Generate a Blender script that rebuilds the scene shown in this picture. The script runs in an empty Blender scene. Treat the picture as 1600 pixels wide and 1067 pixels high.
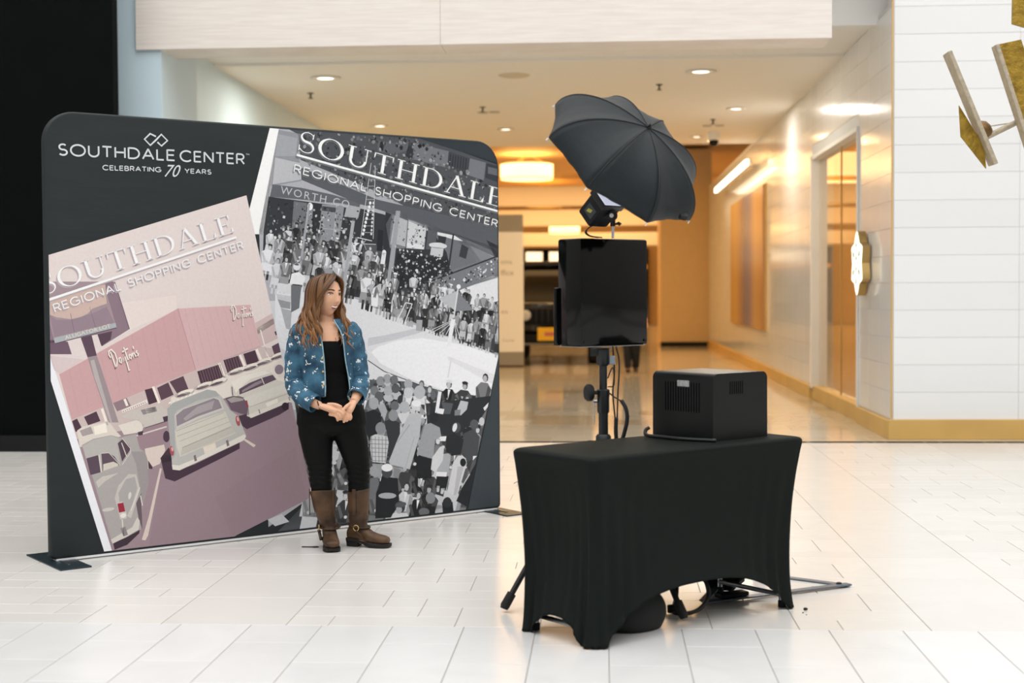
import bpy, bmesh, math, random
from mathutils import Vector, Matrix
from mathutils.geometry import tessellate_polygon
PI = math.pi
random.seed(7)
scene = bpy.context.scene
COL = scene.collection

# ------------------------------------------------------------------ camera
cam_d = bpy.data.cameras.new('camera')
cam = bpy.data.objects.new('camera', cam_d)
COL.objects.link(cam)
YAW, PITCH, ROLL, EYE = 0.06398, 0.03403, 0.006, 1.45
_f0 = Vector((-math.sin(YAW), math.cos(YAW), 0)); _r0 = Vector((math.cos(YAW), math.sin(YAW), 0)); _u0 = Vector((0, 0, 1))
_fw = _f0 * math.cos(PITCH) - _u0 * math.sin(PITCH)
_up = _u0 * math.cos(PITCH) + _f0 * math.sin(PITCH)
_r = _r0 * math.cos(ROLL) - _up * math.sin(ROLL)
_u = _up * math.cos(ROLL) + _r0 * math.sin(ROLL)
cam.matrix_world = Matrix(((_r.x, _u.x, -_fw.x, 0), (_r.y, _u.y, -_fw.y, 0), (_r.z, _u.z, -_fw.z, EYE), (0, 0, 0, 1)))
cam_d.sensor_width = 36.0
cam_d.lens = 50.0
cam_d.clip_end = 200
cam_d.dof.use_dof = True
cam_d.dof.focus_distance = 7.9
cam_d.dof.aperture_fstop = 2.0
scene.camera = cam

# ------------------------------------------------------------------ world, light, exposure
W = bpy.data.worlds.new('world'); scene.world = W; W.use_nodes = True
W.node_tree.nodes['Background'].inputs[0].default_value = (0.80, 0.90, 1.0, 1)
W.node_tree.nodes['Background'].inputs[1].default_value = 0.25
def area(name, loc, size, power, color, rot=(0, 0, 0), sy=None, spread=None):
    d = bpy.data.lights.new(name, 'AREA'); d.energy = power; d.color = color; d.size = size
    if sy: d.shape = 'RECTANGLE'; d.size_y = sy
    if spread: d.spread = spread
    o = bpy.data.objects.new(name, d); o.location = loc; o.rotation_euler = rot
    COL.objects.link(o); return o
area('skylight', (0, 1.2, 11.8), 25, 3550, (0.95, 0.975, 1.0), sy=24)
scene.view_settings.view_transform = 'Standard'
scene.view_settings.look = 'None'
scene.view_settings.exposure = 0.1
scene.view_settings.gamma = 1.0
scene.view_settings.use_curve_mapping = False
try:
    scene.cycles.use_denoising = True
    scene.cycles.max_bounces = 10
except Exception:
    pass

# ------------------------------------------------------------------ helpers
def lin(h):
    if isinstance(h, str):
        c = [int(h[i:i + 2], 16) / 255 for i in (0, 2, 4)]
    else:
        c = list(h)
    return tuple((x / 12.92 if x <= 0.04045 else ((x + 0.055) / 1.055) ** 2.4) for x in c)
MATS = {}
def mat(name, col, rough=0.6, metal=0.0, spec=0.5, noise=0.0, nscale=8.0, bump=0.0, bscale=40.0, col2=None, coat=0.0, stretch=None, emit=None, estr=0.0, sheen=0.0):
    """procedural material: a base colour that drifts with noise, and noise relief"""
    if name in MATS: return MATS[name]
    m = bpy.data.materials.new(name); m.use_nodes = True
    nt = m.node_tree; b = nt.nodes['Principled BSDF']
    c = lin(col) + (1,)
    b.inputs['Base Color'].default_value = c
    b.inputs['Roughness'].default_value = rough
    b.inputs['Metallic'].default_value = metal
    b.inputs['Specular IOR Level'].default_value = spec
    if coat: b.inputs['Coat Weight'].default_value = coat; b.inputs['Coat Roughness'].default_value = 0.08
    if sheen: b.inputs['Sheen Weight'].default_value = sheen
    tc = nt.nodes.new('ShaderNodeTexCoord'); mp = nt.nodes.new('ShaderNodeMapping')
    nt.links.new(tc.outputs['Object'], mp.inputs['Vector'])
    if stretch: mp.inputs['Scale'].default_value = stretch
    if noise or col2:
        n = nt.nodes.new('ShaderNodeTexNoise'); n.inputs['Scale'].default_value = nscale; n.inputs['Detail'].default_value = 5
        nt.links.new(mp.outputs[0], n.inputs['Vector'])
        r = nt.nodes.new('ShaderNodeValToRGB')
        c2 = lin(col2) + (1,) if col2 else tuple(min(1, x * (1 + noise)) for x in c[:3]) + (1,)
        c1 = c if col2 else tuple(x * (1 - noise) for x in c[:3]) + (1,)
        r.color_ramp.elements[0].position = 0.35; r.color_ramp.elements[0].color = c1
        r.color_ramp.elements[1].position = 0.68; r.color_ramp.elements[1].color = c2
        nt.links.new(n.outputs['Fac'], r.inputs['Fac']); nt.links.new(r.outputs['Color'], b.inputs['Base Color'])
    if bump:
        n2 = nt.nodes.new('ShaderNodeTexNoise'); n2.inputs['Scale'].default_value = bscale; n2.inputs['Detail'].default_value = 4
        nt.links.new(mp.outputs[0], n2.inputs['Vector'])
        bp = nt.nodes.new('ShaderNodeBump'); bp.inputs['Strength'].default_value = bump; bp.inputs['Distance'].default_value = 0.01
        nt.links.new(n2.outputs['Fac'], bp.inputs['Height']); nt.links.new(bp.outputs[0], b.inputs['Normal'])
    if emit:
        b.inputs['Emission Color'].default_value = lin(emit) + (1,); b.inputs['Emission Strength'].default_value = estr
    MATS[name] = m; return m

def tag(o, label=None, cat=None, group=None, kind=None):
    if label: o['label'] = label
    if cat: o['category'] = cat
    if group: o['group'] = group
    if kind: o['kind'] = kind
    return o
def empty(name, loc=(0, 0, 0), rz=0.0, label=None, cat=None, group=None):
    o = bpy.data.objects.new(name, None); COL.objects.link(o)
    o.location = loc; o.rotation_euler = (0, 0, rz); o.empty_display_size = 0.1
    return tag(o, label, cat, group)

class MB:
    """collects vertices and faces, then links them as ONE mesh object"""
    def __init__(s): s.v = []; s.f = []; s.mi = []; s.cur = 0
    def add(s, vs, fs, M=None):
        n = len(s.v)
        s.v += [tuple(M @ Vector(v)) if M else tuple(v) for v in vs]
        s.f += [tuple(i + n for i in f) for f in fs]; s.mi += [s.cur] * len(fs)
    def box(s, c, d, M=None, rz=0.0):
        x, y, z = d[0] / 2, d[1] / 2, d[2] / 2
        vs = [(i * x, j * y, k * z) for k in (-1, 1) for j in (-1, 1) for i in (-1, 1)]
        T = Matrix.Translation(c) @ Matrix.Rotation(rz, 4, 'Z')
        if M: T = M @ T
        s.add(vs, [(0, 2, 3, 1), (4, 5, 7, 6), (0, 1, 5, 4), (2, 6, 7, 3), (0, 4, 6, 2), (1, 3, 7, 5)], T)
    def cbox(s, c, d, b=0.01, M=None, rz=0.0):
        """box with chamfered edges"""
        bm = bmesh.new(); bmesh.ops.create_cube(bm, size=1.0)
        for v in bm.verts: v.co = Vector((v.co.x * d[0], v.co.y * d[1], v.co.z * d[2]))
        bmesh.ops.bevel(bm, geom=bm.edges[:], offset=b, segments=2, affect='EDGES', profile=0.5)
        T = Matrix.Translation(c) @ Matrix.Rotation(rz, 4, 'Z')
        if M: T = M @ T
        s.bm(bm, T)
    def bm(s, bm, M=None):
        bm.verts.index_update()
        s.add([v.co.copy() for v in bm.verts], [[v.index for v in f.verts] for f in bm.faces], M); bm.free()
    def tube(s, pts, rad, seg=8, caps=True, M=None, flat=1.0):
        P = [Vector(p) for p in pts]; n = len(P)
        if not isinstance(rad, (list, tuple)): rad = [rad] * n
        t = (P[1] - P[0]).normalized(); ref = Vector((0, 0, 1)) if abs(t.z) < 0.9 else Vector((1, 0, 0))
        u = t.cross(ref).normalized(); vs = []
        for i in range(n):
            t = (P[min(i + 1, n - 1)] - P[max(i - 1, 0)]).normalized()
            u = (u - t * u.dot(t)).normalized(); w = t.cross(u)
            for k in range(seg):
                a = 2 * PI * k / seg
                vs.append(P[i] + (u * math.cos(a) + w * math.sin(a) * flat) * rad[i])
        fs = [(i * seg + k, i * seg + (k + 1) % seg, (i + 1) * seg + (k + 1) % seg, (i + 1) * seg + k) for i in range(n - 1) for k in range(seg)]
        if caps: fs += [tuple(range(seg))[::-1], tuple((n - 1) * seg + k for k in range(seg))]
        s.add(vs, fs, M)
    def lathe(s, prof, seg=24, M=None, caps=True):
        n = len(prof)
        vs = [(r * math.cos(2 * PI * k / seg), r * math.sin(2 * PI * k / seg), z) for r, z in prof for k in range(seg)]
        fs = [(i * seg + k, i * seg + (k + 1) % seg, (i + 1) * seg + (k + 1) % seg, (i + 1) * seg + k) for i in range(n - 1) for k in range(seg)]
        if caps: fs += [tuple(range(seg))[::-1], tuple((n - 1) * seg + k for k in range(seg))]
        s.add(vs, fs, M)
    def loft(s, rings, caps=True, M=None):
        """rings: lists of equal-length closed loops of points"""
        k = len(rings[0]); vs = [p for r in rings for p in r]; n = len(rings)
        fs = [(i * k + j, i * k + (j + 1) % k, (i + 1) * k + (j + 1) % k, (i + 1) * k + j) for i in range(n - 1) for j in range(k)]
        if caps: fs += [tuple(range(k))[::-1], tuple((n - 1) * k + j for j in range(k))]
        s.add(vs, fs, M)
    def prism(s, poly, z0, z1, M=None):
        n = len(poly); vs = [(x, y, z0) for x, y in poly] + [(x, y, z1) for x, y in poly]
        fs = [(i, (i + 1) % n, n + (i + 1) % n, n + i) for i in range(n)]
        for t in tessellate_polygon([[Vector((x, y, 0)) for x, y in poly]]):
            fs.append(tuple(t)[::-1]); fs.append(tuple(n + i for i in t))
        s.add(vs, fs, M)
    def mesh(s, name, mats, smooth=False, fix=True):
        me = bpy.data.meshes.new(name); me.from_pydata(s.v, [], s.f)
        for m in (mats if isinstance(mats, (list, tuple)) else [mats]): me.materials.append(m)
        if any(s.mi): me.polygons.foreach_set('material_index', s.mi)
        if fix:
            b = bmesh.new(); b.from_mesh(me); bmesh.ops.recalc_face_normals(b, faces=b.faces); b.to_mesh(me); b.free()
        if smooth:
            me.polygons.foreach_set('use_smooth', [True] * len(me.polygons))
            if smooth is not True: me.set_sharp_from_angle(angle=math.radians(smooth))
        return me
    def build(s, name, mats, parent=None, smooth=False, loc=None, rz=0.0, fix=True):
        o = bpy.data.objects.new(name, s.mesh(name, mats, smooth, fix)); COL.objects.link(o)
        if parent is not None: o.parent = parent
        if loc is not None: o.location = loc
        o.rotation_euler = (0, 0, rz)
        return o
def struct(name, mb, m, **k):
    return tag(mb.build(name, m, **k), kind='structure')
def inst(name, me, parent=None, loc=(0, 0, 0), rz=0.0):
    o = bpy.data.objects.new(name, me); COL.objects.link(o); o.parent = parent; o.location = loc; o.rotation_euler = (0, 0, rz); return o
def boxobj(name, c, d, m, parent=None, bev=0.0, rz=0.0):
    b = MB()
    b.cbox(c, d, bev, rz=rz) if bev else b.box(c, d, rz=rz)
    return b.build(name, m, parent)
_tcache = {}
def text_tris(txt, shear=0.0, space=1.0):
    """flat triangles of a line of text in the built-in font, scaled to cap height 1, starting at x = 0; returns (triangles, width)"""
    key = (txt, shear, space)
    if key in _tcache: return _tcache[key]
    cu = bpy.data.curves.new('lettering', 'FONT'); cu.body = txt; cu.size = 1.0; cu.shear = shear; cu.space_character = space; cu.resolution_u = 3
    ob = bpy.data.objects.new('lettering', cu); COL.objects.link(ob)
    bpy.context.view_layer.update()
    me = bpy.data.meshes.new_from_object(ob.evaluated_get(bpy.context.evaluated_depsgraph_get()))
    me.calc_loop_triangles()
    T = [[(me.vertices[i].co.x, me.vertices[i].co.y) for i in t.vertices] for t in me.loop_triangles]
    bpy.data.objects.remove(ob); bpy.data.curves.remove(cu); bpy.data.meshes.remove(me)
    x0 = min(p[0] for t in T for p in t); x1 = max(p[0] for t in T for p in t); k = 1 / 0.729
    T = [[((p[0] - x0) * k, p[1] * k) for p in t] for t in T]
    _tcache[key] = (T, (x1 - x0) * k); return _tcache[key]
def lettering(name, txt, width, cap, M, m, parent, thick=0.002):
    T, w = text_tris(txt); b = MB()
    for t in T:
        vs = [(p[0] * width / w, p[1] * cap, thick) for p in t]
        b.add(vs, [(0, 1, 2)], M)
    return b.build(name, m, parent, fix=False)

# ------------------------------------------------------------------ materials
def tile_mat(name, c1, c2, rough, vein=0.0, bump=0.0, bscale=6.0):
    """stone tile: every tile its own tint (random per mesh island), faint veins"""
    m = bpy.data.materials.new(name); m.use_nodes = True; nt = m.node_tree; b = nt.nodes['Principled BSDF']
    g = nt.nodes.new('ShaderNodeNewGeometry'); oi = nt.nodes.new('ShaderNodeObjectInfo')
    ad = nt.nodes.new('ShaderNodeMath'); ad.operation = 'ADD'; fr = nt.nodes.new('ShaderNodeMath'); fr.operation = 'FRACT'
    nt.links.new(g.outputs['Random Per Island'], ad.inputs[0]); nt.links.new(oi.outputs['Random'], ad.inputs[1]); nt.links.new(ad.outputs[0], fr.inputs[0])
    mx = nt.nodes.new('ShaderNodeMix'); mx.data_type = 'RGBA'
    mx.inputs[6].default_value = lin(c1) + (1,); mx.inputs[7].default_value = lin(c2) + (1,)
    nt.links.new(fr.outputs[0], mx.inputs[0])
    n = nt.nodes.new('ShaderNodeTexNoise'); n.inputs['Scale'].default_value = 2.2; n.inputs['Detail'].default_value = 6; n.inputs['Distortion'].default_value = 1.5
    tc = nt.nodes.new('ShaderNodeTexCoord'); nt.links.new(g.outputs['Position'], n.inputs['Vector'])
    rp = nt.nodes.new('ShaderNodeValToRGB'); rp.color_ramp.elements[0].position = 0.3; rp.color_ramp.elements[0].color = (1 - vein, 1 - vein, 1 - vein, 1); rp.color_ramp.elements[1].position = 0.6
    nt.links.new(n.outputs['Fac'], rp.inputs['Fac'])
    m2 = nt.nodes.new('ShaderNodeMix'); m2.data_type = 'RGBA'; m2.blend_type = 'MULTIPLY'; m2.inputs[0].default_value = 1
    nt.links.new(mx.outputs[2], m2.inputs[6]); nt.links.new(rp.outputs[0], m2.inputs[7]); nt.links.new(m2.outputs[2], b.inputs['Base Color'])
    b.inputs['Roughness'].default_value = rough
    if bump:
        n2 = nt.nodes.new('ShaderNodeTexNoise'); n2.inputs['Scale'].default_value = bscale; n2.inputs['Detail'].default_value = 3
        nt.links.new(g.outputs['Position'], n2.inputs['Vector'])
        bp = nt.nodes.new('ShaderNodeBump'); bp.inputs['Strength'].default_value = bump; bp.inputs['Distance'].default_value = 0.01
        nt.links.new(n2.outputs['Fac'], bp.inputs['Height']); nt.links.new(bp.outputs[0], b.inputs['Normal'])
    MATS[name] = m; return m
tile_mat('floor_tile', 'd8d4cf', 'dedad5', 0.24, vein=0.03)
tile_mat('front_tile', 'd8d7d6', 'dedddc', 0.24, vein=0.05)
tile_mat('corridor_tile', 'c6b9a4', 'd2c6b2', 0.09, vein=0.05)
tile_mat('wall_tile', 'e9e9e9', 'f0f0ef', 0.12, bump=0.10, bscale=14)
tile_mat('wall_tile_matt', 'ebebeb', 'f0f0ef', 0.4, bump=0.12, bscale=30)
mat('grout', '9d9891', 0.85)
mat('grout_wall', 'd5d5d3', 0.6)
mat('matte_black', '111414', 0.55, noise=0.1, spec=0.25)
mat('black_panel', '060a09', 0.8, noise=0.1, nscale=3, spec=0.08)
mat('black_metal', '17191b', 0.38, spec=0.4)
mat('gloss_black', '040505', 0.10, spec=0.28, bump=0.02, bscale=3)
mat('steel', 'b9bcc0', 0.3, metal=1.0)
mat('chrome', 'd8dadd', 0.12, metal=1.0)
mat('brass', 'd6ae66', 0.45, metal=0.15, noise=0.06, nscale=2)
mat('blue_wall', 'cfe3ec', 0.7, noise=0.02, nscale=1)
mat('white_paint', 'eeece8', 0.6)
mat('cream_paint', 'f1ece3', 0.65)
mat('tan_paint', 'd9b98a', 0.6, noise=0.02)
mat('hall_wall', 'b3b0ac', 0.8, noise=0.05, nscale=0.5)
mat('limed_wood', 'e2d8cf', 0.45, col2='ece4dc', nscale=3.0, stretch=(1, 1, 18))
mat('rubber', '0d0e0f', 0.7)
mat('warm_glow', 'fff2d8', 0.5, emit='ffd9a0', estr=7.0)
mat('warm_shade', 'ffe9c0', 0.5, emit='ffcf86', estr=3.2)
mat('warm_shade_dim', 'f2c774', 0.5, emit='ffb84e', estr=1.3)
mat('white_glow', 'ffffff', 0.5, emit='fff4e0', estr=3.5)

# ================================================================== THE SETTING
U = 0.186                      # floor grid unit
FY0, FY1 = 6.12, 13.85
fb = MB(); fb.box((0, 24, -0.03), (30, 84, 0.054))
floor = struct('floor', fb, MATS['grout'])
_tm = {}
def tile_mesh(w, d, m):
    k = (round(w, 4), round(d, 4), m)
    if k not in _tm:
        g = 0.0021; b = 0.0012
        x, y = w / 2 - g, d / 2 - g
        q = MB(); vs = []
        for (a, z) in ((0, -0.004), (0, -b), (b, 0)):
            vs += [(-x + a, -y + a, z), (x - a, -y + a, z), (x - a, y - a, z), (-x + a, y - a, z)]
        q.add(vs, [(0, 1, 5, 4), (1, 2, 6, 5), (2, 3, 7, 6), (3, 0, 4, 7), (4, 5, 9, 8), (5, 6, 10, 9), (6, 7, 11, 10), (7, 4, 8, 11), (8, 9, 10, 11)])
        _tm[k] = q.mesh('tile', MATS[m], fix=False)
    return _tm[k]
tiles = []                                             # (x, y, w, d, material)
def zone(i0, i1, x_off=0.0):
    """mixed ashlar pattern: repeat of 6 x 4 units with one square, long and small pieces"""
    nj = int((FY1 - FY0) / U) + 1
    cells = []
    for P in range(-1, (i1 - i0) // 6 + 2):
        for Q in range(0, nj // 4 + 1):
            for (a, b, w, d) in ((0, 0, 1, 1), (1, 0, 3, 1), (0, 1, 3, 1), (3, 1, 1, 1), (4, 0, 2, 2), (0, 2, 2, 2), (2, 2, 1, 1), (3, 2, 3, 1), (2, 3, 3, 1), (5, 3, 1, 1)):
                cells.append((P * 6 + a, Q * 4 + b, w, d))
    for (a, b, w, d) in cells:
        a0, a1 = max(a, 0), min(a + w, i1 - i0)
        y0, y1 = FY0 + b * U, min(FY0 + (b + d) * U, FY1)
        if a1 <= a0 or y1 - y0 < 0.02: continue
        x0, x1 = (i0 + a0 - 7.5) * U, (i0 + a1 - 7.5) * U
        tiles.append(((x0 + x1) / 2, (y0 + y1) / 2, x1 - x0, y1 - y0, 'floor_tile'))
def band(i0):
    y = FY0
    while y < FY1 - 0.02:
        y1 = min(y + 3 * U, FY1); x0 = (i0 - 7.5) * U
        tiles.append((x0 + 1.5 * U, (y + y1) / 2, 3 * U, y1 - y, 'floor_tile')); y = y1
zone(0, 15); zone(-9, -3); zone(18, 24); zone(-27, -12); zone(27, 42)
for i0 in (-3, 15, -12, 24, -30, 42): band(i0)
k = 0
for c in range(-30, 31):                               # running-bond field in front
    x = -1.234 + 0.3132 * (c + 0.5)
    y = 6.12 - (0.31 if c % 2 else 0.62)
    if c % 2: tiles.append((x, 6.12 - 0.155, 0.3132, 0.31, 'front_tile'))
    else: y = 6.12
    while y > 3.8:
        d = 0.62; tiles.append((x, y - d / 2, 0.3132, d, 'front_tile')); y -= d
    k += 1
def pix(x, y, z=0.0):
    d = Vector((x, y, z - EYE)); w = d.dot(_fw)
    return 800 + 2222.2 * d.dot(_r) / w, 533.5 - 2222.2 * d.dot(_u) / w
def inpoly(p, poly):
    r = False; j = len(poly) - 1
    for i in range(len(poly)):
        (xi, yi), (xj, yj) = poly[i], poly[j]
        if (yi > p[1]) != (yj > p[1]) and p[0] < (xj - xi) * (p[1] - yi) / (yj - yi) + xi: r = not r
        j = i
    return r
HID = [[(78, 180), (783, 220), (783, 797), (80, 880)], [(795, 700), (1255, 690), (1248, 900), (930, 1000), (805, 960)]]
vis = []; rest = []
for t in tiles:
    p = pix(t[0], t[1])
    ok = -20 < p[0] < 1620 and p[1] < 1090 and not any(inpoly(p, h) for h in HID)
    (vis if ok else rest).append(t)
vis.sort(key=lambda t: -t[2] * t[3] / t[1] ** 3)
rest += vis[300:]; vis = vis[:300]
for (x, y, w, d, m) in vis:
    inst('tile', tile_mesh(w, d, m), floor, (x, y, 0))
def joined_tiles(name, lst, m, parent):
    q = MB()
    for (x, y, w, d) in lst:
        me = tile_mesh(w, d, m); q.add([(v.co.x + x, v.co.y + y, v.co.z) for v in me.vertices], [tuple(p.vertices) for p in me.polygons])
    return tag(q.build(name, MATS[m], parent, fix=False), kind='stuff')
joined_tiles('far_tiles', [t[:4] for t in rest if t[4] == 'floor_tile'], 'floor_tile', floor)
joined_tiles('near_tiles', [t[:4] for t in rest if t[4] == 'front_tile'] + [(x * 1.2, -15.4 + y * 1.2, 1.2, 1.2) for x in range(-11, 12) for y in range(0, 16)], 'front_tile', floor)
joined_tiles('side_tiles', [(s * (8.5 + 0.6 * i), FY0 + 0.6 * j, 0.6, 0.6) for s in (-1, 1) for i in range(9) for j in range(13)], 'floor_tile', floor)
cl = []; dark = []
rr = random.Random(3)
for j in range(0, 76):
    y = 13.87 + 0.31 + j * 0.62 - 0.155
    for i in range(-14, 10):
        x = i * 0.62 + (0.31 if j % 2 else 0) - 0.2
        if -7.5 < x < 6.6:
            (dark if (i in (-1, 0) and 3 <= j <= 4) or rr.random() < 0.03 else cl).append((x, y, 0.62, 0.62))
joined_tiles('corridor_tiles', cl, 'corridor_tile', floor)
tile_mat('corridor_tile_dark', 'a39680', 'aa9d86', 0.13, vein=0.05)
joined_tiles('corridor_dark_tiles', dark, 'corridor_tile_dark', floor)
b = MB(); b.box((-1, 13.86, -0.0005), (11, 0.012, 0.003)); b.build('threshold_strip', mat('threshold_grey', '8f8a80', 0.5), floor)

# hall shell (behind and beside the camera)
b = MB(); b.box((0, -16.1, 6), (30, 0.2, 12)); struct('wall_back', b, MATS['hall_wall'])
b = MB(); b.box((-14.1, -1, 6), (0.2, 30, 12)); struct('wall_left', b, MATS['hall_wall'])
b = MB(); b.box((14.1, -1, 6), (0.2, 30, 12)); struct('wall_right', b, MATS['hall_wall'])
b = MB(); b.box((0, -1, 12.1), (30, 31, 0.2)); struct('ceiling', b, MATS['cream_paint'])
b = MB(); b.box((0, 14.3, 8.9), (30, 0.3, 6.2)); struct('wall_front_upper', b, MATS['cream_paint'])
# dark hoarding at far left, and its kick board
b = MB(); b.box((-9.3, 13.0, 3.6), (9.6, 0.14, 6.9)); struct('wall_hoarding', b, MATS['black_panel'])
b = MB(); b.box((-9.3, 12.985, 0.075), (9.6, 0.20, 0.15)); struct('baseboard_hoarding', b, MATS['matte_black'])
# pale blue wall on the left of the corridor mouth
b = MB(); b.box((-5.0, 14.15, 3), (1.52, 1.2, 6)); b.box((-4.75, 27.0, 3), (0.24, 24.49, 6)); struct('wall_corridor_left', b, MATS['blue_wall'])
b = MB(); b.box((-10.3, 14.86, 3), (7.5, 0.24, 6)); struct('wall_front_left', b, MATS['blue_wall'])

# ---- white tiled pier on the right and the tiled corridor wall
pier = MB(); pier.box((8.4, 14.22, 3), (11.16, 0.24, 6)); wall_pier = struct('wall_pier', pier, MATS['grout_wall'])
cw = MB()
cw.box((2.96, 15.10, 2.1), (0.28, 1.54, 4.3)); cw.box((2.96, 28.8, 2.1), (0.28, 18.9, 4.3)); cw.box((2.96, 17.6, 3.75), (0.28, 3.5, 0.98)); cw.box((2.96, 17.6, 0.07), (0.28, 3.5, 0.14))
wall_corr = struct('wall_corridor_right', cw, MATS['grout_wall'])
_wm = {}
def wtile(w, h, axis, m='wall_tile'):
    """a wall tile 8 mm proud: axis 'x' lies in the plane facing -y, 'y' faces -x"""
    k = (round(w, 3), round(h, 3), axis, m)
    if k not in _wm:
        q = MB(); g = 0.0010; x, z, b_ = w / 2 - g, h / 2 - g, 0.0016; vs = []
        for (a, o) in ((0, 0), (0, 0.0055), (b_, 0.008)):
            for sx, sz_ in ((-1, -1), (1, -1), (1, 1), (-1, 1)):
                vs.append((sx * (x - a), -o, sz_ * (z - a)) if axis == 'x' else (-o, sx * (x - a), sz_ * (z - a)))
        fs = [(0, 1, 5, 4), (1, 2, 6, 5), (2, 3, 7, 6), (3, 0, 4, 7), (4, 5, 9, 8), (5, 6, 10, 9), (6, 7, 11, 10), (7, 4, 8, 11), (8, 9, 10, 11)]
        q.add(vs, fs); _wm[k] = q.mesh('wall_tile', MATS[m])
    return _wm[k]
RH = 0.2675
for j in range(16):
    for i in range(5):
        inst('wall_tile', wtile(1.2, RH, 'x', 'wall_tile_matt'), wall_pier, (2.83 + 0.6 + 1.2 * i, 14.10, 0.19 + RH * (j + 0.5)))
near = []; far = []
for j in range(15):
    z = 0.19 + RH * (j + 0.5)
    for i in range(40):
        y0, y1 = 14.11 + 0.6 * i, 14.71 + 0.6 * i
        segs = [(y0, y1)]
        if z < 3.25 + RH / 2:
            if y1 > 15.87 and y0 < 19.4:
                segs = ([(y0, 15.87)] if y0 < 15.86 else []) + ([(19.4, y1)] if y1 > 19.41 else [])
        for (a, c) in segs:
            (near if a < 24.0 else far).append(((a + c) / 2, z, c - a))
near.sort(key=lambda t: t[0])
far = near[215:] + far; near = near[:215]
for (y, z, w) in near: inst('wall_tile', wtile(w, RH, 'y'), wall_corr, (2.82, y, z))
q = MB()
for (y, z, w) in far:
    me = wtile(w, RH, 'y'); q.add([(v.co.x + 2.82, v.co.y + y, v.co.z + z) for v in me.vertices], [tuple(p.vertices) for p in me.polygons])
tag(q.build('far_wall_tiles', MATS['wall_tile'], wall_corr, fix=False), kind='stuff')
# brass skirting
b = MB(); b.cbox((8.4, 14.085, 0.095), (11.24, 0.05, 0.19), 0.004); struct('baseboard_pier', b, MATS['brass'])
b = MB(); b.cbox((2.80, 14.98, 0.09), (0.05, 1.78, 0.18), 0.004); b.cbox((2.87, 17.63, 0.09), (0.12, 3.5, 0.18), 0.004); b.cbox((2.80, 28.75, 0.09), (0.05, 18.7, 0.18), 0.004)
struct('baseboard_corridor_right', b, MATS['brass'])
b = MB(); b.box((2.812, 14.092, 2.3), (0.014, 0.014, 4.2)); struct('trim_1', b, MATS['brass'])
# shop window in the corridor wall, with the lit shop behind it
mg = bpy.data.materials.new('shop_glass'); mg.use_nodes = True; g_ = mg.node_tree.nodes['Principled BSDF']
g_.inputs['Transmission Weight'].default_value = 1.0; g_.inputs['Roughness'].default_value = 0.0; g_.inputs['IOR'].default_value = 1.3; g_.inputs['Base Color'].default_value = (1, 0.97, 0.92, 1)
win = MB(); win.box((2.86, 15.90, 1.70), (0.14, 0.05, 3.1)); win.box((2.86, 19.35, 1.70), (0.14, 0.10, 3.1)); win.box((2.86, 17.62, 3.23), (0.14, 3.5, 0.05))
window_1 = struct('window_1', win, MATS['white_paint'])
boxobj('pane', (2.90, 16.72, 1.69), (0.012, 1.60, 3.04), mg, window_1); boxobj('pane', (2.90, 18.42, 1.69), (0.012, 1.76, 3.04), mg, window_1)
boxobj('mullion', (2.90, 17.53, 1.69), (0.03, 0.016, 3.04), MATS['brass'], window_1)
b = MB(); b.box((6.6, 17.9, 1.75), (0.1, 6.4, 3.5)); b.box((4.85, 21.0, 1.75), (3.5, 0.1, 3.5)); b.box((4.85, 14.8, 1.75), (3.5, 0.1, 3.5)); b.box((4.85, 17.9, 3.55), (3.7, 6.4, 0.1))
struct('wall_shop', b, MATS['tan_paint'])
area('shop_light', (4.8, 18.2, 3.4), 2.2, 95, (1.0, 0.74, 0.42), sy=4)
for i, (yy, zz, h) in enumerate(((19.2, 1.75, 1.3), (17.6, 1.7, 1.1))):
    t = boxobj('shop_poster', (6.52, yy, zz), (0.03, 0.9, h), mat('poster_white', 'e8eaf0', 0.5, noise=0.08, nscale=3))
    tag(t, ('pale poster on the rear wall of the shop, farther from the hall', 'pale poster on the rear wall of the shop, nearer the hall')[i], 'poster', 'posters in the shop')
for i in range(4):
    t = empty('track_spotlight', (4.4, 16.4 + 1.0 * i, 3.5), 0, ('track spotlight behind the shop glass, first from the hall', 'track spotlight behind the shop glass, second from the hall', 'track spotlight behind the shop glass, third from the hall', 'track spotlight behind the shop glass, farthest from the hall')[i], 'spotlight', 'track spotlights in the shop')
    q = MB(); q.tube([(0, 0, 0), (0, 0, -0.12)], 0.012); q.build('stem', MATS['white_paint'], t)
    q = MB(); q.lathe([(0.03, -0.3), (0.05, -0.28), (0.05, -0.14), (0.03, -0.11)], 14); q.build('lamp_head', MATS['white_paint'], t, smooth=40)

# ---- fascia over the corridor mouth, soffits, corridor ceiling
b = MB(); b.box((-3.0, 13.78, 5.4), (2.94, 0.55, 3.18)); b.box((0.306, 13.78, 5.4), (3.666, 0.55, 3.18))
fas = struct('trim_2', b, MATS['limed_wood'])
b = MB(); b.box((0, 14.98, 5.2), (9.0, 0.24, 2.06)); struct('wall_front_bulkhead', b, MATS['white_paint'])
b = MB(); b.box((-0.9, 15.93, 4.27), (7.7, 2.1, 0.12)); struct('ceiling_soffit', b, MATS['white_paint'])
b = MB(); b.box((-0.9, 21.7, 4.24), (7.7, 9.7, 0.12)); struct('ceiling_corridor', b, MATS['cream_paint'])
b = MB(); b.box((0, 26.5, 4.9), (13, 0.1, 1.44)); struct('wall_ceiling_step', b, MATS['cream_paint'])
b = MB(); b.box((0, 46.5, 5.4), (16, 40.2, 0.12)); struct('ceiling_far', b, MATS['tan_paint'])
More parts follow.
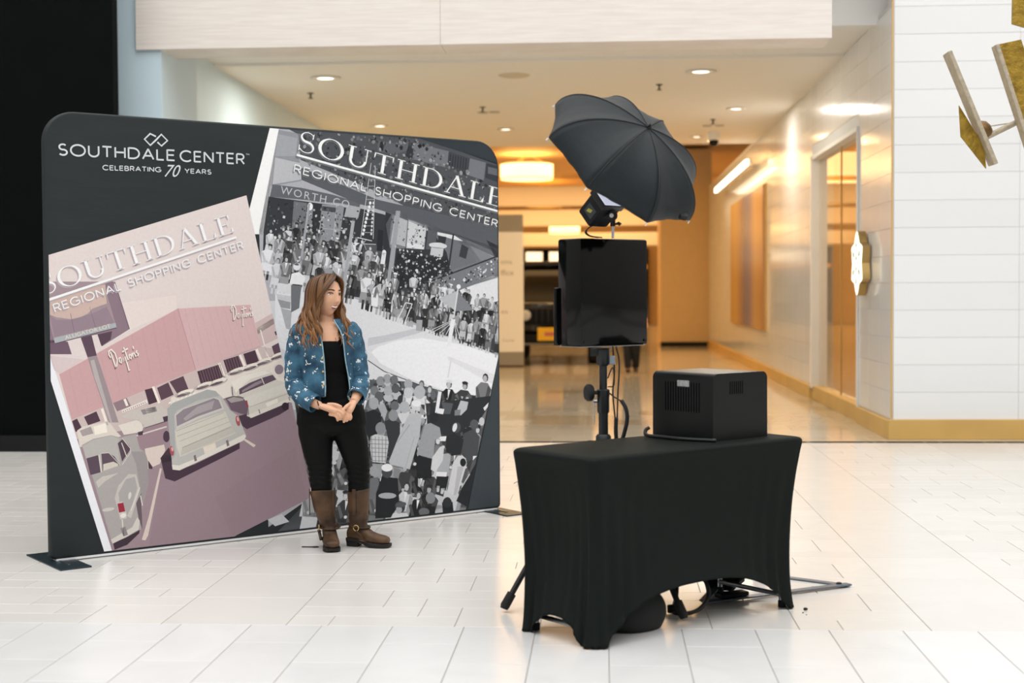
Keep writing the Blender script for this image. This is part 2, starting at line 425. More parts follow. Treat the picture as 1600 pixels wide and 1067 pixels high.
for i, (y, z0, z1) in enumerate(((48, 4.36, 5.02), (56, 4.06, 4.70), (61.5, 3.45, 4.02))):
    b = MB(); b.cbox((0, y, (z0 + z1) / 2), (13, 0.5, z1 - z0), 0.03); struct('trim_%d' % (i + 3), b, MATS['cream_paint'])
b = MB(); b.box((0, 65, 2.7), (16, 0.2, 5.5)); struct('wall_far', b, MATS['tan_paint'])
b = MB(); b.box((-6.5, 52, 2.7), (0.2, 27, 5.5)); struct('wall_far_left', b, MATS['tan_paint'])
b = MB(); b.box((6.5, 52, 2.7), (0.2, 27, 5.5)); struct('wall_far_right', b, MATS['tan_paint'])
# far dark shop front
b = MB(); b.box((-1.2, 64.7, 1.75), (6.5, 0.3, 3.4)); sf = struct('window_2', b, MATS['black_panel'])
for i in range(4):
    boxobj('pane', (-3.1 + 1.05 * i, 64.52, 3.05), (0.75, 0.03, 0.5), mat('lit_pane', 'f5efe0', 0.4, emit='ffe7c0', estr=1.4), sf)
b = MB(); b.box((-1.2, 64.5, 2.6), (6.4, 0.05, 0.2)); b.build('sign_band', mat('amber_band', 'd08a30', 0.5, emit='d98a30', estr=0.5), sf)
# tan pier at the corner of the corridor
b = MB(); b.box((2.22, 39.2, 2.65), (1.36, 2.0, 5.2)); struct('wall_tan_pier', b, MATS['tan_paint'])
b = MB(); b.box((2.22, 38.18, 0.06), (1.37, 0.04, 0.12)); struct('baseboard_tan_pier', b, MATS['matte_black'])

# ---- lamps of the corridor
WARM = (1.0, 0.62, 0.26)
def lamp_area(name, loc, size, power, sy=None, col=WARM): return area(name, loc, size, power, col, sy=sy)
lights = [(-3.48, 17.85, 'nearest the blue wall', 0.17), (1.22, 17.8, 'beside the round speaker cover, on its tiled-wall side', 0.17), (1.99, 21.45, 'over the bank of small fittings by the tiled wall', 0.13), (-1.6, 23.7, 'above the right corner of the backdrop', 0.13), (1.65, 25.2, 'just past the dome camera', 0.11), (-3.6, 23.0, 'hidden low behind the backdrop top', 0.13), (1.2, 26.0, 'last one before the ceiling step', 0.1)]
for (x, y, w, r) in lights:
    r *= 0.64
    t = empty('recessed_downlight', (x, y, 4.18), 0, 'round recessed ceiling downlight ' + w, 'ceiling light', 'recessed downlights in the corridor ceiling')
    q = MB(); q.lathe([(r * 1.0, 0.0), (r * 1.75, -0.004), (r * 1.8, -0.012), (r * 1.0, -0.018), (r * 0.95, 0.0)], 28, caps=False); q.build('trim_ring', MATS['cream_paint'] if r > 0.1 else MATS['white_paint'], t, smooth=True)
    q = MB(); q.lathe([(0.001, -0.012), (r * 0.98, -0.010), (r * 0.98, -0.004)], 24); q.build('diffuser', MATS['white_glow'], t)
    lamp_area('downlight_lamp', (x, y, 4.14), 0.3, 46 if y < 22 else 28, col=(1.0, 0.94, 0.83) if y < 22 else (1.0, 0.62, 0.27))
area('corridor_glow', (-1, 31, 5.2), 6, 260, WARM, sy=8)
area('far_glow', (-1, 43, 5.2), 8, 420, WARM, sy=8)
area('farther_glow', (-1, 52, 5.2), 8, 420, WARM, sy=6)
area('farthest_glow', (-1, 59, 5.2), 8, 300, WARM, sy=4)
for i, (x, y, z, r, h, m) in enumerate(((-2.12, 40, 4.85, 0.74, 0.44, 'warm_shade'), (-2.07, 50, 4.69, 0.73, 0.42, 'warm_shade_dim'), (-1.55, 58, 4.02, 0.62, 0.3, 'warm_shade'))):
    t = empty('drum_pendant', (x, y, z), 0, ('large glowing drum pendant nearest in the corridor, brightest', 'amber drum pendant hanging behind the brightest one', 'smallest glowing drum pendant deepest in the corridor')[i], 'pendant light', 'drum pendants')
    q = MB(); q.lathe([(r * 0.97, -h / 2), (r, -h / 2 + 0.03), (r, h / 2 - 0.03), (r * 0.97, h / 2)], 36); q.build('lamp_shade', MATS[m], t, smooth=40)
    q = MB(); q.lathe([(r * 1.01, -0.012), (r * 1.012, 0.012)], 36, Matrix.Translation((0, 0, h / 2 - 0.02)), caps=False); q.lathe([(r * 1.01, -0.012), (r * 1.012, 0.012)], 36, Matrix.Translation((0, 0, -h / 2 + 0.02)), caps=False); q.build('rim', MATS['brass'], t)
    q = MB()
    for a in (0, 2.1, 4.2): q.tube([(r * 0.7 * math.cos(a), r * 0.7 * math.sin(a), h / 2), (0.05 * math.cos(a), 0.05 * math.sin(a), 5.34 - z)], 0.008, 6)
    q.build('suspension_cables', MATS['brass'], t)
t = empty('linear_wall_light', (2.60, 29.5, 3.78), 0, 'long bright linear light bar mounted high on the tiled corridor wall', 'wall light')
boxobj('diffuser', (0, 0, 0), (0.05, 7.2, 0.10), MATS['white_glow'], t); boxobj('housing', (0.06, 0, 0.0), (0.07, 7.24, 0.12), MATS['white_paint'], t)
for yy in (-2.8, 0, 2.8): boxobj('bracket', (0.15, yy, 0), (0.12, 0.05, 0.05), MATS['white_paint'], t)
area('bar_light', (2.52, 29.5, 3.70), 0.1, 45, (1, 0.82, 0.55), rot=(0, 0.5, 0), sy=7)

def sprinkler(x, y, z, where):
    t = empty('sprinkler_head', (x, y, z), 0, 'small dark sprinkler head ' + where, 'sprinkler', 'sprinkler heads')
    q = MB(); q.lathe([(0.045, 0), (0.045, -0.008), (0.012, -0.012), (0.012, -0.06)], 14); q.build('stem', MATS['black_metal'], t, smooth=40)
    q = MB(); q.lathe([(0.035, -0.075), (0.035, -0.07), (0.008, -0.06)], 12); q.build('deflector', MATS['black_metal'], t)
for a in ((-3.9, 15.6, 4.21, 'on the white soffit at its blue-wall end'), (0.9, 15.6, 4.21, 'on the white soffit right of its middle'), (-3.95, 19.2, 4.18, 'just behind the downlight nearest the blue wall'), (0.75, 18.9, 4.18, 'between the umbrella and the big downlight'), (-1.75, 20.9, 4.18, 'beside the grey sensor above the backdrop'), (1.75, 22.8, 4.18, 'above the row of small sensors')): sprinkler(*a)
def disc(name, x, y, r, m, label, cat, group=None):
    t = empty(name, (x, y, 4.18), 0, label, cat, group)
    q = MB(); q.lathe([(r, 0), (r, -0.006), (r * 0.9, -0.014)], 28); q.build('rim', m, t, smooth=40)
    q = MB(); q.lathe([(r * 0.86, -0.012), (r * 0.8, -0.018), (0.001, -0.02)], 28); q.build('grille', m, t, smooth=True)
disc('ceiling_speaker', -1.1, 17.9, 0.2, mat('speaker_cream', 'd6c9ae', 0.7), 'flat round cream speaker cover in the corridor ceiling', 'speaker')
for i, (x, y) in enumerate(((-1.62, 21.45), (-1.80, 21.5), (1.72, 23.6), (1.92, 23.6))):
    disc('ceiling_sensor', x, y, 0.085, MATS['steel'], ('grey disc sensor above the backdrop, the one nearer the tiled wall', 'grey disc sensor above the backdrop, the one nearer the blue wall', 'small grey ceiling sensor near the dome camera, farther from the tiled wall', 'small grey ceiling sensor near the dome camera, closer to the tiled wall')[i], 'sensor', 'grey ceiling sensors')
t = empty('dome_camera', (1.9, 24.6, 4.18), 0, 'dome security camera with dark bubble under the corridor ceiling', 'camera')
q = MB(); q.lathe([(0.11, 0), (0.11, -0.10), (0.09, -0.14)], 20); q.build('housing', MATS['white_paint'], t, smooth=40)
q = MB(); q.lathe([(0.088, -0.13), (0.085, -0.18), (0.06, -0.23), (0.001, -0.245)], 20); q.build('dome', MATS['gloss_black'], t, smooth=True)

# ---- picture panel on the tiled wall
m = bpy.data.materials.new('striped_picture'); m.use_nodes = True; nt = m.node_tree; pb = nt.nodes['Principled BSDF']
tc = nt.nodes.new('ShaderNodeTexCoord'); sx = nt.nodes.new('ShaderNodeSeparateXYZ'); nt.links.new(tc.outputs['Generated'], sx.inputs[0])
rp = nt.nodes.new('ShaderNodeValToRGB'); el = rp.color_ramp.elements
el[0].position = 0; el[0].color = lin('b98a5e') + (1,); el[1].position = 1; el[1].color = lin('c79a55') + (1,)
for p_, c_ in ((0.2, 'c9a06a'), (0.36, '8a7a92'), (0.5, '6f7390'), (0.6, '9d7a6a'), (0.8, 'd0a35c')): e = el.new(p_); e.color = lin(c_) + (1,)
nt.links.new(sx.outputs['Y'], rp.inputs['Fac']); nt.links.new(rp.outputs[0], pb.inputs['Base Color']); pb.inputs['Roughness'].default_value = 0.25
t = empty('picture_panel', (2.78, 27.8, 2.04), 0, 'large picture panel of blurred gold and violet vertical stripes on tiled wall', 'picture')
boxobj('print', (-0.02, 0, 0), (0.03, 6.2, 2.5), m, t); boxobj('backing', (0.015, 0, 0), (0.04, 6.24, 2.54), MATS['brass'], t)

# ---- illuminated emblem
t = empty('emblem_sign', (2.80, 15.43, 1.745), 0, 'backlit white six-lobed emblem with bronze edge on the pier corner', 'sign')
def lobes(n, r0, r1, ph=0.0, steps=8):
    o = []
    for k_ in range(n):
        for s_ in range(steps):
            u_ = s_ / steps; a = ph + 2 * PI * (k_ + u_) / n
            o.append(((r0 + (r1 - r0) * (abs(2 * u_ - 1) ** 1.3)) * math.cos(a), (r0 + (r1 - r0) * (abs(2 * u_ - 1) ** 1.3)) * math.sin(a)))
    return o
TX = Matrix(((0, 0, -1, 0), (1, 0, 0, 0), (0, 1, 0, 0), (0, 0, 0, 1)))       # local xy -> wall (y, z), depth towards -x
q = MB(); q.prism(lobes(6, 0.25, 0.345, PI / 2), 0.0, 0.085, TX); q.build('bronze_body', mat('bronze', 'b99a62', 0.35, metal=0.8), t, smooth=30)
q = MB(); q.prism(lobes(6, 0.243, 0.337, PI / 2), 0.086, 0.094, TX); q.build('lit_face', mat('sign_white', 'ffffff', 0.4, emit='f6ffe8', estr=1.6), t)
for k_ in range(6):
    a = PI / 2 + k_ * PI / 3
    R_ = Matrix.Rotation(a - PI / 2, 4, 'Z')
    q = MB(); q.prism([(0, 0.13), (0.034, 0.195), (0, 0.25), (-0.034, 0.195)], 0.095, 0.099, TX @ R_); q.build('dark_petal', mat('sign_olive', '3a4a1c', 0.5), t)
    q = MB(); q.prism([(0, 0.03), (0.016, 0.07), (0, 0.11), (-0.016, 0.07)], 0.095, 0.099, TX @ R_ @ Matrix.Rotation(PI / 6, 4, 'Z')); q.build('dark_petal', MATS['sign_olive'], t)

PRINT_DATA = """
f 1 f0eff2 1353,2475 1412,2479 1289,1807 1161,1804
r 1 a9aab0 1407,2459 2321,2450 3073,2301 3066,1270 3016,1071 2738,14 1304,-1 1265,1829
f 2 dccfcc -6,1664 1185,2033 1599,218 1014,8 343,-12 -14,1182
f 3 eaeaf0 -14,1216 12,1136 354,-13 307,-8 -16,1096
l 3 d3c3c2 5,1128 201,1100 65,1026 4,1071
l 3 e2d5d0 423,1409 742,1451 741,1369 466,1258
l 4 8a7480 12,1527 375,1527 462,1263 302,1170 277,1236 6,1192
l 4 6f5868 7,1213 111,1200 132,1131 6,1135
l 5 a08d93 12,1527 315,1527 386,1274 42,1192 9,1313
l 6 c9b0a6 18,1441 326,1512 332,1406 250,1378 227,1353 183,1332 131,1322 52,1334 16,1349
l 6 93808a 16,1345 52,1320 124,1318 242,1349 332,1388 372,1300 39,1227
l 7 7c6873 127,1354 147,1249 150,1250 130,1354
l 7 7c6873 234,1389 265,1276 268,1276 236,1389
l 7 a8adb0 34,1221 381,1298 386,1273 41,1194
l 7 5a4656 41,1189 386,1268 385,1272 40,1193
l 7 5f4c5c 377,1526 458,1262 462,1263 381,1527
l 5 57424f 277,1236 360,1252 351,1205 298,1171
l 4 c8a0a2 61,1025 748,1374 852,1019 125,774
l 4 d0adaf 748,1374 1202,1392 1265,1142 852,1019
l 5 b08a90 746,1374 851,1018 854,1019 750,1374
l 5 dcc3c0 61,1024 749,1373 747,1375 60,1027
l 5 dcc3c0 748,1372 1202,1390 1202,1393 748,1376
l 5 c39fa3 789,1373 869,1050 871,1050 791,1374
l 5 c39fa3 836,1375 917,1062 919,1063 838,1376
l 5 c39fa3 884,1377 965,1075 967,1075 886,1377
l 5 c39fa3 931,1379 1014,1088 1016,1088 933,1379
l 5 c39fa3 980,1381 1063,1101 1065,1101 982,1381
l 5 c39fa3 1028,1383 1112,1114 1114,1114 1030,1383
l 5 c39fa3 1077,1384 1162,1127 1164,1128 1079,1385
l 5 c39fa3 1126,1386 1212,1140 1214,1141 1128,1387
l 5 c39fa3 1176,1388 1262,1154 1264,1154 1178,1389
l 5 bf969a 113,1049 162,809 164,810 115,1049
l 5 bf969a 172,1078 221,832 223,832 173,1079
l 5 bf969a 231,1108 281,855 283,855 232,1108
l 5 bf969a 290,1138 341,878 343,878 292,1139
l 5 bf969a 350,1169 401,901 403,901 352,1169
l 5 bf969a 411,1199 462,925 464,925 413,1200
l 5 bf969a 472,1230 524,948 526,948 474,1231
l 5 bf969a 533,1261 586,972 588,972 535,1262
l 5 bf969a 596,1293 649,996 651,996 598,1293
l 5 bf969a 658,1325 712,1020 714,1021 660,1325
l 5 bf969a 722,1357 776,1045 778,1045 724,1357
l 4 c9b3b2 1231,1282 1404,1370 1438,1212 1265,1142
l 4 dccdc8 1239,1249 1413,1345 1421,1312 1248,1216
l 5 4e3848 1356,1227 1430,1262 1433,1229 1365,1206
l 5 5b4452 1337,1141 1438,1187 1446,1113 1354,1091
l 5 ece0da 1262,1240 1305,1083 1312,1085 1269,1241
l 5 ece0da 1289,1141 1315,1075 1320,1076 1294,1143
l 4 c9b7b4 125,774 852,1019 1256,1143 1446,1113 1445,980 1074,849 404,696 153,666
l 5 4c3541 861,1010 998,1045 1027,964 885,925
l 5 4c3541 1025,1069 1121,1093 1151,1024 1055,979
l 5 4c3541 1152,1102 1228,1122 1254,1053 1174,1036
l 5 5b4450 692,958 776,987 808,906 741,881
l 5 4c3541 544,918 593,928 619,847 567,833
l 5 5b4450 617,926 684,954 716,882 641,854
l 5 513a47 194,785 264,812 286,757 216,738
l 5 4c3541 127,766 155,778 185,717 146,705
l 5 8f7a80 359,853 438,879 462,832 382,805
l 6 efe3da 991,1051 1028,958 1043,962 1006,1056
l 6 efe3da 1123,1095 1157,1021 1172,1026 1138,1100
l 6 efe3da 586,932 622,837 636,841 600,937
l 6 efe3da 289,823 318,730 332,733 302,827
l 6 efe3da 419,870 434,831 448,835 432,875
l 6 efe3da 1230,1124 1261,1058 1276,1063 1245,1130
l 6 7a626b 876,1014 900,933 904,934 879,1015
l 6 7a626b 891,1018 916,937 919,938 895,1019
l 6 7a626b 907,1022 931,942 935,942 910,1023
l 6 7a626b 922,1027 947,946 950,946 926,1027
l 6 7a626b 938,1031 963,950 966,951 941,1032
l 6 7a626b 953,1035 978,954 981,955 957,1036
l 6 7a626b 969,1039 994,958 997,959 972,1040
l 6 7a626b 985,1044 1009,962 1013,963 988,1044
l 6 7a626b 1000,1048 1025,967 1029,967 1004,1049
l 6 7a626b 1037,1069 1064,986 1067,987 1040,1070
l 6 7a626b 1053,1074 1080,990 1083,991 1056,1074
l 6 7a626b 1069,1078 1096,994 1099,995 1072,1079
l 6 7a626b 1084,1082 1111,999 1115,1000 1088,1083
l 6 7a626b 1100,1087 1127,1003 1131,1004 1104,1087
l 6 7a626b 1116,1091 1143,1007 1147,1008 1120,1092
l 7 e6dcd4 407,810 556,863 562,846 413,795
l 8 5a4652 415,807 416,799 420,800 419,807
l 8 5a4652 427,811 428,803 432,804 430,811
l 8 5a4652 438,815 440,807 443,808 442,815
l 8 5a4652 450,819 451,811 455,812 453,819
l 8 5a4652 461,823 463,815 466,816 465,823
l 8 5a4652 473,827 474,819 478,820 477,827
l 8 5a4652 484,831 486,824 490,824 488,832
l 8 5a4652 496,835 497,828 501,828 500,836
l 8 5a4652 508,839 509,832 513,832 511,840
l 8 5a4652 519,843 521,836 525,836 523,844
l 8 5a4652 531,847 532,840 536,840 535,848
l 8 5a4652 543,851 544,844 548,844 546,852
l 4 9c878f 153,666 404,696 970,886 1445,1030 1588,454 1584,185 1028,17 345,14 168,620
l 5 98828b 626,431 1433,798 1588,454 1585,218 1028,17 554,29
l 6 957f88 962,275 1485,528 1565,186 1063,38
l 5 9a828a 451,662 680,742 645,587 546,562
l 6 d2c6c2 404,638 673,699 670,707 402,646
l 6 d6c6bd 627,470 638,464 551,92 535,67 514,73 557,201
l 6 d9cbc0 1138,601 1155,603 1226,559 1212,547
l 6 d6c6bd 1432,810 1515,781 1518,790 1435,819
l 6 d8c8bf 539,586 654,602 661,570 627,494 553,468
l 6 d9cfc6 154,712 185,732 333,754 372,698 403,665 168,620
l 7 a79a9a 169,711 231,730 246,691 184,679
l 7 efe6da 247,729 317,744 324,693 254,682
l 7 ddd4ca 388,728 501,752 536,719 524,681 419,672
l 8 4b3a46 500,682 532,688 528,665 502,662
l 7 c6beb8 405,773 453,801 632,831 681,789 677,734 532,704 517,743
l 8 8e8388 518,806 607,821 615,793 533,778
l 8 f0e8de 542,809 599,818 605,793 553,780
l 8 4b3a46 648,759 681,765 677,734 655,732
l 8 5a4a54 541,701 673,732 671,737 540,705
l 6 e0d6cc 699,867 834,908 971,942 1059,995 1183,1039 1254,1053 1446,1113 1444,930 1074,849 698,820
l 7 b9aeaa 844,902 841,893 826,882 802,872 775,865 749,862 731,864 722,871 725,880 740,891 763,901 791,908 816,911 835,909
l 8 e6ddd2 838,907 835,900 823,892 804,885 783,879 763,877 748,878 742,882 745,888 757,896 775,903 796,909 817,911 831,911
l 8 6a5760 818,891 815,887 804,881 788,875 769,871 752,868 740,867 734,870 737,874 748,880 764,886 783,890 800,893 813,893
l 7 b9aeaa 964,940 961,931 946,920 922,910 894,902 868,900 849,902 840,908 844,918 859,928 882,938 910,946 936,949 955,947
l 8 e6ddd2 958,944 955,938 943,930 924,923 902,917 882,914 867,915 860,919 863,926 875,933 894,941 916,947 936,949 951,949
l 8 6a5760 938,929 934,925 924,919 907,913 888,908 871,905 858,905 853,907 856,911 867,917 883,923 902,928 920,931 932,931
l 7 b9aeaa 1051,957 1048,948 1032,937 1008,927 980,919 954,917 935,919 926,925 929,935 944,946 968,956 996,963 1023,966 1042,964
l 8 e6ddd2 1045,962 1042,955 1030,947 1010,940 988,934 968,931 953,932 946,936 949,943 961,951 980,958 1002,964 1023,967 1038,966
l 8 6a5760 1024,946 1021,942 1010,936 993,930 974,925 957,922 944,922 938,924 942,928 953,934 969,940 988,945 1006,948 1019,948
l 7 b9aeaa 1176,1018 1172,1008 1156,997 1132,986 1103,979 1077,976 1057,978 1048,984 1051,994 1067,1005 1091,1015 1119,1023 1146,1026 1166,1024
l 8 e6ddd2 1169,1022 1166,1015 1153,1007 1134,999 1111,994 1090,991 1075,991 1068,996 1071,1002 1084,1010 1103,1018 1126,1024 1147,1027 1162,1026
l 8 6a5760 1148,1006 1145,1001 1134,996 1117,990 1097,984 1079,981 1066,981 1061,983 1064,988 1075,994 1092,1000 1111,1005 1129,1008 1143,1008
l 7 b9aeaa 1265,1039 1262,1029 1246,1018 1221,1007 1192,1000 1165,997 1145,999 1136,1005 1139,1015 1155,1026 1180,1037 1208,1044 1236,1047 1256,1045
l 8 e6ddd2 1259,1043 1256,1036 1243,1028 1223,1021 1200,1015 1179,1012 1163,1012 1157,1017 1160,1023 1172,1031 1192,1039 1215,1045 1236,1048 1252,1047
l 8 6a5760 1237,1027 1234,1023 1223,1017 1206,1011 1186,1005 1168,1002 1154,1002 1149,1004 1152,1009 1163,1015 1181,1021 1200,1026 1219,1029 1232,1029
l 7 b9aeaa 1356,1069 1353,1059 1336,1047 1311,1037 1282,1029 1255,1026 1234,1028 1225,1035 1229,1044 1245,1056 1270,1066 1299,1074 1326,1077 1347,1075
l 8 e6ddd2 1350,1073 1346,1066 1334,1058 1314,1050 1290,1044 1269,1041 1253,1042 1246,1046 1249,1053 1262,1061 1282,1069 1305,1075 1327,1078 1343,1077
l 8 6a5760 1328,1057 1325,1052 1313,1046 1296,1040 1276,1035 1257,1032 1244,1031 1238,1034 1242,1038 1253,1044 1271,1050 1290,1056 1309,1059 1322,1059
l 7 b9aeaa 1448,1099 1445,1089 1428,1077 1403,1067 1373,1059 1346,1056 1325,1058 1316,1064 1319,1074 1335,1086 1361,1096 1390,1104 1418,1107 1439,1105
l 8 e6ddd2 1442,1103 1438,1096 1425,1088 1405,1080 1382,1074 1360,1071 1344,1072 1337,1076 1340,1083 1353,1091 1373,1099 1397,1105 1418,1108 1435,1107
l 8 6a5760 1420,1087 1416,1082 1405,1076 1387,1070 1367,1065 1348,1062 1335,1061 1329,1063 1332,1068 1344,1074 1362,1080 1382,1086 1401,1089 1414,1089
l 9 d8cfc8 1344,1017 1381,1057 1446,1080 1450,947 1380,958
l 10 857780 1413,996 1408,984 1398,976 1385,973 1372,975 1362,983 1356,995 1356,1008 1361,1020 1371,1028 1384,1032 1397,1029 1407,1021 1413,1010
l 10 857780 1454,1010 1450,999 1443,991 1435,987 1427,989 1420,995 1417,1005 1418,1017 1422,1028 1429,1036 1437,1040 1445,1038 1452,1032 1455,1022
l 9 5d4756 183,1220 244,1233 271,1120 219,1112
l 9 9a8d90 219,1112 271,1120 296,1046 389,743 333,746 244,1026
l 10 b7acac 234,1092 256,1098 352,745 340,746 255,1004
l 10 4a3746 1116,738 1447,806 1446,762 1382,730 1169,657 1138,680
l 11 6b5864 1034,848 1087,859 1171,841 1186,741 1132,751 1071,775
l 12 a39a98 1045,840 1087,852 1148,839 1148,828 1071,818
l 11 cfc9c0 1065,916 1096,943 1173,983 1306,999 1345,976 1377,935 1432,922 1480,877 1508,846 1495,818 1201,722 1170,735 1178,791 1164,841 1118,858 1072,867
l 12 e4ddd2 1073,937 1150,976 1290,999 1330,984 1196,953 1118,893 1103,872
l 13 5d4a58 1122,896 1188,929 1274,957 1341,972 1365,943 1274,911 1125,864
l 14 8f8188 1141,888 1227,931 1266,943 1274,929 1195,897 1141,874
l 14 d8d0c6 1263,960 1283,917 1288,918 1269,962
l 14 4a3845 1074,912 1078,859 1084,860 1079,913
l 12 d6d1c7 1148,842 1305,885 1448,921 1476,880 1304,827 1194,790
l 13 a09890 1187,786 1472,861 1471,864 1186,788
l 13 e9e2d6 1292,803 1371,828 1375,806 1303,781
l 13 dcd5ca 1186,744 1496,840 1504,821 1193,721
l 14 8c8284 1244,769 1252,743 1259,745 1252,770
l 14 8c8284 1443,834 1450,812 1457,813 1451,835
l 14 96404c 1163,827 1173,828 1182,787 1169,784
l 14 35242f 1447,777 1444,766 1437,758 1427,754 1417,755 1407,760 1401,769 1398,779 1401,790 1408,798 1417,802 1428,802 1438,797 1444,788
l 12 453341 631,526 682,584 738,449 841,476 1122,582 1121,546 1006,498 715,386 658,408
l 13 b9b6b2 675,804 711,836 862,884 922,903 974,892 1019,848 1063,776 1116,738 1150,651 1165,621 1145,594 745,449 702,459 690,611
l 14 a7a7a6 675,804 711,836 862,884 922,903 974,892 996,863 861,842 736,793 717,767 721,540 699,507 684,680
l 15 c9c4bd 721,767 765,799 966,854 1003,842 1025,785 867,738 731,684
l 16 8d838a 728,763 772,795 962,851 992,839 1012,791 867,752 733,701
l 17 a79da0 772,743 861,808 921,825 966,837 950,789 845,760 786,729
l 15 cdc7bc 720,678 875,730 1033,770 1077,669 1099,640 962,593 750,524 729,581
l 16 a39b96 727,672 1025,763 1024,765 726,675
l 16 a39b96 734,641 1040,734 1039,736 733,644
l 16 a39b96 748,613 1063,708 1062,710 747,615
l 16 a39b96 762,574 1070,676 1069,678 761,576
l 16 bfb9b0 762,578 1069,684 1096,644 962,599 754,531
l 17 e0d5c6 891,569 966,592 975,557 900,531
l 17 ddd7cd 699,483 742,476 842,507 1153,629 1164,614 1145,591 745,447 703,455
l 18 7d7174 831,525 844,530 853,496 838,491
l 18 7d7174 1034,598 1048,603 1056,569 1041,564
l 17 a3545c 1125,711 1126,698 1125,686 1121,679 1116,679 1109,684 1103,694 1099,708 1097,722 1099,733 1102,740 1108,741 1115,735 1120,725
l 18 d8a49c 1119,721 1119,715 1119,710 1116,707 1113,706 1110,709 1107,713 1105,719 1105,725 1105,731 1108,734 1111,734 1114,732 1117,727
l 17 a3545c 712,563 713,550 711,540 706,534 701,534 695,539 691,549 688,561 687,574 689,584 694,590 699,590 705,585 709,575
l 18 d8a49c 709,573 709,567 708,563 705,560 702,560 700,562 697,567 696,572 696,577 697,582 699,584 702,584 705,582 707,578
l 13 4a3845 689,645 687,631 681,620 673,614 664,615 656,622 650,633 649,648 651,662 657,673 665,679 674,678 682,671 687,660
l 12 6b5864 638,525 682,570 699,507 645,498
l 16 e9e2d6 686,841 701,845 698,835 684,830
l 16 e9e2d6 711,848 725,853 722,843 709,838
l 16 e9e2d6 735,856 750,861 747,851 734,846
l 16 e9e2d6 760,864 775,869 772,858 759,853
l 16 e9e2d6 785,871 800,876 797,866 784,861
l 16 e9e2d6 810,879 825,884 822,874 809,869
l 16 e9e2d6 835,887 850,892 847,882 834,877
l 13 3f2f3a 348,70 503,131 499,111 428,54 355,34
l 13 aaa4a2 179,631 243,661 344,675 401,658 423,663 489,673 510,587 539,570 554,526 559,390 520,265 510,131 429,97 341,71 240,438
l 14 b6b1ad 183,623 243,654 344,672 394,651 379,624 395,510 290,476 226,460
l 15 5a4956 203,556 272,570 282,473 225,462
l 15 5f4e5a 288,578 328,578 363,555 392,507 294,479
l 16 cfc6ba 298,517 356,527 384,511 381,501 297,479
l 16 d3ccc4 270,571 283,473 290,473 278,572
l 16 ccc5be 285,576 332,576 331,580 285,580
l 16 ccc5be 330,577 394,502 397,504 333,579
l 15 55444f 383,627 412,650 452,605 455,587 406,523
l 16 d3ccc4 402,628 430,549 435,550 407,630
l 16 cbc4be 407,652 453,593 457,595 410,655
l 16 cbc4be 453,594 452,569 457,569 457,594
l 16 cbc4be 453,571 404,507 408,504 456,568
l 14 9a9494 458,576 539,570 554,526 559,390 520,272 507,366 487,503
l 15 c4beb8 360,323 383,391 442,450 486,446 507,366 483,283 452,201 380,250
l 16 aaa5a3 382,349 427,423 478,433 492,368 461,278 431,217 388,292
l 17 d6d1ca 456,327 453,318 449,311 445,308 441,309 439,314 438,322 439,331 441,340 445,346 449,349 453,348 456,344 457,336
l 16 c9c4be 358,266 355,261 346,257 332,254 316,253 302,253 292,256 287,260 290,265 299,269 313,272 329,273 344,272 354,270
l 17 d9d3cb 504,371 450,244 456,242 509,369
l 17 d9d3cb 507,323 517,265 523,266 513,324
l 15 c5bfb8 254,423 290,448 384,462 304,419 267,387
l 17 c9c2bc 370,294 403,301 427,232 427,203 390,201
l 18 9a2b3e 375,290 409,293 420,243 384,239
l 18 e6e0da 424,225 424,219 421,214 415,210 408,208 401,208 394,212 391,217 391,222 394,228 400,232 407,234 414,233 420,230
l 18 8d8386 390,150 419,158 433,110 407,103
l 18 d9d3cb 398,199 405,106 412,106 405,199
l 16 d1cbc3 334,93 459,150 489,204 504,181 496,132 429,100 345,70
l 15 6a5a62 483,283 514,337 516,237 518,130 497,196
l 15 4a3a45 557,519 583,481 582,467 560,472
r 2 8d8f95 1401,2429 1552,2414 1523,2288 1550,2215 1549,2132 1346,2091 1367,2272
r 3 b4b5ba 1376,2264 1541,2239 1549,2141 1356,2104
r 3 9c9ea4 1396,2404 1524,2387 1514,2279 1376,2272
r 2 4a4d52 1378,2476 2370,2542 3127,2380 3122,1655 2081,2086 1546,2258 1530,2410
r 3 6d7076 2354,2409 2623,2367 2611,2260 2343,2304
r 3 3c3f45 2618,2367 2785,2331 2763,2213 2606,2269
r 3 707379 2785,2331 2912,2310 2895,2192 2768,2222
r 3 34373d 2918,2306 3030,2289 3029,2179 2906,2210
r 4 5f6268 2929,2284 3024,2270 3024,2225 2929,2239
r 3 585b61 2084,2407 2205,2396 2318,2412 2318,2359 2215,2328 2084,2338
r 4 26292e 2104,2399 2134,2397 2124,2344 2094,2347
r 3 2b2e33 2318,2403 2354,2409 2338,2299 2286,2323
r 4 25282d 2630,2350 2621,2274 2628,2274 2637,2350
r 4 25282d 2651,2347 2641,2271 2648,2270 2657,2346
r 4 25282d 2671,2343 2662,2267 2668,2267 2678,2343
r 4 25282d 2692,2340 2682,2264 2689,2263 2698,2340
r 4 25282d 2712,2336 2703,2260 2710,2260 2719,2336
r 4 25282d 2733,2333 2724,2257 2730,2256 2740,2333
r 4 25282d 2754,2330 2744,2253 2751,2253 2760,2329
r 5 55585e 1549,2212 2080,2038 3023,1887 3070,1867 3069,1697 2964,1730 2608,1849 2315,1924 1942,2009 1548,2139
r 5 66696f 2315,1924 2608,1849 2964,1759 3069,1705 3068,1654 2860,1737 2558,1832 2126,1967
r 5 7e8187 2558,1848 2718,1810 2990,1679 2849,1640 2798,1694 2683,1784
r 5 3d4046 2913,1801 3069,1740 3069,1688 2990,1675
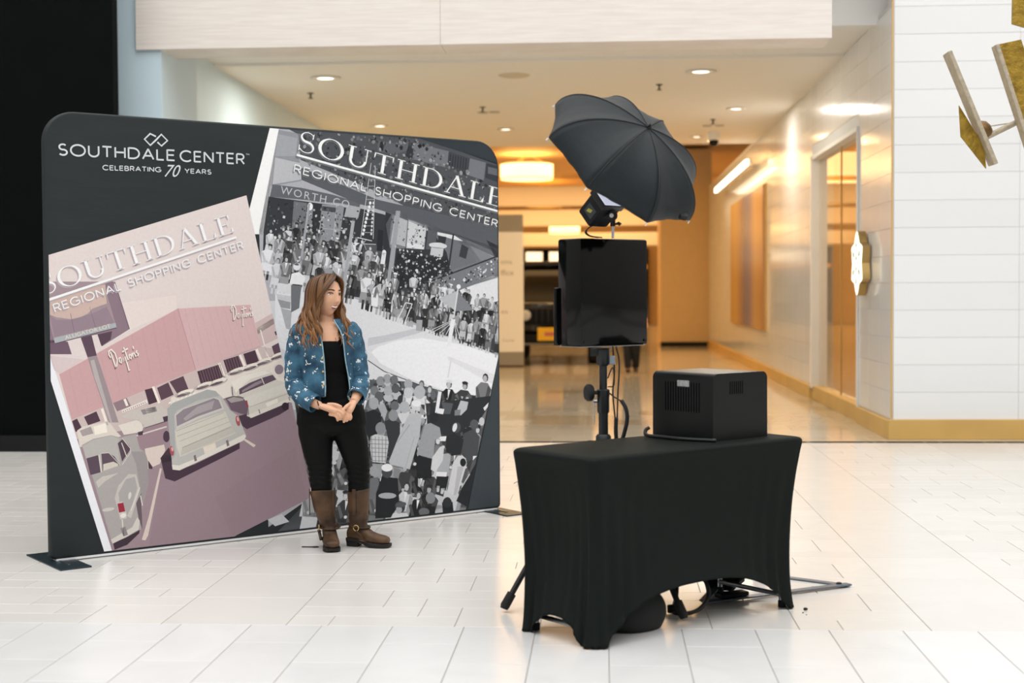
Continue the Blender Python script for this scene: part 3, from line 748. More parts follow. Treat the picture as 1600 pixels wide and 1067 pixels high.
r 4 5d6066 1356,2104 1548,2091 1765,2057 1959,2013 1949,1987 1803,2008 1688,2009 1594,2018 1337,2030
r 3 303338 1330,2031 1673,2001 1942,1982 2126,1947 2509,1835 2708,1797 2834,1652 3021,1696 3020,1526 2604,1402 2120,1406 1472,1488 1283,1602 1294,1829
r 4 6b6e73 1496,2010 1585,2001 1554,1776 1480,1841
r 4 8b8d92 1688,1996 1803,1995 1842,1988 1801,1763 1648,1778 1668,1853
r 5 2a2d32 1627,2002 1684,2000 1647,1752 1610,1760
r 5 43464b 1688,1986 1793,1978 1788,1949 1686,1958
r 4 a4a6ab 1861,2002 1959,1988 1939,1919 1841,1925
r 5 808388 1589,1993 1627,1994 1610,1777 1558,1768
r 6 e8e9ec 1624,1981 1622,1971 1617,1963 1609,1958 1601,1958 1593,1962 1588,1970 1586,1980 1588,1990 1594,1999 1601,2003 1609,2004 1617,1999 1622,1991
r 6 a9abb0 1667,1851 1840,1838 1840,1842 1668,1855
r 6 b5b7bb 1787,1991 1760,1788 1764,1788 1791,1991
r 6 c9cacd 1927,1759 2066,1757 2066,1761 1927,1763
r 4 4f5257 1937,1757 2124,1751 2123,1607 1936,1663
r 4 6a6d72 1986,1715 2124,1699 2110,1639 1985,1655
r 5 1f2227 2082,1854 2122,1846 2111,1716 2070,1720
r 4 77797f 2201,1981 2449,1909 2426,1732 2168,1738 2139,1884
r 4 2b2e33 2140,1988 2191,1981 2158,1737 2117,1728
r 5 c7c8cc 2308,1919 2443,1887 2421,1737 2291,1744
r 5 b0b2b6 2211,1973 2303,1940 2281,1748 2173,1772
r 6 d8d9dc 2296,1774 2426,1759 2421,1732 2291,1741
r 5 55585d 2459,1892 2522,1858 2510,1734 2436,1733
r 5 6b6e74 2449,1891 2661,1834 2748,1800 2879,1648 2637,1574 2596,1717
r 6 d9dadd 2527,1845 2661,1825 2726,1790 2661,1798 2527,1827
r 6 2d3035 2532,1823 2597,1815 2585,1770 2532,1778
r 7 cfd0d4 2600,1755 2592,1746 2572,1741 2543,1739 2512,1741 2485,1746 2466,1754 2460,1763 2468,1771 2488,1776 2516,1778 2548,1777 2575,1771 2594,1763
r 7 bfc1c5 2479,1751 2574,1743 2563,1681 2468,1698
r 6 35383d 2715,1772 2769,1746 2747,1674 2693,1691
r 7 2c2f34 2644,1834 2596,1569 2610,1567 2657,1833
r 7 9b9da2 2216,1974 2156,1568 2186,1565 2247,1972
r 5 23262b 2218,1708 2606,1671 2604,1444 2310,1405 2177,1466
r 6 74777d 2384,1502 2606,1593 3021,1705 3069,1718 3068,1569 2807,1505 2604,1444 2407,1404
r 7 2c2f34 2385,1498 3023,1696 3019,1705 2382,1506
r 6 dcdce0 2680,1464 3021,1590 3068,1590 3067,1407 2832,1367 2679,1402
r 5 3a3d42 2383,1494 2680,1460 3019,1399 3067,1398 3064,1014 2804,1106 2503,1197 2309,1282
r 5 d9d9dd 1366,1527 1756,1480 2004,1387 2309,1262 2602,1174 2829,1118 3016,1049 3062,843 2930,755 1930,891 1361,1145
r 4 c9cace 1238,1413 2120,1406 2303,712 1314,765
r 6 c2c3c8 2002,1176 2118,1189 2381,1232 2415,1207 2212,1163 2001,1124
r 7 eaeaee 2024,1087 2071,1118 2212,1155 2405,1166 2702,1117 3000,1033 2946,767 2775,775 2549,831 2305,908 2093,1013
r 8 3d4045 1998,1034 2114,961 2118,966 2002,1038
r 8 3d4045 2115,961 2400,856 2403,861 2117,966
r 8 3d4045 2401,856 2598,801 2599,807 2402,861
r 8 3d4045 2598,801 2945,755 2946,761 2599,807
r 8 d3d3d8 2621,1029 2595,905 2604,903 2631,1027
r 8 dedee2 2601,1045 2968,910 2957,847 2600,1020
r 6 55585c 1464,911 1660,883 1930,923 2305,891 2598,796 2946,754 2902,467 2806,177 2733,15 1919,-47 1303,-20 1595,219
r 7 2a2c30 2549,815 2941,754 2876,469 2597,613
r 7 34363a 2156,314 2594,258 2824,430 2733,15 2297,98 2164,192
r 8 bfbfc2 2212,196 2347,209 2543,137 2733,57 2702,9 2296,-5 2106,15
r 8 d5d5d8 2249,123 2592,70 2541,12 2200,5
r 6 26282b 1262,42 1595,219 1741,229 1784,106 1738,-8 1303,-20
r 7 c4c4c7 1297,108 1390,133 1441,82 1347,64
r 20 b5b7bb 2532,1419 2679,1467 2653,1341
r 20 7c7e84 2679,1467 2807,1339 2661,1334
r 21 d5d6d9 2679,1482 2643,1293 2653,1291 2689,1481
r 21 e6e6e9 2705,1494 2703,1487 2699,1482 2692,1479 2684,1479 2677,1482 2673,1487 2671,1494 2673,1501 2678,1506 2684,1509 2692,1509 2699,1506 2703,1501
r 20 e4e4e7 2627,1285 2661,1281 2621,1110 2591,1104
r 19 dddde0 2626,1273 2409,1194 2410,1191 2628,1270
r 19 dddde0 2626,1266 2458,1193 2460,1189 2628,1263
r 19 dddde0 2629,1262 2541,1198 2543,1195 2632,1260
r 19 dddde0 2633,1258 2582,1182 2586,1180 2637,1256
r 19 dddde0 2650,1260 2674,1130 2678,1130 2654,1261
r 19 dddde0 2654,1263 2708,1122 2712,1123 2658,1264
r 18 a2a4a8 2361,1283 2406,1281 2401,1210 2356,1214
r 18 e2e2e5 2028,1470 2060,1497 2083,1483 2074,1368 2027,1376
r 19 e4e4e7 2140,1706 2139,1698 2134,1692 2128,1688 2121,1688 2115,1691 2110,1698 2109,1706 2111,1714 2115,1721 2121,1725 2128,1725 2135,1721 2139,1715
r 19 dcdce0 2109,1706 2140,1706 2128,1635 2096,1638
r 19 e0e0e3 2206,1257 2284,1392 2278,1395 2201,1259
r 19 e0e0e3 2267,1249 2333,1385 2327,1387 2261,1251
r 19 e0e0e3 2280,1391 2329,1382 2330,1388 2282,1396
r 19 e0e0e3 2206,1259 2262,1241 2265,1246 2209,1264
r 19 9fa1a6 1591,1999 1521,1585 1536,1583 1606,1997
r 19 a4a6ab 1893,1903 1802,1390 1824,1387 1916,1900
r 19 9b9da2 2212,1951 2142,1528 2167,1525 2238,1949
r 18 c9cacd 2034,2264 1955,1800 1959,1800 2038,2264
r 18 c9cacd 2064,2240 2044,1793 2048,1793 2068,2240
r 18 b5b7bb 2022,2159 2062,2161 2062,2164 2022,2162
r 18 b5b7bb 2015,2118 2060,2120 2060,2122 2015,2121
r 18 b5b7bb 2008,2077 2058,2079 2058,2081 2008,2079
r 18 b5b7bb 2000,2035 2056,2037 2056,2040 2000,2038
r 18 b5b7bb 1993,1994 2054,1996 2054,1999 1993,1997
r 18 b5b7bb 1985,1953 2052,1955 2053,1957 1985,1956
r 18 b5b7bb 1978,1912 2051,1914 2051,1916 1978,1914
r 18 b5b7bb 1971,1871 2049,1872 2049,1875 1971,1873
r 18 b5b7bb 1963,1829 2047,1831 2047,1834 1963,1832
r 19 e5e5e8 2036,2016 2035,2011 2032,2008 2029,2005 2025,2005 2021,2007 2019,2011 2018,2015 2019,2020 2021,2023 2025,2025 2029,2025 2032,2024 2035,2020
r 19 d0d1d4 2058,2016 2057,2013 2055,2010 2052,2008 2049,2008 2046,2009 2044,2012 2044,2016 2044,2020 2046,2023 2049,2024 2052,2025 2055,2023 2057,2020
r 19 e5e5e8 2029,1991 2028,1987 2026,1983 2022,1981 2018,1981 2014,1983 2012,1987 2011,1991 2012,1995 2015,1999 2018,2001 2022,2001 2026,1999 2028,1996
r 19 d0d1d4 2055,1992 2055,1989 2053,1986 2050,1984 2047,1984 2044,1985 2042,1988 2041,1992 2042,1996 2044,1999 2047,2000 2050,2001 2053,1999 2055,1996
r 19 e5e5e8 2022,1967 2021,1963 2019,1959 2015,1957 2011,1957 2008,1959 2005,1962 2004,1967 2005,1971 2008,1975 2011,1977 2015,1977 2019,1975 2021,1972
r 19 d0d1d4 2053,1968 2052,1964 2050,1961 2048,1960 2045,1960 2042,1961 2040,1964 2039,1968 2040,1972 2042,1975 2045,1976 2048,1976 2051,1975 2052,1972
r 19 e5e5e8 2016,1943 2015,1939 2012,1935 2008,1933 2004,1933 2001,1935 1998,1938 1998,1943 1999,1947 2001,1951 2005,1953 2009,1953 2012,1951 2015,1948
r 19 d0d1d4 2051,1944 2050,1940 2048,1937 2045,1936 2042,1936 2039,1937 2038,1940 2037,1944 2038,1947 2040,1951 2042,1952 2046,1952 2048,1951 2050,1948
r 19 e5e5e8 2009,1919 2008,1915 2005,1911 2002,1909 1998,1909 1994,1911 1992,1914 1991,1919 1992,1923 1994,1927 1998,1929 2002,1929 2006,1927 2008,1923
r 19 d0d1d4 2049,1920 2048,1916 2046,1913 2043,1912 2040,1911 2037,1913 2035,1916 2035,1920 2035,1923 2037,1926 2040,1928 2043,1928 2046,1927 2048,1924
r 19 e5e5e8 2002,1895 2001,1890 1999,1887 1995,1885 1991,1885 1988,1886 1985,1890 1984,1894 1985,1899 1988,1903 1991,1905 1995,1905 1999,1903 2001,1899
r 19 d0d1d4 2046,1896 2046,1892 2044,1889 2041,1887 2038,1887 2035,1889 2033,1892 2032,1896 2033,1899 2035,1902 2038,1904 2041,1904 2044,1903 2046,1900
r 19 e5e5e8 1995,1871 1994,1866 1992,1863 1988,1861 1984,1861 1981,1862 1978,1866 1978,1870 1978,1875 1981,1878 1985,1881 1989,1881 1992,1879 1995,1875
r 19 d0d1d4 2044,1872 2043,1868 2041,1865 2039,1863 2035,1863 2033,1865 2031,1868 2030,1872 2031,1875 2033,1878 2036,1880 2039,1880 2042,1879 2043,1876
r 19 e5e5e8 1989,1847 1988,1842 1985,1839 1982,1837 1978,1836 1974,1838 1972,1842 1971,1846 1972,1851 1974,1854 1978,1856 1982,1857 1985,1855 1988,1851
r 19 d0d1d4 2042,1848 2041,1844 2039,1841 2036,1839 2033,1839 2030,1841 2029,1844 2028,1848 2029,1851 2031,1854 2033,1856 2037,1856 2039,1854 2041,1852
r 19 e5e5e8 1982,1823 1981,1818 1979,1814 1975,1812 1971,1812 1967,1814 1965,1818 1964,1822 1965,1827 1968,1830 1971,1832 1975,1832 1979,1831 1981,1827
r 19 d0d1d4 2040,1824 2039,1820 2037,1817 2034,1815 2031,1815 2028,1817 2026,1820 2026,1823 2026,1827 2028,1830 2031,1832 2034,1832 2037,1830 2039,1827
r 19 dddde0 1932,1797 2036,1778 2037,1782 1933,1802
r 18 b5b7bb 1953,1727 1998,1791 1995,1793 1950,1728
r 18 b5b7bb 1997,1724 1968,1792 1965,1791 1994,1723
r 18 d2d3d6 1381,1520 1475,1507 1467,1452 1377,1472
r 19 c0c1c5 1373,1453 1470,1439 1466,1407 1380,1421
r 18 8f9196 1380,1421 1466,1404 1464,1362 1401,1372
r 18 a6a8ad 1401,1369 1473,1352 1464,1238 1435,1245
r 22 d9d9dc 1536,1618 1533,1607 1526,1599 1516,1594 1505,1594 1495,1598 1489,1607 1486,1618 1489,1628 1496,1637 1506,1642 1517,1642 1527,1637 1533,1629
r 21 e2e2e5 1476,1575 1526,1585 1570,1550 1547,1507 1460,1514
r 20 6a6d72 1471,1507 1540,1501 1524,1367 1469,1342
r 22 63666b 1528,1627 1524,1624 1516,1623 1507,1624 1497,1627 1489,1632 1484,1637 1483,1641 1487,1644 1494,1645 1504,1644 1514,1641 1522,1636 1527,1631
r 23 d0d0d3 2387,738 2383,722 2373,709 2358,703 2342,704 2327,712 2317,725 2314,741 2318,757 2328,769 2342,776 2359,775 2373,767 2383,754
r 22 b9bbbf 2304,689 2395,679 2377,536 2301,330 2156,374 2145,390 2202,509 2270,638
r 24 e6e6e9 2392,747 2389,738 2378,731 2364,728 2348,729 2333,733 2323,741 2320,751 2323,760 2334,766 2348,770 2364,769 2379,764 2389,756
r 24 9fa1a6 2301,619 2205,511 2210,507 2306,615
r 23 a0a2a7 2335,539 2265,343 2269,341 2339,538
r 21 85878b 2183,349 2233,335 2216,279 2177,292
r 23 24262a 2524,648 2520,633 2510,621 2496,615 2481,616 2467,624 2458,637 2454,652 2458,667 2468,678 2482,684 2497,683 2511,676 2520,663
r 22 9a9ca1 2417,610 2463,617 2532,584 2544,525 2497,509 2478,384 2353,422 2382,516
r 21 1d1f22 2358,412 2478,384 2466,259 2351,268
r 21 b5b6ba 2363,267 2385,260 2379,208 2362,219
r 21 b5b6ba 2397,255 2414,251 2402,215 2385,217
r 23 4a4c50 2697,574 2693,559 2683,547 2669,541 2653,542 2639,550 2629,563 2626,578 2630,594 2640,605 2654,611 2670,610 2684,603 2694,590
r 22 26282c 2584,522 2649,538 2720,494 2695,397 2624,393 2578,425
r 24 e0e0e3 2666,572 2660,561 2652,552 2644,549 2637,551 2632,558 2631,569 2634,582 2639,593 2647,602 2655,605 2662,603 2667,596 2668,585
r 23 d0d1d4 2531,458 2566,465 2554,368 2495,295 2461,317 2473,394
r 22 a9abaf 2531,409 2619,413 2600,287 2507,299
r 24 e3e3e6 2501,299 2586,290 2582,261 2501,270
r 21 1f2124 2506,270 2600,262 2575,171 2494,198
r 21 c5c6c9 2506,207 2529,205 2523,166 2505,168
r 21 c5c6c9 2540,189 2570,186 2552,149 2534,155
r 22 55575b 2838,585 2835,571 2825,560 2812,554 2797,555 2783,563 2774,575 2771,589 2774,604 2784,615 2797,620 2812,619 2826,612 2835,600
r 21 47494d 2720,533 2792,558 2846,505 2827,368 2743,344 2708,436
r 23 c9cacd 2660,370 2660,370 2660,370 2660,370 2660,370 2660,370 2659,370 2659,370 2659,370 2660,370 2660,370 2660,370 2660,370 2660,370
r 24 cfcfd2 2636,352 2672,389 2707,391 2737,365 2736,315 2669,138 2634,135 2587,160
r 25 1f2124 2737,342 2734,330 2727,321 2718,316 2707,317 2698,323 2691,333 2689,345 2691,357 2698,366 2708,371 2718,370 2728,364 2734,354
r 25 b5b6b9 2671,320 2718,315 2660,136 2636,134
r 23 8b8d91 2124,604 2120,588 2110,575 2095,569 2078,570 2063,578 2053,592 2049,609 2053,625 2064,638 2079,645 2095,644 2110,635 2120,621
r 22 c9cacd 2015,559 2048,571 2136,552 2146,513 2123,382 2024,399 2009,485
r 24 7f8186 2018,559 2022,399 2027,399 2023,559
r 24 7f8186 2045,557 2046,397 2050,397 2049,557
r 24 7f8186 2071,556 2070,395 2075,395 2075,555
r 24 7f8186 2097,554 2094,393 2099,393 2101,554
r 24 7f8186 2123,552 2118,392 2123,391 2128,552
r 24 85878c 2013,539 2144,525 2144,529 2013,543
r 24 85878c 2012,512 2144,499 2144,503 2013,516
r 24 85878c 2012,486 2144,472 2144,476 2012,490
r 24 85878c 2012,460 2143,446 2143,449 2012,464
r 24 85878c 2012,434 2143,419 2143,423 2012,437
r 24 85878c 2011,407 2143,393 2143,396 2011,411
r 21 9b9da1 2024,389 2101,379 2089,290 2034,294
r 24 44464a 2171,326 2167,308 2156,295 2139,288 2122,290 2106,299 2095,314 2091,332 2096,349 2107,363 2123,370 2140,368 2156,359 2167,344
r 23 1f2124 2078,272 2133,296 2210,280 2220,126 2163,36 2042,41 2049,198
r 25 ededf0 2173,351 2169,341 2157,333 2140,330 2122,331 2105,337 2094,347 2089,358 2094,368 2105,376 2122,379 2141,378 2158,372 2169,362
r 24 a9abaf 2198,171 2192,163 2173,158 2146,157 2117,160 2090,166 2072,174 2066,183 2072,190 2091,195 2117,197 2147,194 2173,188 2192,180
r 24 a0a2a6 2067,339 2064,324 2055,313 2042,308 2027,309 2014,316 2005,329 2002,344 2005,358 2015,369 2028,375 2042,374 2055,366 2064,354
r 23 6f7175 2007,296 2067,301 2077,243 2033,162 2000,165
r 24 85878b 2493,130 2490,114 2479,102 2464,96 2448,98 2433,106 2423,120 2420,136 2423,152 2434,164 2449,170 2465,169 2480,160 2490,146
r 23 1d1f22 2412,79 2493,76 2490,18 2412,26
r 24 66686c 2448,45 2443,34 2432,26 2415,23 2397,25 2380,31 2369,41 2365,53 2369,63 2381,71 2397,74 2416,72 2432,66 2444,56
r 24 2a2c30 2622,89 2618,74 2608,62 2594,57 2578,58 2564,66 2555,80 2551,95 2555,110 2565,121 2579,127 2595,126 2609,117 2618,104
r 23 1d1f22 2545,96 2628,93 2635,28 2551,27
r 24 3a3c40 2264,93 2260,76 2249,64 2233,58 2217,59 2201,68 2191,83 2187,100 2191,117 2202,129 2217,135 2234,134 2249,125 2260,110
r 23 d0d1d4 2175,63 2276,54 2298,16 2152,30
r 25 a5a7ab 2240,76 2237,66 2231,58 2222,54 2212,55 2203,60 2197,69 2195,80 2197,91 2204,99 2213,103 2223,102 2232,96 2238,87
r 26 55585d 2273,113 2270,105 2260,98 2244,94 2225,93 2208,96 2195,101 2189,108 2192,116 2202,123 2219,127 2237,128 2255,126 2268,120
r 22 a5a7ab 2076,763 2072,746 2062,734 2047,727 2031,728 2016,736 2006,750 2002,767 2006,783 2016,796 2031,803 2048,802 2063,794 2073,780
r 21 222428 1974,712 2039,727 2093,696 2094,592 2004,541 1972,600
r 21 5a5c60 2111,804 2107,789 2098,778 2085,772 2070,773 2057,780 2048,792 2045,807 2048,821 2058,833 2071,839 2085,838 2099,831 2108,819
r 20 a9abaf 2061,754 2116,761 2137,713 2115,648 2093,696
r 22 8d8f93 2217,680 2213,664 2203,652 2189,646 2173,647 2159,654 2149,668 2146,684 2149,699 2159,711 2174,718 2190,717 2204,709 2213,696
r 21 34363a 2115,648 2170,663 2231,631 2230,564 2168,435 2123,382 2146,513
r 21 b0b2b6 2304,727 2300,711 2289,698 2274,691 2257,692 2241,700 2231,714 2227,731 2231,748 2242,761 2257,768 2274,767 2290,759 2300,745
r 20 cfd0d3 2209,690 2305,703 2293,647 2248,621
r 21 b3b5b9 2423,818 2418,799 2406,784 2389,776 2369,777 2352,787 2340,802 2336,822 2341,840 2353,855 2370,863 2389,862 2407,853 2419,837
r 20 d8d8db 2328,798 2431,793 2430,735 2339,750
r 21 c5c6ca 2328,817 2325,802 2315,791 2302,785 2287,786 2273,793 2264,805 2261,820 2264,835 2274,847 2287,853 2302,852 2316,845 2325,832
r 20 dcdcdf 2255,802 2328,798 2305,742 2249,754
r 20 8d8f93 2121,902 2117,889 2109,879 2096,874 2083,875 2070,881 2062,892 2059,905 2062,918 2071,928 2083,933 2097,933 2109,927 2118,916
r 19 b9bbbf 2132,859 2128,847 2118,838 2103,833 2086,834 2071,840 2061,850 2058,863 2061,875 2072,884 2087,889 2103,888 2118,882 2129,872
r 20 9c9ea2 2170,915 2167,902 2158,891 2146,886 2132,887 2120,893 2112,904 2109,917 2112,930 2120,940 2133,946 2147,945 2159,939 2167,928
r 19 b9bbbf 2182,871 2178,859 2168,850 2153,845 2136,846 2121,852 2111,862 2107,875 2111,887 2121,896 2136,901 2153,900 2168,894 2178,884
r 20 6a6c70 2220,903 2217,890 2208,880 2196,874 2182,875 2169,881 2161,892 2158,906 2161,919 2170,929 2182,934 2196,934 2209,927 2217,916
r 19 b9bbbf 2232,860 2228,848 2218,838 2202,833 2186,834 2170,840 2160,851 2157,863 2160,875 2171,885 2186,890 2203,889 2218,883 2228,872
r 20 a9abaf 2175,839 2172,826 2163,815 2151,810 2137,811 2125,817 2116,828 2113,841 2116,854 2125,864 2138,870 2151,869 2164,863 2172,852
r 19 b9bbbf 2187,795 2183,783 2172,774 2157,769 2141,770 2126,776 2115,786 2112,799 2116,811 2126,820 2141,825 2158,824 2173,818 2183,808
r 20 77797d 2076,843 2073,830 2064,820 2052,815 2038,815 2026,822 2018,833 2015,846 2018,859 2027,869 2039,874 2053,874 2065,867 2073,856
r 19 b9bbbf 2088,800 2084,788 2073,779 2058,774 2042,775 2027,781 2017,791 2014,804 2017,816 2028,825 2043,830 2059,829 2074,823 2084,813
r 20 55575b 2231,850 2228,837 2219,827 2206,822 2192,822 2180,829 2172,840 2169,853 2172,866 2181,876 2193,882 2207,881 2219,875 2228,864
r 19 b9bbbf 2243,807 2239,795 2228,785 2213,780 2196,781 2181,788 2171,798 2167,810 2171,823 2181,832 2197,837 2213,836 2229,830 2239,819
r 20 34363a 2275,777 2272,764 2263,753 2250,748 2236,749 2224,755 2215,766 2212,780 2216,793 2224,803 2237,808 2251,808 2263,801 2272,790
r 19 b9bbbf 2287,733 2283,721 2272,711 2257,707 2240,708 2225,714 2214,724 2211,737 2215,749 2225,759 2241,763 2257,763 2273,756 2283,746
r 20 66686c 2224,741 2221,728 2212,718 2200,713 2186,713 2173,720 2165,731 2162,744 2165,757 2174,767 2186,773 2200,772 2213,766 2221,755
r 19 b9bbbf 2236,698 2232,685 2221,676 2206,671 2189,672 2174,679 2164,689 2160,702 2164,714 2175,723 2190,728 2207,727 2222,721 2232,710
r 20 a5a7ab 2327,875 2323,862 2314,851 2302,846 2288,847 2275,853 2267,864 2264,877 2267,891 2276,901 2288,906 2302,906 2315,899 2324,888
r 19 b9bbbf 2339,831 2335,819 2324,809 2308,804 2291,805 2276,812 2266,822 2262,835 2266,847 2277,856 2292,861 2309,860 2324,854 2335,844
r 20 2b2d31 2424,745 2940,769 2939,719 2841,605 2602,521 2440,580
r 21 e6e6e9 2523,818 2549,812 2528,711 2493,664
r 22 e3e3e6 2516,711 2569,701 2559,668 2510,678
r 21 55575b 2546,749 2639,734 2615,667 2568,670
r 21 b9bbbf 2698,751 2758,738 2746,689 2698,653 2656,665
r 22 7d7f83 2651,690 2698,692 2692,655 2648,655
r 22 e3e3e6 2538,525 2584,524 2576,492 2534,496
r 21 c5c6c9 2887,602 2885,590 2879,581 2870,576 2860,577 2851,583 2845,593 2843,605 2846,617 2852,626 2861,631 2870,630 2879,625 2885,614
r 21 dcdcdf 2878,692 2927,730 2937,719 2890,672
r 22 e6e6e9 2793,380 2825,378 2791,351
r 23 c5c6c9 2762,266 2696,182 2703,178 2769,261
r 21 63656a 2503,795 2501,782 2495,772 2487,767 2477,767 2469,773 2464,784 2462,796 2464,809 2470,819 2478,824 2487,824 2496,818 2501,807
r 20 e0e0e3 2419,784 2465,743 2452,666 2418,688
r 20 232529 2827,348 2876,384 2838,228 2764,36 2657,95 2705,180
f 30 3f464c 3076,1270 3016,1062 2738,-11 3109,-22 3119,1269
f 30 323a40 2132,2527 2359,2444 3073,2297 3126,2299 3129,2635
"""

# ================================================================== FABRIC BACKDROP
BW, BH = 3.019, 2.45
bd = empty('fabric_backdrop', (-2.993, 7.495, 0), math.atan2(0.6446, 0.7645), 'tall dark tension fabric backdrop printed with two tilted vintage photographs', 'backdrop')
def rrect(x0, z0, x1, z1, rt, rb, n=10):
    pts = []
    for cx, cz, r, a0 in ((x1 - rt, z1 - rt, rt, 0), (x0 + rt, z1 - rt, rt, PI / 2), (x0 + rb, z0 + rb, rb, PI), (x1 - rb, z0 + rb, rb, 1.5 * PI)):
        for k_ in range(n + 1): a = a0 + PI / 2 * k_ / n; pts.append((cx + r * math.cos(a), cz + r * math.sin(a)))
    return pts
fabric_m = mat('backdrop_fabric', '1f2728', 0.62, noise=0.06, nscale=3, bump=0.25, bscale=5, stretch=(0.6, 1, 3), spec=0.35)
b = MB(); rings = []
for (ins, y) in ((0.0135, 0.0), (0.008, 0.0008), (0.0035, 0.004), (0.0, 0.013), (0.0, 0.045), (0.0035, 0.054), (0.0135, 0.058)):
    rings.append([(x, y, z) for x, z in rrect(ins, 0.016 + ins, BW - ins, BH - ins, 0.17 - ins, 0.03 - ins)])
b.loft(rings); fab = b.build('fabric_cover', fabric_m, bd, smooth=35)
# white zip edge along the bottom
b = MB(); b.box((BW / 2, 0.026, 0.012), (BW - 0.06, 0.05, 0.012)); b.build('white_hem', mat('hem_white', 'e8e8ea', 0.6), bd)
def clip(poly, reg):
    """Sutherland-Hodgman against a convex counter-clockwise region"""
    out = poly
    for i in range(len(reg)):
        a, c = reg[i], reg[(i + 1) % len(reg)]
        if not out: return out
        inp, out = out, []
        def side(p): return (c[0] - a[0]) * (p[1] - a[1]) - (c[1] - a[1]) * (p[0] - a[0])
        for j in range(len(inp)):
            p, q_ = inp[j - 1], inp[j]; sp, sq = side(p), side(q_)
            if (sp >= 0) != (sq >= 0):
                t_ = sp / (sp - sq); out.append((p[0] + (q_[0] - p[0]) * t_, p[1] + (q_[1] - p[1]) * t_))
            if sq >= 0: out.append(q_)
    return out
FULL = rrect(0.0145, 0.031, BW - 0.0145, BH - 0.0145, 0.157, 0.017, 8)
LREG = [(0.0146, 1.6645), (0.0123, 1.1257), (0.3432, -0.0119), (1.0144, 0.008), (1.599, 0.2184), (1.1849, 2.0334)]
RREG = [(1.4074, 2.4784), (0.83, -0.02), (2.7379, -0.0111), (3.0165, 1.0707), (3.0654, 1.2489), (3.0733, 2.2839), (2.3207, 2.4664)]
class Print:
    def __init__(s): s.v = []; s.f = []; s.c = []
    def tri(s, t, layer, col, reg=None):
        p = t
        if reg: p = clip(p, reg)
        p = clip(p, FULL)
        if len(p) < 3: return
        n = len(s.v); y = -0.0004 - layer * 0.00003
        s.v += [(a, y, z) for a, z in p]; s.f.append(tuple(range(n, n + len(p)))); s.c.append(col)
    def poly(s, pts, layer, col, reg=None):
        if len(pts) == 3: s.tri(list(pts), layer, col, reg); return
        for t in tessellate_polygon([[Vector((a, z, 0)) for a, z in pts]]): 
            q_ = [pts[i] for i in t]
            if (q_[1][0] - q_[0][0]) * (q_[2][1] - q_[0][1]) - (q_[1][1] - q_[0][1]) * (q_[2][0] - q_[0][0]) < 0: q_.reverse()
            s.tri(q_, layer, col, reg)
    def ell(s, x, z, rx, rz_, layer, col, reg=None, ang=0.0, n=9):
        c_, s_ = math.cos(ang), math.sin(ang)
        s.poly([(x + rx * math.cos(2 * PI * k_ / n) * c_ - rz_ * math.sin(2 * PI * k_ / n) * s_, z + rx * math.cos(2 * PI * k_ / n) * s_ + rz_ * math.sin(2 * PI * k_ / n) * c_) for k_ in range(n)], layer, col, reg)
    def build(s, name, parent, m):
        me = bpy.data.meshes.new(name); me.from_pydata(s.v, [], s.f); me.materials.append(m)
        at = me.color_attributes.new('ink', 'FLOAT_COLOR', 'CORNER'); buf = []
        for f, c_ in zip(s.f, s.c): buf += (list(c_) + [1.0]) * len(f)
        at.data.foreach_set('color', buf)
        o = bpy.data.objects.new(name, me); COL.objects.link(o); o.parent = parent; return o
def ink_mat(name, grain):
    m = bpy.data.materials.new(name); m.use_nodes = True; nt = m.node_tree; p = nt.nodes['Principled BSDF']
    a = nt.nodes.new('ShaderNodeAttribute'); a.attribute_name = 'ink'
    n = nt.nodes.new('ShaderNodeTexNoise'); n.inputs['Scale'].default_value = 55; n.inputs['Detail'].default_value = 6; n.inputs['Roughness'].default_value = 0.75
    tc = nt.nodes.new('ShaderNodeTexCoord'); nt.links.new(tc.outputs['Object'], n.inputs['Vector'])
    mr = nt.nodes.new('ShaderNodeMapRange'); mr.inputs[1].default_value = 0.25; mr.inputs[2].default_value = 0.75; mr.inputs[3].default_value = 1 - grain; mr.inputs[4].default_value = 1 + grain
    nt.links.new(n.outputs['Fac'], mr.inputs[0])
    mx = nt.nodes.new('ShaderNodeMix'); mx.data_type = 'RGBA'; mx.blend_type = 'MULTIPLY'; mx.inputs[0].default_value = 1
    nt.links.new(a.outputs['Color'], mx.inputs[6]); nt.links.new(mr.outputs[0], mx.inputs[7]); nt.links.new(mx.outputs[2], p.inputs['Base Color'])
    p.inputs['Roughness'].default_value = 0.7; p.inputs['Specular IOR Level'].default_value = 0.3
    return m
INK = ink_mat('printed_ink', 0.05); INK_BW = ink_mat('printed_ink_bw', 0.09)
GAIN = 1.1
def ink(h): return tuple(min(0.95, c_ * GAIN) for c_ in lin(h))
def grey(v): return ink((v / 255, v / 255 * 1.004, v / 255 * 1.025))
PL, PR, PT = Print(), Print(), Print()
for row in PRINT_DATA.strip().split('\n'):
    reg, lay, col, *pts = row.split(' ')
    pts = [tuple(int(v) / 1000 for v in p.split(',')) for p in pts]; lay = int(lay)
    if reg == 'l': PL.poly(pts, lay + 34, ink(col), LREG)
    elif reg == 'r': PR.poly(pts, lay, ink(col), RREG)
    elif lay in (2, 3): PL.poly(pts, lay + 34, ink(col))
    elif lay == 30: PR.poly(pts, 31, tuple(c_ * 0.9 for c_ in lin(col)))
    else: PT.poly(pts, lay, ink(col))
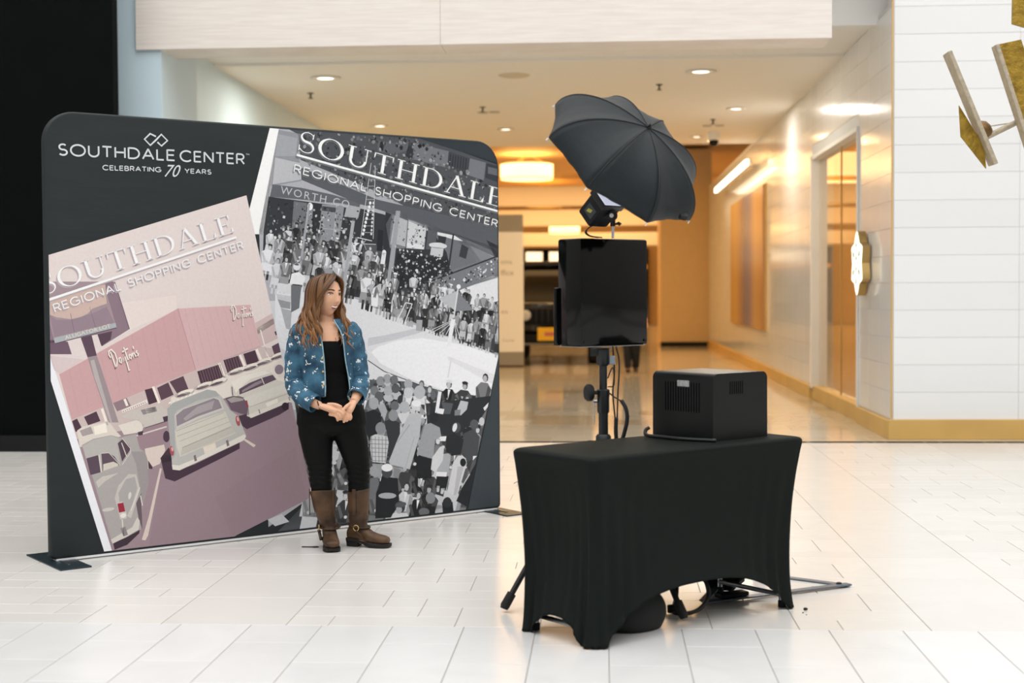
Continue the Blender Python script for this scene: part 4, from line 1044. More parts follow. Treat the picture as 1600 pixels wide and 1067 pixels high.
# --- figures of the printed crowd
rg = random.Random(11)
TILT = -0.17
def figure(s0, z0, h, base, lay, rng):
    """a printed standing or sitting figure: coat, arms, legs, head, hair or hat"""
    c_, s_ = math.cos(TILT), math.sin(TILT)
    def P(*pts): return [(s0 + (x * c_ - z * s_) * h, z0 + (x * s_ + z * c_) * h) for x, z in pts]
    coat = base; w = rng.uniform(0.13, 0.2); leg = rng.choice((200, 170, 60, 40))
    sk = coat if rng.random() < 0.45 else rng.choice((35, 50, 70, 150, 200))
    PR.poly(P((-0.09, 0), (-0.03, 0), (-0.02, 0.25), (-0.1, 0.25)), lay, grey(leg), RREG); PR.poly(P((0.03, 0), (0.09, 0), (0.1, 0.25), (0.02, 0.25)), lay, grey(leg), RREG)
    PR.poly(P((-w * 1.0, 0.16), (w * 1.0, 0.16), (w * 0.85, 0.52), (-w * 0.85, 0.52)), lay, grey(sk), RREG)
    PR.poly(P((-w * 0.85, 0.45), (w * 0.85, 0.45), (w * 1.15, 0.74), (w * 0.5, 0.84), (-w * 0.5, 0.84), (-w * 1.15, 0.74)), lay, grey(coat), RREG)
    sh = max(20, coat - 45) if coat > 110 else coat + 30
    PR.poly(P((w * 0.3, 0.46), (w * 0.85, 0.46), (w * 1.1, 0.74), (w * 0.6, 0.8)), lay + 1, grey(sh), RREG)
    a = rng.uniform(-0.04, 0.05)
    PR.poly(P((-w * 1.15, 0.72), (-w * 0.85, 0.75), (-w * 0.2, 0.54 + a), (-w * 0.5, 0.49 + a)), lay + 1, grey(sh + 12), RREG)
    x, z = P((rng.uniform(-0.05, 0.05), 0.53 + a))[0]
    PR.ell(x, z, 0.035 * h, 0.03 * h, lay + 2, grey(rng.randint(175, 215)), RREG, n=6)
    if rng.random() < 0.5: PR.poly(P((-0.03, 0.83), (0.03, 0.83), (0.0, 0.66)), lay + 2, grey(rng.choice((225, 235, 60))), RREG)
    x, z = P((rng.uniform(-0.03, 0.03), 0.925))[0]
    PR.ell(x, z, 0.062 * h, 0.078 * h, lay + 1, grey(rng.choice((40, 55, 75, 95))), RREG, n=8)
    PR.ell(x - 0.008 * h, z - 0.015 * h, 0.045 * h, 0.06 * h, lay + 2, grey(rng.randint(155, 210)), RREG, n=7)
    r_ = rng.random()
    if r_ < 0.35: PR.ell(x, z + 0.05 * h, 0.075 * h, 0.035 * h, lay + 2, grey(rng.choice((230, 220, 120, 45))), RREG, TILT, n=7)
def along(line, t):
    L = [math.dist(a, c_) for a, c_ in zip(line, line[1:])]; d = t * sum(L)
    for (a, c_), l in zip(zip(line, line[1:]), L):
        if d <= l: return (a[0] + (c_[0] - a[0]) * d / l, a[1] + (c_[1] - a[1]) * d / l)
        d -= l
    return line[-1]
TONES = (35, 45, 60, 75, 110, 150, 185, 205, 220)
ROWS_L = [[(1.292, 1.678), (1.539, 1.712), (1.938, 1.614), (2.122, 1.526)], [(1.283, 1.621), (1.581, 1.635), (1.937, 1.542), (2.168, 1.466)], [(1.29, 1.557), (1.58, 1.565), (1.936, 1.467), (2.214, 1.373)], [(1.323, 1.47), (1.579, 1.488), (1.867, 1.408), (2.309, 1.262)]]
ROWS_R = [[(2.31, 1.437), (2.603, 1.352), (3.018, 1.263)], [(2.238, 1.365), (2.553, 1.279), (3.017, 1.152)], [(2.119, 1.318), (2.405, 1.232), (2.829, 1.106), (3.016, 1.032)]]
for r_, (rows, n, h) in enumerate(((ROWS_L, 15, 0.215), (ROWS_R, 15, 0.20))):
    for j, ln in enumerate(rows):
        for k_ in range(n):
            p = along(ln, (k_ + rg.uniform(0.1, 0.9)) / n)
            figure(p[0], p[1] - 0.02, h * rg.uniform(0.85, 1.08) * (0.86 + 0.06 * j), rg.choice(TONES), 10 + 3 * j if r_ else 8 + 3 * j, rg)
rb = random.Random(4)
for j in range(1, 7):                                     # people seen from behind, lower part of the print
    zz = 0.72 - 0.14 * j
    for k_ in range(11):
        figure(1.56 + 0.125 * k_ + rb.uniform(-0.04, 0.04), zz - 0.10 * (k_ - 5) / 11 + rb.uniform(-0.03, 0.03), 0.36 * rb.uniform(0.9, 1.1), rb.choice((30, 40, 60, 85, 120, 160, 200)), 9 + j, rb)
def speckle(region, n, size, tones, lay):
    xs = [p[0] for p in region]; zs = [p[1] for p in region]; done = 0
    while done < n:
        p = (rg.uniform(min(xs), max(xs)), rg.uniform(min(zs), max(zs)))
        if not inpoly(p, region): continue
        r_ = size * rg.uniform(0.4, 1.2)
        PR.ell(p[0], p[1], r_, r_ * rg.uniform(0.5, 1.3), lay + rg.randint(0, 2), grey(rg.choice(tones)), RREG, rg.uniform(0, 3), n=rg.choice((3, 4, 5)))
        done += 1
FOL = [(1.531, 2.429), (1.947, 2.443), (2.369, 2.445), (3.025, 2.121), (3.023, 1.9), (2.609, 1.961), (2.081, 2.066), (1.589, 2.229)]
speckle(FOL, 620, 0.012, (35, 45, 60, 80, 100, 125, 150), 4)
speckle([(2.218, 1.748), (2.607, 1.692), (2.665, 1.526), (2.555, 1.452), (2.31, 1.437), (2.178, 1.526)], 330, 0.009, (25, 35, 50, 120, 180, 215), 7)
speckle([(2.705, 1.506), (2.963, 1.569), (3.021, 1.688), (2.782, 1.61)], 60, 0.01, (40, 150, 200, 220), 7)
speckle([(1.33, 2.001), (1.673, 1.985), (1.942, 1.962), (1.916, 1.685), (1.582, 1.681), (1.305, 1.697)], 260, 0.010, (30, 40, 60, 90, 130, 170, 195), 6)
speckle([(2.182, 1.929), (2.45, 1.875), (2.42, 1.731), (2.171, 1.748)], 60, 0.009, (60, 110, 160, 200), 7)
speckle([(1.999, 0.928), (2.305, 0.883), (2.598, 0.787), (2.935, 0.746), (2.892, 0.553), (2.696, 0.481), (2.303, 0.712), (1.997, 0.728)], 150, 0.013, (35, 60, 100, 150, 190, 215), 17)
# --- lettering on the print
def put(P_, tris, x, z, ang, sx_, sz_, lay, col, reg=None):
    c_, s_ = math.cos(ang), math.sin(ang)
    for t in tris:
        q_ = [(x + p[0] * sx_ * c_ - p[1] * sz_ * s_, z + p[0] * sx_ * s_ + p[1] * sz_ * c_) for p in t]
        if (q_[1][0] - q_[0][0]) * (q_[2][1] - q_[0][1]) - (q_[1][1] - q_[0][1]) * (q_[2][0] - q_[0][0]) < 0: q_.reverse()
        P_.tri(q_, lay, col, reg)
def sans(txt, x, z, ang, width, cap, lay, col, shear=0.0, space=1.0, reg=None, P_=None):
    T, w = text_tris(txt, shear, space); put(P_ or PT, T, x, z, ang, width / w, cap, lay, col, reg)
def quads(pts): return [[pts[0], pts[1], pts[2]], [pts[0], pts[2], pts[3]]]
def rect(x0, y0, x1, y1): return quads([(x0, y0), (x1, y0), (x1, y1), (x0, y1)])
def ring(cx, cy, ro, so, ri, si, a0=0.0, a1=2 * PI, n=32):
    T = []
    for k_ in range(n):
        a, c_ = a0 + (a1 - a0) * k_ / n, a0 + (a1 - a0) * (k_ + 1) / n
        T += quads([(cx + ro * math.cos(a), cy + so * math.sin(a)), (cx + ro * math.cos(c_), cy + so * math.sin(c_)), (cx + ri * math.cos(c_), cy + si * math.sin(c_)), (cx + ri * math.cos(a), cy + si * math.sin(a))])
    return T
def vstroke(pts, ws):
    T = []; L = []
    for i, (x, y) in enumerate(pts):
        a, c_ = pts[max(i - 1, 0)], pts[min(i + 1, len(pts) - 1)]; d = math.hypot(c_[0] - a[0], c_[1] - a[1]) or 1
        nx, ny = -(c_[1] - a[1]) / d * ws[i] / 2, (c_[0] - a[0]) / d * ws[i] / 2
        L.append(((x + nx, y + ny), (x - nx, y - ny)))
    for i in range(len(L) - 1): T += quads([L[i][0], L[i + 1][0], L[i + 1][1], L[i][1]])
    return T
K, N_ = 0.125, 0.04                       # thick and thin strokes of the book-face capitals
def glyph(ch):
    if ch == 'O': return ring(0.5, 0.5, 0.5, 0.52, 0.5 - K, 0.52 - N_), 1.0
    if ch == 'D': return rect(0.1, 0, 0.1 + K, 1) + rect(0, 0, 0.4, N_) + rect(0, 1 - N_, 0.4, 1) + ring(0.4, 0.5, 0.5, 0.5, 0.5 - K, 0.5 - N_, -PI / 2, PI / 2, 18), 0.92
    if ch == 'T': return rect(0.4 - K / 2, 0, 0.4 + K / 2, 1) + rect(0, 1 - N_, 0.8, 1) + rect(0.23, 0, 0.57, N_) + quads([(0, 0.74), (0.03, 0.74), (0.06, 1), (0, 1)]) + quads([(0.77, 0.74), (0.8, 0.74), (0.8, 1), (0.74, 1)]), 0.82
    if ch == 'H': return rect(0.1, 0, 0.1 + K, 1) + rect(0.7, 0, 0.7 + K, 1) + rect(0.2, 0.5, 0.72, 0.5 + N_) + sum([rect(x, y, x + 0.33, y + N_) for x in (0, 0.6) for y in (0, 1 - N_)], []), 0.94
    if ch == 'L': return rect(0.1, 0, 0.1 + K, 1) + rect(0, 0, 0.66, N_) + rect(0, 1 - N_, 0.33, 1) + quads([(0.56, 0), (0.68, 0), (0.68, 0.27), (0.655, 0.27)]), 0.7
    if ch == 'E': return rect(0.1, 0, 0.1 + K, 1) + rect(0, 0, 0.66, N_) + rect(0, 1 - N_, 0.63, 1) + rect(0.2, 0.5, 0.5, 0.5 + N_) + rect(0.48, 0.4, 0.505, 0.64) + quads([(0.56, 0), (0.68, 0), (0.68, 0.25), (0.655, 0.25)]) + quads([(0.6, 0.77), (0.63, 0.77), (0.64, 1), (0.54, 1)]), 0.72
    if ch == 'A': return vstroke([(0.1, 0.01), (0.455, 1.02)], [N_ * 1.2, N_ * 1.2]) + vstroke([(0.44, 1.02), (0.8, 0.01)], [K, K]) + rect(0.2, 0.33, 0.68, 0.33 + N_) + rect(0, 0, 0.25, N_) + rect(0.62, 0, 0.95, N_), 0.93
    if ch == 'U': return rect(0.1, 0.35, 0.1 + K, 1) + rect(0.76, 0.35, 0.76 + N_, 1) + rect(0, 1 - N_, 0.33, 1) + rect(0.65, 1 - N_, 0.93, 1) + ring(0.45, 0.36, 0.35, 0.38, 0.35 - K + 0.02, 0.38 - N_ * 1.6, PI, 2 * PI, 18), 0.94
    if ch == 'S':
        pts = []; ws = []
        for k_ in range(33):
            t = k_ / 32; a = 0.35 + t * 8.6
            if t < 0.5: a = 0.5 + t / 0.5 * (1.5 * PI - 0.5); pts.append((0.31 + 0.235 * math.cos(a), 0.755 + 0.235 * math.sin(a)))
            else: a = PI / 2 - (t - 0.5) / 0.5 * (1.5 * PI - 0.45); pts.append((0.31 + 0.265 * math.cos(a), 0.255 + 0.265 * math.sin(a)))
            ws.append(N_ + (K - N_) * max(0, 1 - abs(t - 0.5) / 0.27))
        return vstroke(pts, ws) + quads([(0.49, 0.72), (0.53, 0.72), (0.54, 1.0), (0.5, 0.95)]) + quads([(0.03, 0.02), (0.07, 0.05), (0.06, 0.3), (0.03, 0.3)]), 0.62

def thin_glyph(c):
    def arc(cx, cy, rx, ry, a0, a1, n=14): return [(cx + rx * math.cos(math.radians(a0 + (a1 - a0) * i / n)), cy + ry * math.sin(math.radians(a0 + (a1 - a0) * i / n))) for i in range(n + 1)]
    S_ = {'I': ([[(0, 0), (0, 1)]], 0.0), 'L': ([[(0, 1), (0, -0.05)], [(0, 0), (0.5, 0)]], 0.5), 'T': ([[(0.33, 0), (0.33, 1)], [(0, 1), (0.66, 1)]], 0.66), 'H': ([[(0, 0), (0, 1)], [(0.7, 0), (0.7, 1)], [(0, 0.52), (0.7, 0.52)]], 0.7),
          'E': ([[(0, -0.05), (0, 1.05)], [(0, 0), (0.55, 0)], [(0, 0.52), (0.5, 0.52)], [(0, 1), (0.55, 1)]], 0.55), 'N': ([[(0, 0), (0, 1)], [(0, 1), (0.72, 0)], [(0.72, 0), (0.72, 1)]], 0.72), 'A': ([[(0, 0), (0.41, 1.02)], [(0.39, 1.02), (0.8, 0)], [(0.14, 0.33), (0.66, 0.33)]], 0.8),
          'O': ([arc(0.5, 0.5, 0.5, 0.52, 0, 360, 30)], 1.0), 'C': ([arc(0.5, 0.5, 0.5, 0.52, 45, 315, 24)], 0.88), 'G': ([arc(0.5, 0.5, 0.5, 0.52, 45, 330, 24), [(0.93, 0.2), (0.93, 0.48)], [(0.55, 0.46), (0.95, 0.46)]], 0.94),
          'P': ([[(0, 0), (0, 1)], [(0, 1), (0.3, 1)], [(0, 0.46), (0.3, 0.46)], arc(0.3, 0.73, 0.27, 0.27, -90, 90)], 0.58), 'R': ([[(0, 0), (0, 1)], [(0, 1), (0.32, 1)], [(0, 0.46), (0.32, 0.46)], arc(0.32, 0.73, 0.27, 0.27, -90, 90), [(0.32, 0.46), (0.62, 0)]], 0.62),
          'B': ([[(0, 0), (0, 1)], [(0, 1), (0.32, 1)], [(0, 0.53), (0.34, 0.53)], [(0, 0), (0.34, 0)], arc(0.32, 0.765, 0.23, 0.235, -90, 90), arc(0.34, 0.265, 0.27, 0.265, -90, 90)], 0.62), 'D': ([[(0, -0.04), (0, 1.04)], [(0, 1), (0.32, 1)], [(0, 0), (0.32, 0)], arc(0.32, 0.5, 0.46, 0.5, -90, 90, 20)], 0.78),
          'U': ([[(0, 0.36), (0, 1)], [(0.7, 0.36), (0.7, 1)], arc(0.35, 0.36, 0.35, 0.38, 180, 360, 18)], 0.7), 'Y': ([[(0, 1), (0.36, 0.44)], [(0.72, 1), (0.36, 0.44)], [(0.36, 0.46), (0.36, 0)]], 0.72),
          'S': ([arc(0.3, 0.755, 0.25, 0.255, 40, 270, 16), arc(0.3, 0.25, 0.28, 0.26, 90, -145, 16)], 0.58), ' ': ([], 0.35)}
    return S_[c]
def thin(txt, x, z, ang, width, cap, stroke, lay, col, gap=0.3, reg=None):
    """light sans capitals of even stroke"""
    gl = [thin_glyph(c) for c in txt]; tot = sum(g[1] for g in gl) + gap * (len(gl) - 1); k = (width - stroke) / tot; cx = stroke / 2
    for st_, w in gl:
        for s in st_: put(PT, vstroke([(cx + px_ * k, py_ * (cap - stroke) + stroke / 2) for px_, py_ in s], [stroke] * len(s)), x, z, ang, 1, 1, lay, col, reg)
        cx += (w + gap) * k
def serif_word(word, x, z, ang, width, cap, lay, col, gap=0.13, reg=None):
    gl = [glyph(c_) for c_ in word]; tot = sum(g[1] for g in gl) + gap * (len(gl) - 1); k_ = width / tot; cx = 0
    for T, w in gl:
        put(PT, T, x + cx * k_ * math.cos(ang), z + cx * k_ * math.sin(ang), ang, k_, cap, lay, col, reg); cx += w + gap
WHITE = ink('f3f2f4'); SHADE = ink('a9a2a8'); SIL = ink('cfd2d6')
def slanted(x, z, ang, w1, cap1, base, w2, cap2, ox2, oz2, reg, shade):
    """name, rule and small line of one print, with the offset drop print behind it"""
    c_, s_ = math.cos(ang), math.sin(ang)
    for dx, lay, col in ((0.010, 70, shade), (0.0, 73, WHITE)):
        X, Z = x - dx * 0.6, z - dx
        serif_word('SOUTHDALE', X - base * s_, Z + base * c_, ang, w1, cap1, lay, col, reg=reg)
        PT.poly([(X, Z), (X + w1 * c_, Z + w1 * s_), (X + w1 * c_ - 0.013 * s_, Z + w1 * s_ + 0.013 * c_), (X - 0.013 * s_, Z + 0.013 * c_)], lay, col, reg)
        thin('REGIONAL SHOPPING CENTER', X + ox2, Z + oz2, ang, w2, cap2, cap2 * 0.13, lay, col, reg=reg)
slanted(-0.008, 1.416, 0.3125, 1.185, 0.108, 0.040, 1.18, 0.047, 0.052, -0.056, FULL, ink('b3a5ac'))
slanted(1.516, 2.281, -0.1948, 1.545, 0.122, 0.035, 1.535, 0.050, -0.022, -0.098, FULL, ink('6f7277'))
thin('SOUTHDALE', 0.0735, 2.2075, 0.003, 0.672, 0.066, 0.0095, 60, SIL, gap=0.27); thin('CENTER', 0.772, 2.2092, 0.003, 0.405, 0.066, 0.0095, 60, SIL, gap=0.27); sans('TM', 1.184, 2.268, 0, 0.022, 0.010, 60, SIL)
thin('CELEBRATING', 0.3195, 2.1400, 0.01, 0.342, 0.029, 0.0052, 60, SIL, gap=0.28); sans('70', 0.680, 2.120, 0.02, 0.098, 0.072, 60, SIL, shear=0.45); thin('YEARS', 0.800, 2.1440, 0.0, 0.165, 0.029, 0.0052, 60, SIL, gap=0.28)
for T in (vstroke([(0.632, 2.343), (0.598, 2.357), (0.564, 2.324), (0.598, 2.292), (0.632, 2.324), (0.664, 2.357), (0.700, 2.324), (0.664, 2.292), (0.640, 2.312)], [0.010] * 9),): put(PT, T, 0, 0, 0, 1, 1, 60, SIL)
sans('ALLIGATOR LOT', 0.098, 1.212, 0.235, 0.262, 0.022, 66, ink('e4d8cc'), reg=LREG, P_=PL)
sans('WORTH CO.', 1.405, 2.052, -0.155, 0.50, 0.048, 30, ink('b9bbbf'), space=1.25, reg=RREG, P_=PR)
def script_sign(x, z, ang, k_, lay):
    st = [[(0.05, 0.62), (0.0, 0.78), (0.08, 0.95), (0.25, 0.98), (0.38, 0.75), (0.36, 0.4), (0.2, 0.15), (0.08, 0.12)], [(0.16, 0.9), (0.12, 0.1)], [(0.62, 0.45), (0.5, 0.45), (0.46, 0.28), (0.54, 0.18), (0.64, 0.4), (0.66, 0.2), (0.74, 0.4), (0.76, 0.22), (0.88, 0.42), (0.84, 0.0), (0.8, -0.3), (0.88, -0.25)],
          [(1.0, 0.85), (0.98, 0.2), (1.06, 0.25)], [(0.82, 0.66), (1.22, 0.72)], [(1.16, 0.42), (1.1, 0.3), (1.18, 0.2), (1.26, 0.34), (1.18, 0.44)], [(1.32, 0.44), (1.33, 0.2), (1.4, 0.42), (1.48, 0.4), (1.5, 0.2)], [(1.56, 0.72), (1.53, 0.58)], [(1.7, 0.46), (1.6, 0.4), (1.7, 0.28), (1.6, 0.2)]]
    for dx, la, col in ((-0.06, lay, ink('8d6f74')), (0.0, lay + 1, ink('f1e6dd'))):
        for s in st: put(PL, vstroke([(px_ + dx, py_ - abs(dx)) for px_, py_ in s], [0.075] * len(s)), x, z, ang, k_, k_ * 1.25, la, col, LREG)
script_sign(0.372, 1.035, 0.36, 0.094, 60); script_sign(1.085, 1.290, 0.1, 0.080, 60)
o1 = PR.build('monochrome_photo', fab, INK_BW); o2 = PL.build('tinted_photo', fab, INK); o3 = PT.build('printed_lettering', fab, INK)
o1['label'] = 'black and white crowd photograph printed on the fabric'; o2['label'] = 'pink tinted parking lot photograph printed on the fabric'; o3['label'] = 'white lettering and stripes printed on the fabric'
# --- feet: flat plates set across both ends, with a pale bar on top
foot_m = mat('foot_plate', '2b3940', 0.35, metal=0.4)
for i, x in enumerate((0.05, BW - 0.05)):
    q = MB(); q.cbox((x, 0.03, 0.004), (0.17, 0.56, 0.008), 0.002); f_ = q.build('foot_plate', foot_m, bd)
    q = MB(); q.box((x, 0.03, 0.010), (0.012, 0.34, 0.005)); q.build('foot_bar', MATS['steel'], f_)
    q = MB(); q.tube([(x, 0.03, 0.008), (x, 0.03, 0.05)], 0.016, 12); q.build('foot_socket', MATS['black_metal'], f_)

# ================================================================== TABLE, COVER, PRINTER
TBL = Matrix.Translation((0.251, 6.373, 0)) @ Matrix.Rotation(0.737, 4, 'Z')
def at(M, x, y, z): return tuple(M @ Vector((x, y, z)))
tb = empty('folding_table', (0.251, 6.373, 0), 0.737, 'folding table hidden under the black stretch cover', 'table')
q = MB(); q.cbox((0.02, 0.01, 0.748), (1.26, 0.50, 0.036), 0.012); q.build('tabletop', mat('table_plastic', 'cfd0cf', 0.5), tb)
bot = [(-0.604, -0.240), (0.545, -0.240), (0.545, 0.145), (-0.604, 0.145)]
for (x, y) in bot:
    q = MB(); q.tube([(x * 0.94, y * 0.88, 0.73), (x, y, 0.006)], 0.013, 10); l_ = q.build('leg', MATS['steel'], tb, smooth=40)
    q = MB(); q.lathe([(0.018, 0.001), (0.018, 0.03), (0.014, 0.034)], 10, Matrix.Translation((x, y, 0))); q.build('leg_cap', MATS['rubber'], l_)
for s_ in (0, 1):
    x = (-0.59, 0.533)[s_]
    q = MB(); q.tube([(x, -0.229, 0.06), (x, 0.137, 0.06)], 0.011, 8); q.build('leg_brace', MATS['steel'], tb, smooth=40)
# stretch cover
def rper(x0, y0, x1, y1, r, n):
    """n points per side plus arcs, counter-clockwise; returns (x, y, side, u)"""
    out = []; cs = [(x0, y0), (x1, y0), (x1, y1), (x0, y1)]
    for s in range(4):
        a, c_ = Vector(cs[s]), Vector(cs[(s + 1) % 4]); d = (c_ - a); L = d.length; d.normalize(); nn = Vector((d.y, -d.x))
        for k_ in range(n):
            u_ = (k_ + 0.5) / n; p = a + d * (L * u_)
            e = min(u_, 1 - u_) * L
            if e < r:                                   # round the corner
                t_ = (r - e) / r; p -= nn * (r * (1 - math.sqrt(max(0, 1 - t_ * t_))) * 0.75)
            out.append((p.x, p.y, s, u_))
    return out
NS, NV, TOPZ = 64, 44, 0.779
cov = []; 
for j in range(NV + 1):
    v = j / NV
    bow = 0.020 * math.sin(PI * min(1, v * 1.02)) ** 0.8
    x0 = -0.662 + 0.022 * v + bow; x1 = 0.600 + 0.085 * v ** 1.6 - bow * 1.2; y0 = -0.295 + 0.03 * v + bow * 0.6; y1 = 0.20 + 0.075 * v - bow * 0.6
    ring_ = []
    for (x, y, s, u_) in rper(x0, y0, x1, y1, 0.05, NS):
        foot = (0.11, 0.33)[s % 2]
        e = max(0.0, (min(u_, 1 - u_) - foot * 0.55) / (0.5 - foot * 0.55))
        arch = (0.20, 0.10)[s % 2]
        zb = arch * (1 - (1 - e) ** (2.7, 2.2)[s % 2]) ** 0.8 if e > 0 else 0.0
        zb += 0.0035
        z = zb + (TOPZ - 0.016 - zb) * v
        # stretched cloth sinks in a little between the corners and creases towards the feet
        sink = 0.035 * math.sin(PI * u_) * math.sin(PI * min(1.0, v * 1.0)) ** 0.7
        cr = max(0.0, 1 - min(u_, 1 - u_) / (0.30, 0.5)[s % 2]) * max(0, 1 - v * 1.15) ** 0.8
        sink += 0.014 * cr * math.sin(min(u_, 1 - u_) * (95, 48)[s % 2] + v * 2.5) + 0.003 * cr * math.sin(u_ * 140)
        nx, ny = ((0, -1), (1, 0), (0, 1), (-1, 0))[s]
        ring_.append((x - nx * sink, y - ny * sink, z))
    cov.append(ring_)
lastr = cov[-1]; cx = sum(p[0] for p in lastr) / len(lastr); cy = sum(p[1] for p in lastr) / len(lastr)
for (ins, dz) in ((0.003, 0.007), (0.008, 0.012), (0.016, 0.0155), (0.03, 0.0165)):
    cov.append([(p[0] + (cx - p[0]) * ins / 0.5, p[1] + (cy - p[1]) * ins / 0.27, TOPZ - 0.016 + dz) for p in lastr])
q = MB(); q.loft(cov, caps=False); nlast = len(cov) - 1; kk = len(lastr)
q.f.append(tuple(nlast * kk + i for i in range(kk))); q.mi.append(0)
spx = mat('stretch_cloth', '101613', 0.7, noise=0.06, nscale=30, spec=0.16, bump=0.05, bscale=220)
tc_ = empty('table_cover', (0.251, 6.373, 0), 0.737, 'black stretch cover pulled tight over the folding table', 'table cover')
cv = q.build('stretch_cloth', spx, tc_, smooth=50)
sm = cv.modifiers.new('thickness', 'SOLIDIFY'); sm.thickness = 0.002; sm.offset = -1
# printed seam near the end panel
q = MB(); q.tube([(-0.668 + 0.075 * math.sin(PI * 0.86), -0.24 + 0.47 * i / 12 + 0.02, 0.685 - 0.06 * abs(i / 6 - 1) ** 2) for i in range(13)], 0.0012, 5); q.build('seam', spx, tc_)

# printer in a black sheet-metal cover
PRZ = TOPZ + 0.001
pr = empty('photo_printer', (0.49, 6.40, PRZ), 0.735, 'boxy black metal photo printer with slotted vents standing on the covered table', 'printer')
PW, PD, PH, RC = 0.362, 0.385, 0.302, 0.032
prof = [(0, 0), (PW, 0)] + [(PW - RC + RC * math.cos(a), PH - RC + RC * math.sin(a)) for a in [PI / 2 * k_ / 8 for k_ in range(9)]] + [(RC + RC * math.cos(a), PH - RC + RC * math.sin(a)) for a in [PI / 2 + PI / 2 * k_ / 8 for k_ in range(9)]]
q = MB(); TP = Matrix(((1, 0, 0, 0), (0, 0, 1, 0), (0, 1, 0, 0), (0, 0, 0, 1)))
q.loft([[(x, y, z) for x, z in prof] for y in (0.0, PD)])
sat = mat('satin_black', '0f1313', 0.36, spec=0.3, bump=0.04, bscale=300)
q.build('metal_cover', sat, pr, smooth=35)
hole = mat('vent_dark', '030404', 0.9, spec=0.1)
for k_ in range(14):                       # long slots on the end facing the hall entrance
    q = MB(); q.cbox((-0.0004, 0.085 + 0.0165 * k_, 0.19 if not 4 <= k_ <= 8 else 0.178), (0.002, 0.005, 0.135 if not 4 <= k_ <= 8 else 0.11), 0.0008); q.build('vent_slot', hole, pr)
for k_ in range(7):
    q = MB(); q.cbox((0.112 + 0.0135 * k_, -0.0004, 0.235), (0.0045, 0.002, 0.058), 0.0008, M=Matrix.Translation((0.15, 0, 0.235)) @ Matrix.Shear('XZ', 4, (0, 0)) @ Matrix.Translation((-0.15, 0, -0.235))); q.build('vent_slot', hole, pr)
q = MB(); q.cbox((-0.001, 0.185, 0.252), (0.004, 0.075, 0.028), 0.0018); q.build('handle_opening', mat('grey_felt', 'aeb0af', 0.9, noise=0.2, nscale=60), pr)
q = MB(); q.tube([(PW + 0.001, 0.05, 0.12), (PW + 0.02, 0.045, 0.135), (PW + 0.012, 0.04, 0.10)], 0.0012, 5); q.build('loose_wire', MATS['black_metal'], pr)
# cable lying on the table
def spline(pts, n=8):
    P = [Vector(p) for p in pts]; P = [P[0] * 2 - P[1]] + P + [P[-1] * 2 - P[-2]]; out = []
    for i in range(1, len(P) - 2):
        for k_ in range(n):
            t = k_ / n; a, b_, c_, d = P[i - 1], P[i], P[i + 1], P[i + 2]
            out.append(0.5 * ((2 * b_) + (c_ - a) * t + (2 * a - 5 * b_ + 4 * c_ - d) * t * t + (3 * b_ - a - 3 * c_ + d) * t ** 3))
    out.append(P[-2]); return out
q = MB(); q.tube(spline([(0.50, 6.36, PRZ + 0.008), (0.36, 6.42, PRZ + 0.009), (0.27, 6.50, PRZ + 0.010), (0.20, 6.56, PRZ + 0.012), (0.195, 6.60, PRZ + 0.03), (0.212, 6.61, PRZ + 0.043)]), 0.0085, 8)
tag(q.build('power_cable', mat('cable_black', '17191a', 0.45), None, smooth=True), 'black power cable curling up at its end, lying beside the printer', 'cable')

# ================================================================== PHOTO BOOTH ON ITS STAND
SX, SY = 0.0, 6.63
st = empty('tripod_stand', (SX, SY, 0), 0, 'black tripod stand with round clamp knob carrying the photo booth box', 'stand')
pole_m = mat('stand_black', '161a1b', 0.42, noise=0.08)
q = MB(); q.tube([(0, 0, 0.30), (0, 0, 0.96)], 0.0225, 18); q.build('lower_tube', pole_m, st, smooth=40)
q = MB(); q.tube([(0, 0, 0.93), (0, 0, 1.19)], 0.0185, 18); q.build('upper_tube', pole_m, st, smooth=40)
q = MB(); q.lathe([(0.026, 0.89), (0.0285, 0.90), (0.0285, 0.965), (0.030, 0.97), (0.030, 0.995), (0.025, 1.0)], 20); col_ = q.build('collar', pole_m, st, smooth=40)
MK = Matrix.Translation((-0.03, -0.012, 0.985)) @ Matrix.Rotation(-PI / 2, 4, 'Y') @ Matrix.Rotation(0.35, 4, 'X')
q = MB(); q.lathe([(0.009, 0), (0.009, 0.02), (0.034, 0.022), (0.040, 0.030), (0.040, 0.046), (0.032, 0.055)], 18, MK); q.build('clamp_knob', MATS['rubber'], col_, smooth=40)
q = MB(); q.tube([(-0.03, -0.01, 0.945), (-0.045, -0.012, 0.945)], 0.010, 10); q.tube([(-0.043, -0.012, 0.94), (-0.042, -0.012, 0.84)], 0.003, 6); q.build('safety_pin', MATS['steel'], col_, smooth=40)
q = MB(); q.lathe([(0.034, 0.70), (0.036, 0.71), (0.036, 0.78), (0.028, 0.79)], 18); hub = q.build('hub', pole_m, st, smooth=40)
q = MB(); q.lathe([(0.03, 0.31), (0.031, 0.33), (0.03, 0.36)], 16); q.build('lower_hub', pole_m, st, smooth=40)
MK = Matrix.Translation((-0.035, -0.02, 0.735)) @ Matrix.Rotation(-PI / 2, 4, 'Y')
q = MB(); q.lathe([(0.008, 0), (0.008, 0.015), (0.028, 0.018), (0.028, 0.034), (0.02, 0.042)], 18, MK); q.build('hub_knob', MATS['rubber'], hub, smooth=40)
feet = [(-0.455, -0.225), (0.352, -0.385), (0.10, 0.50)]
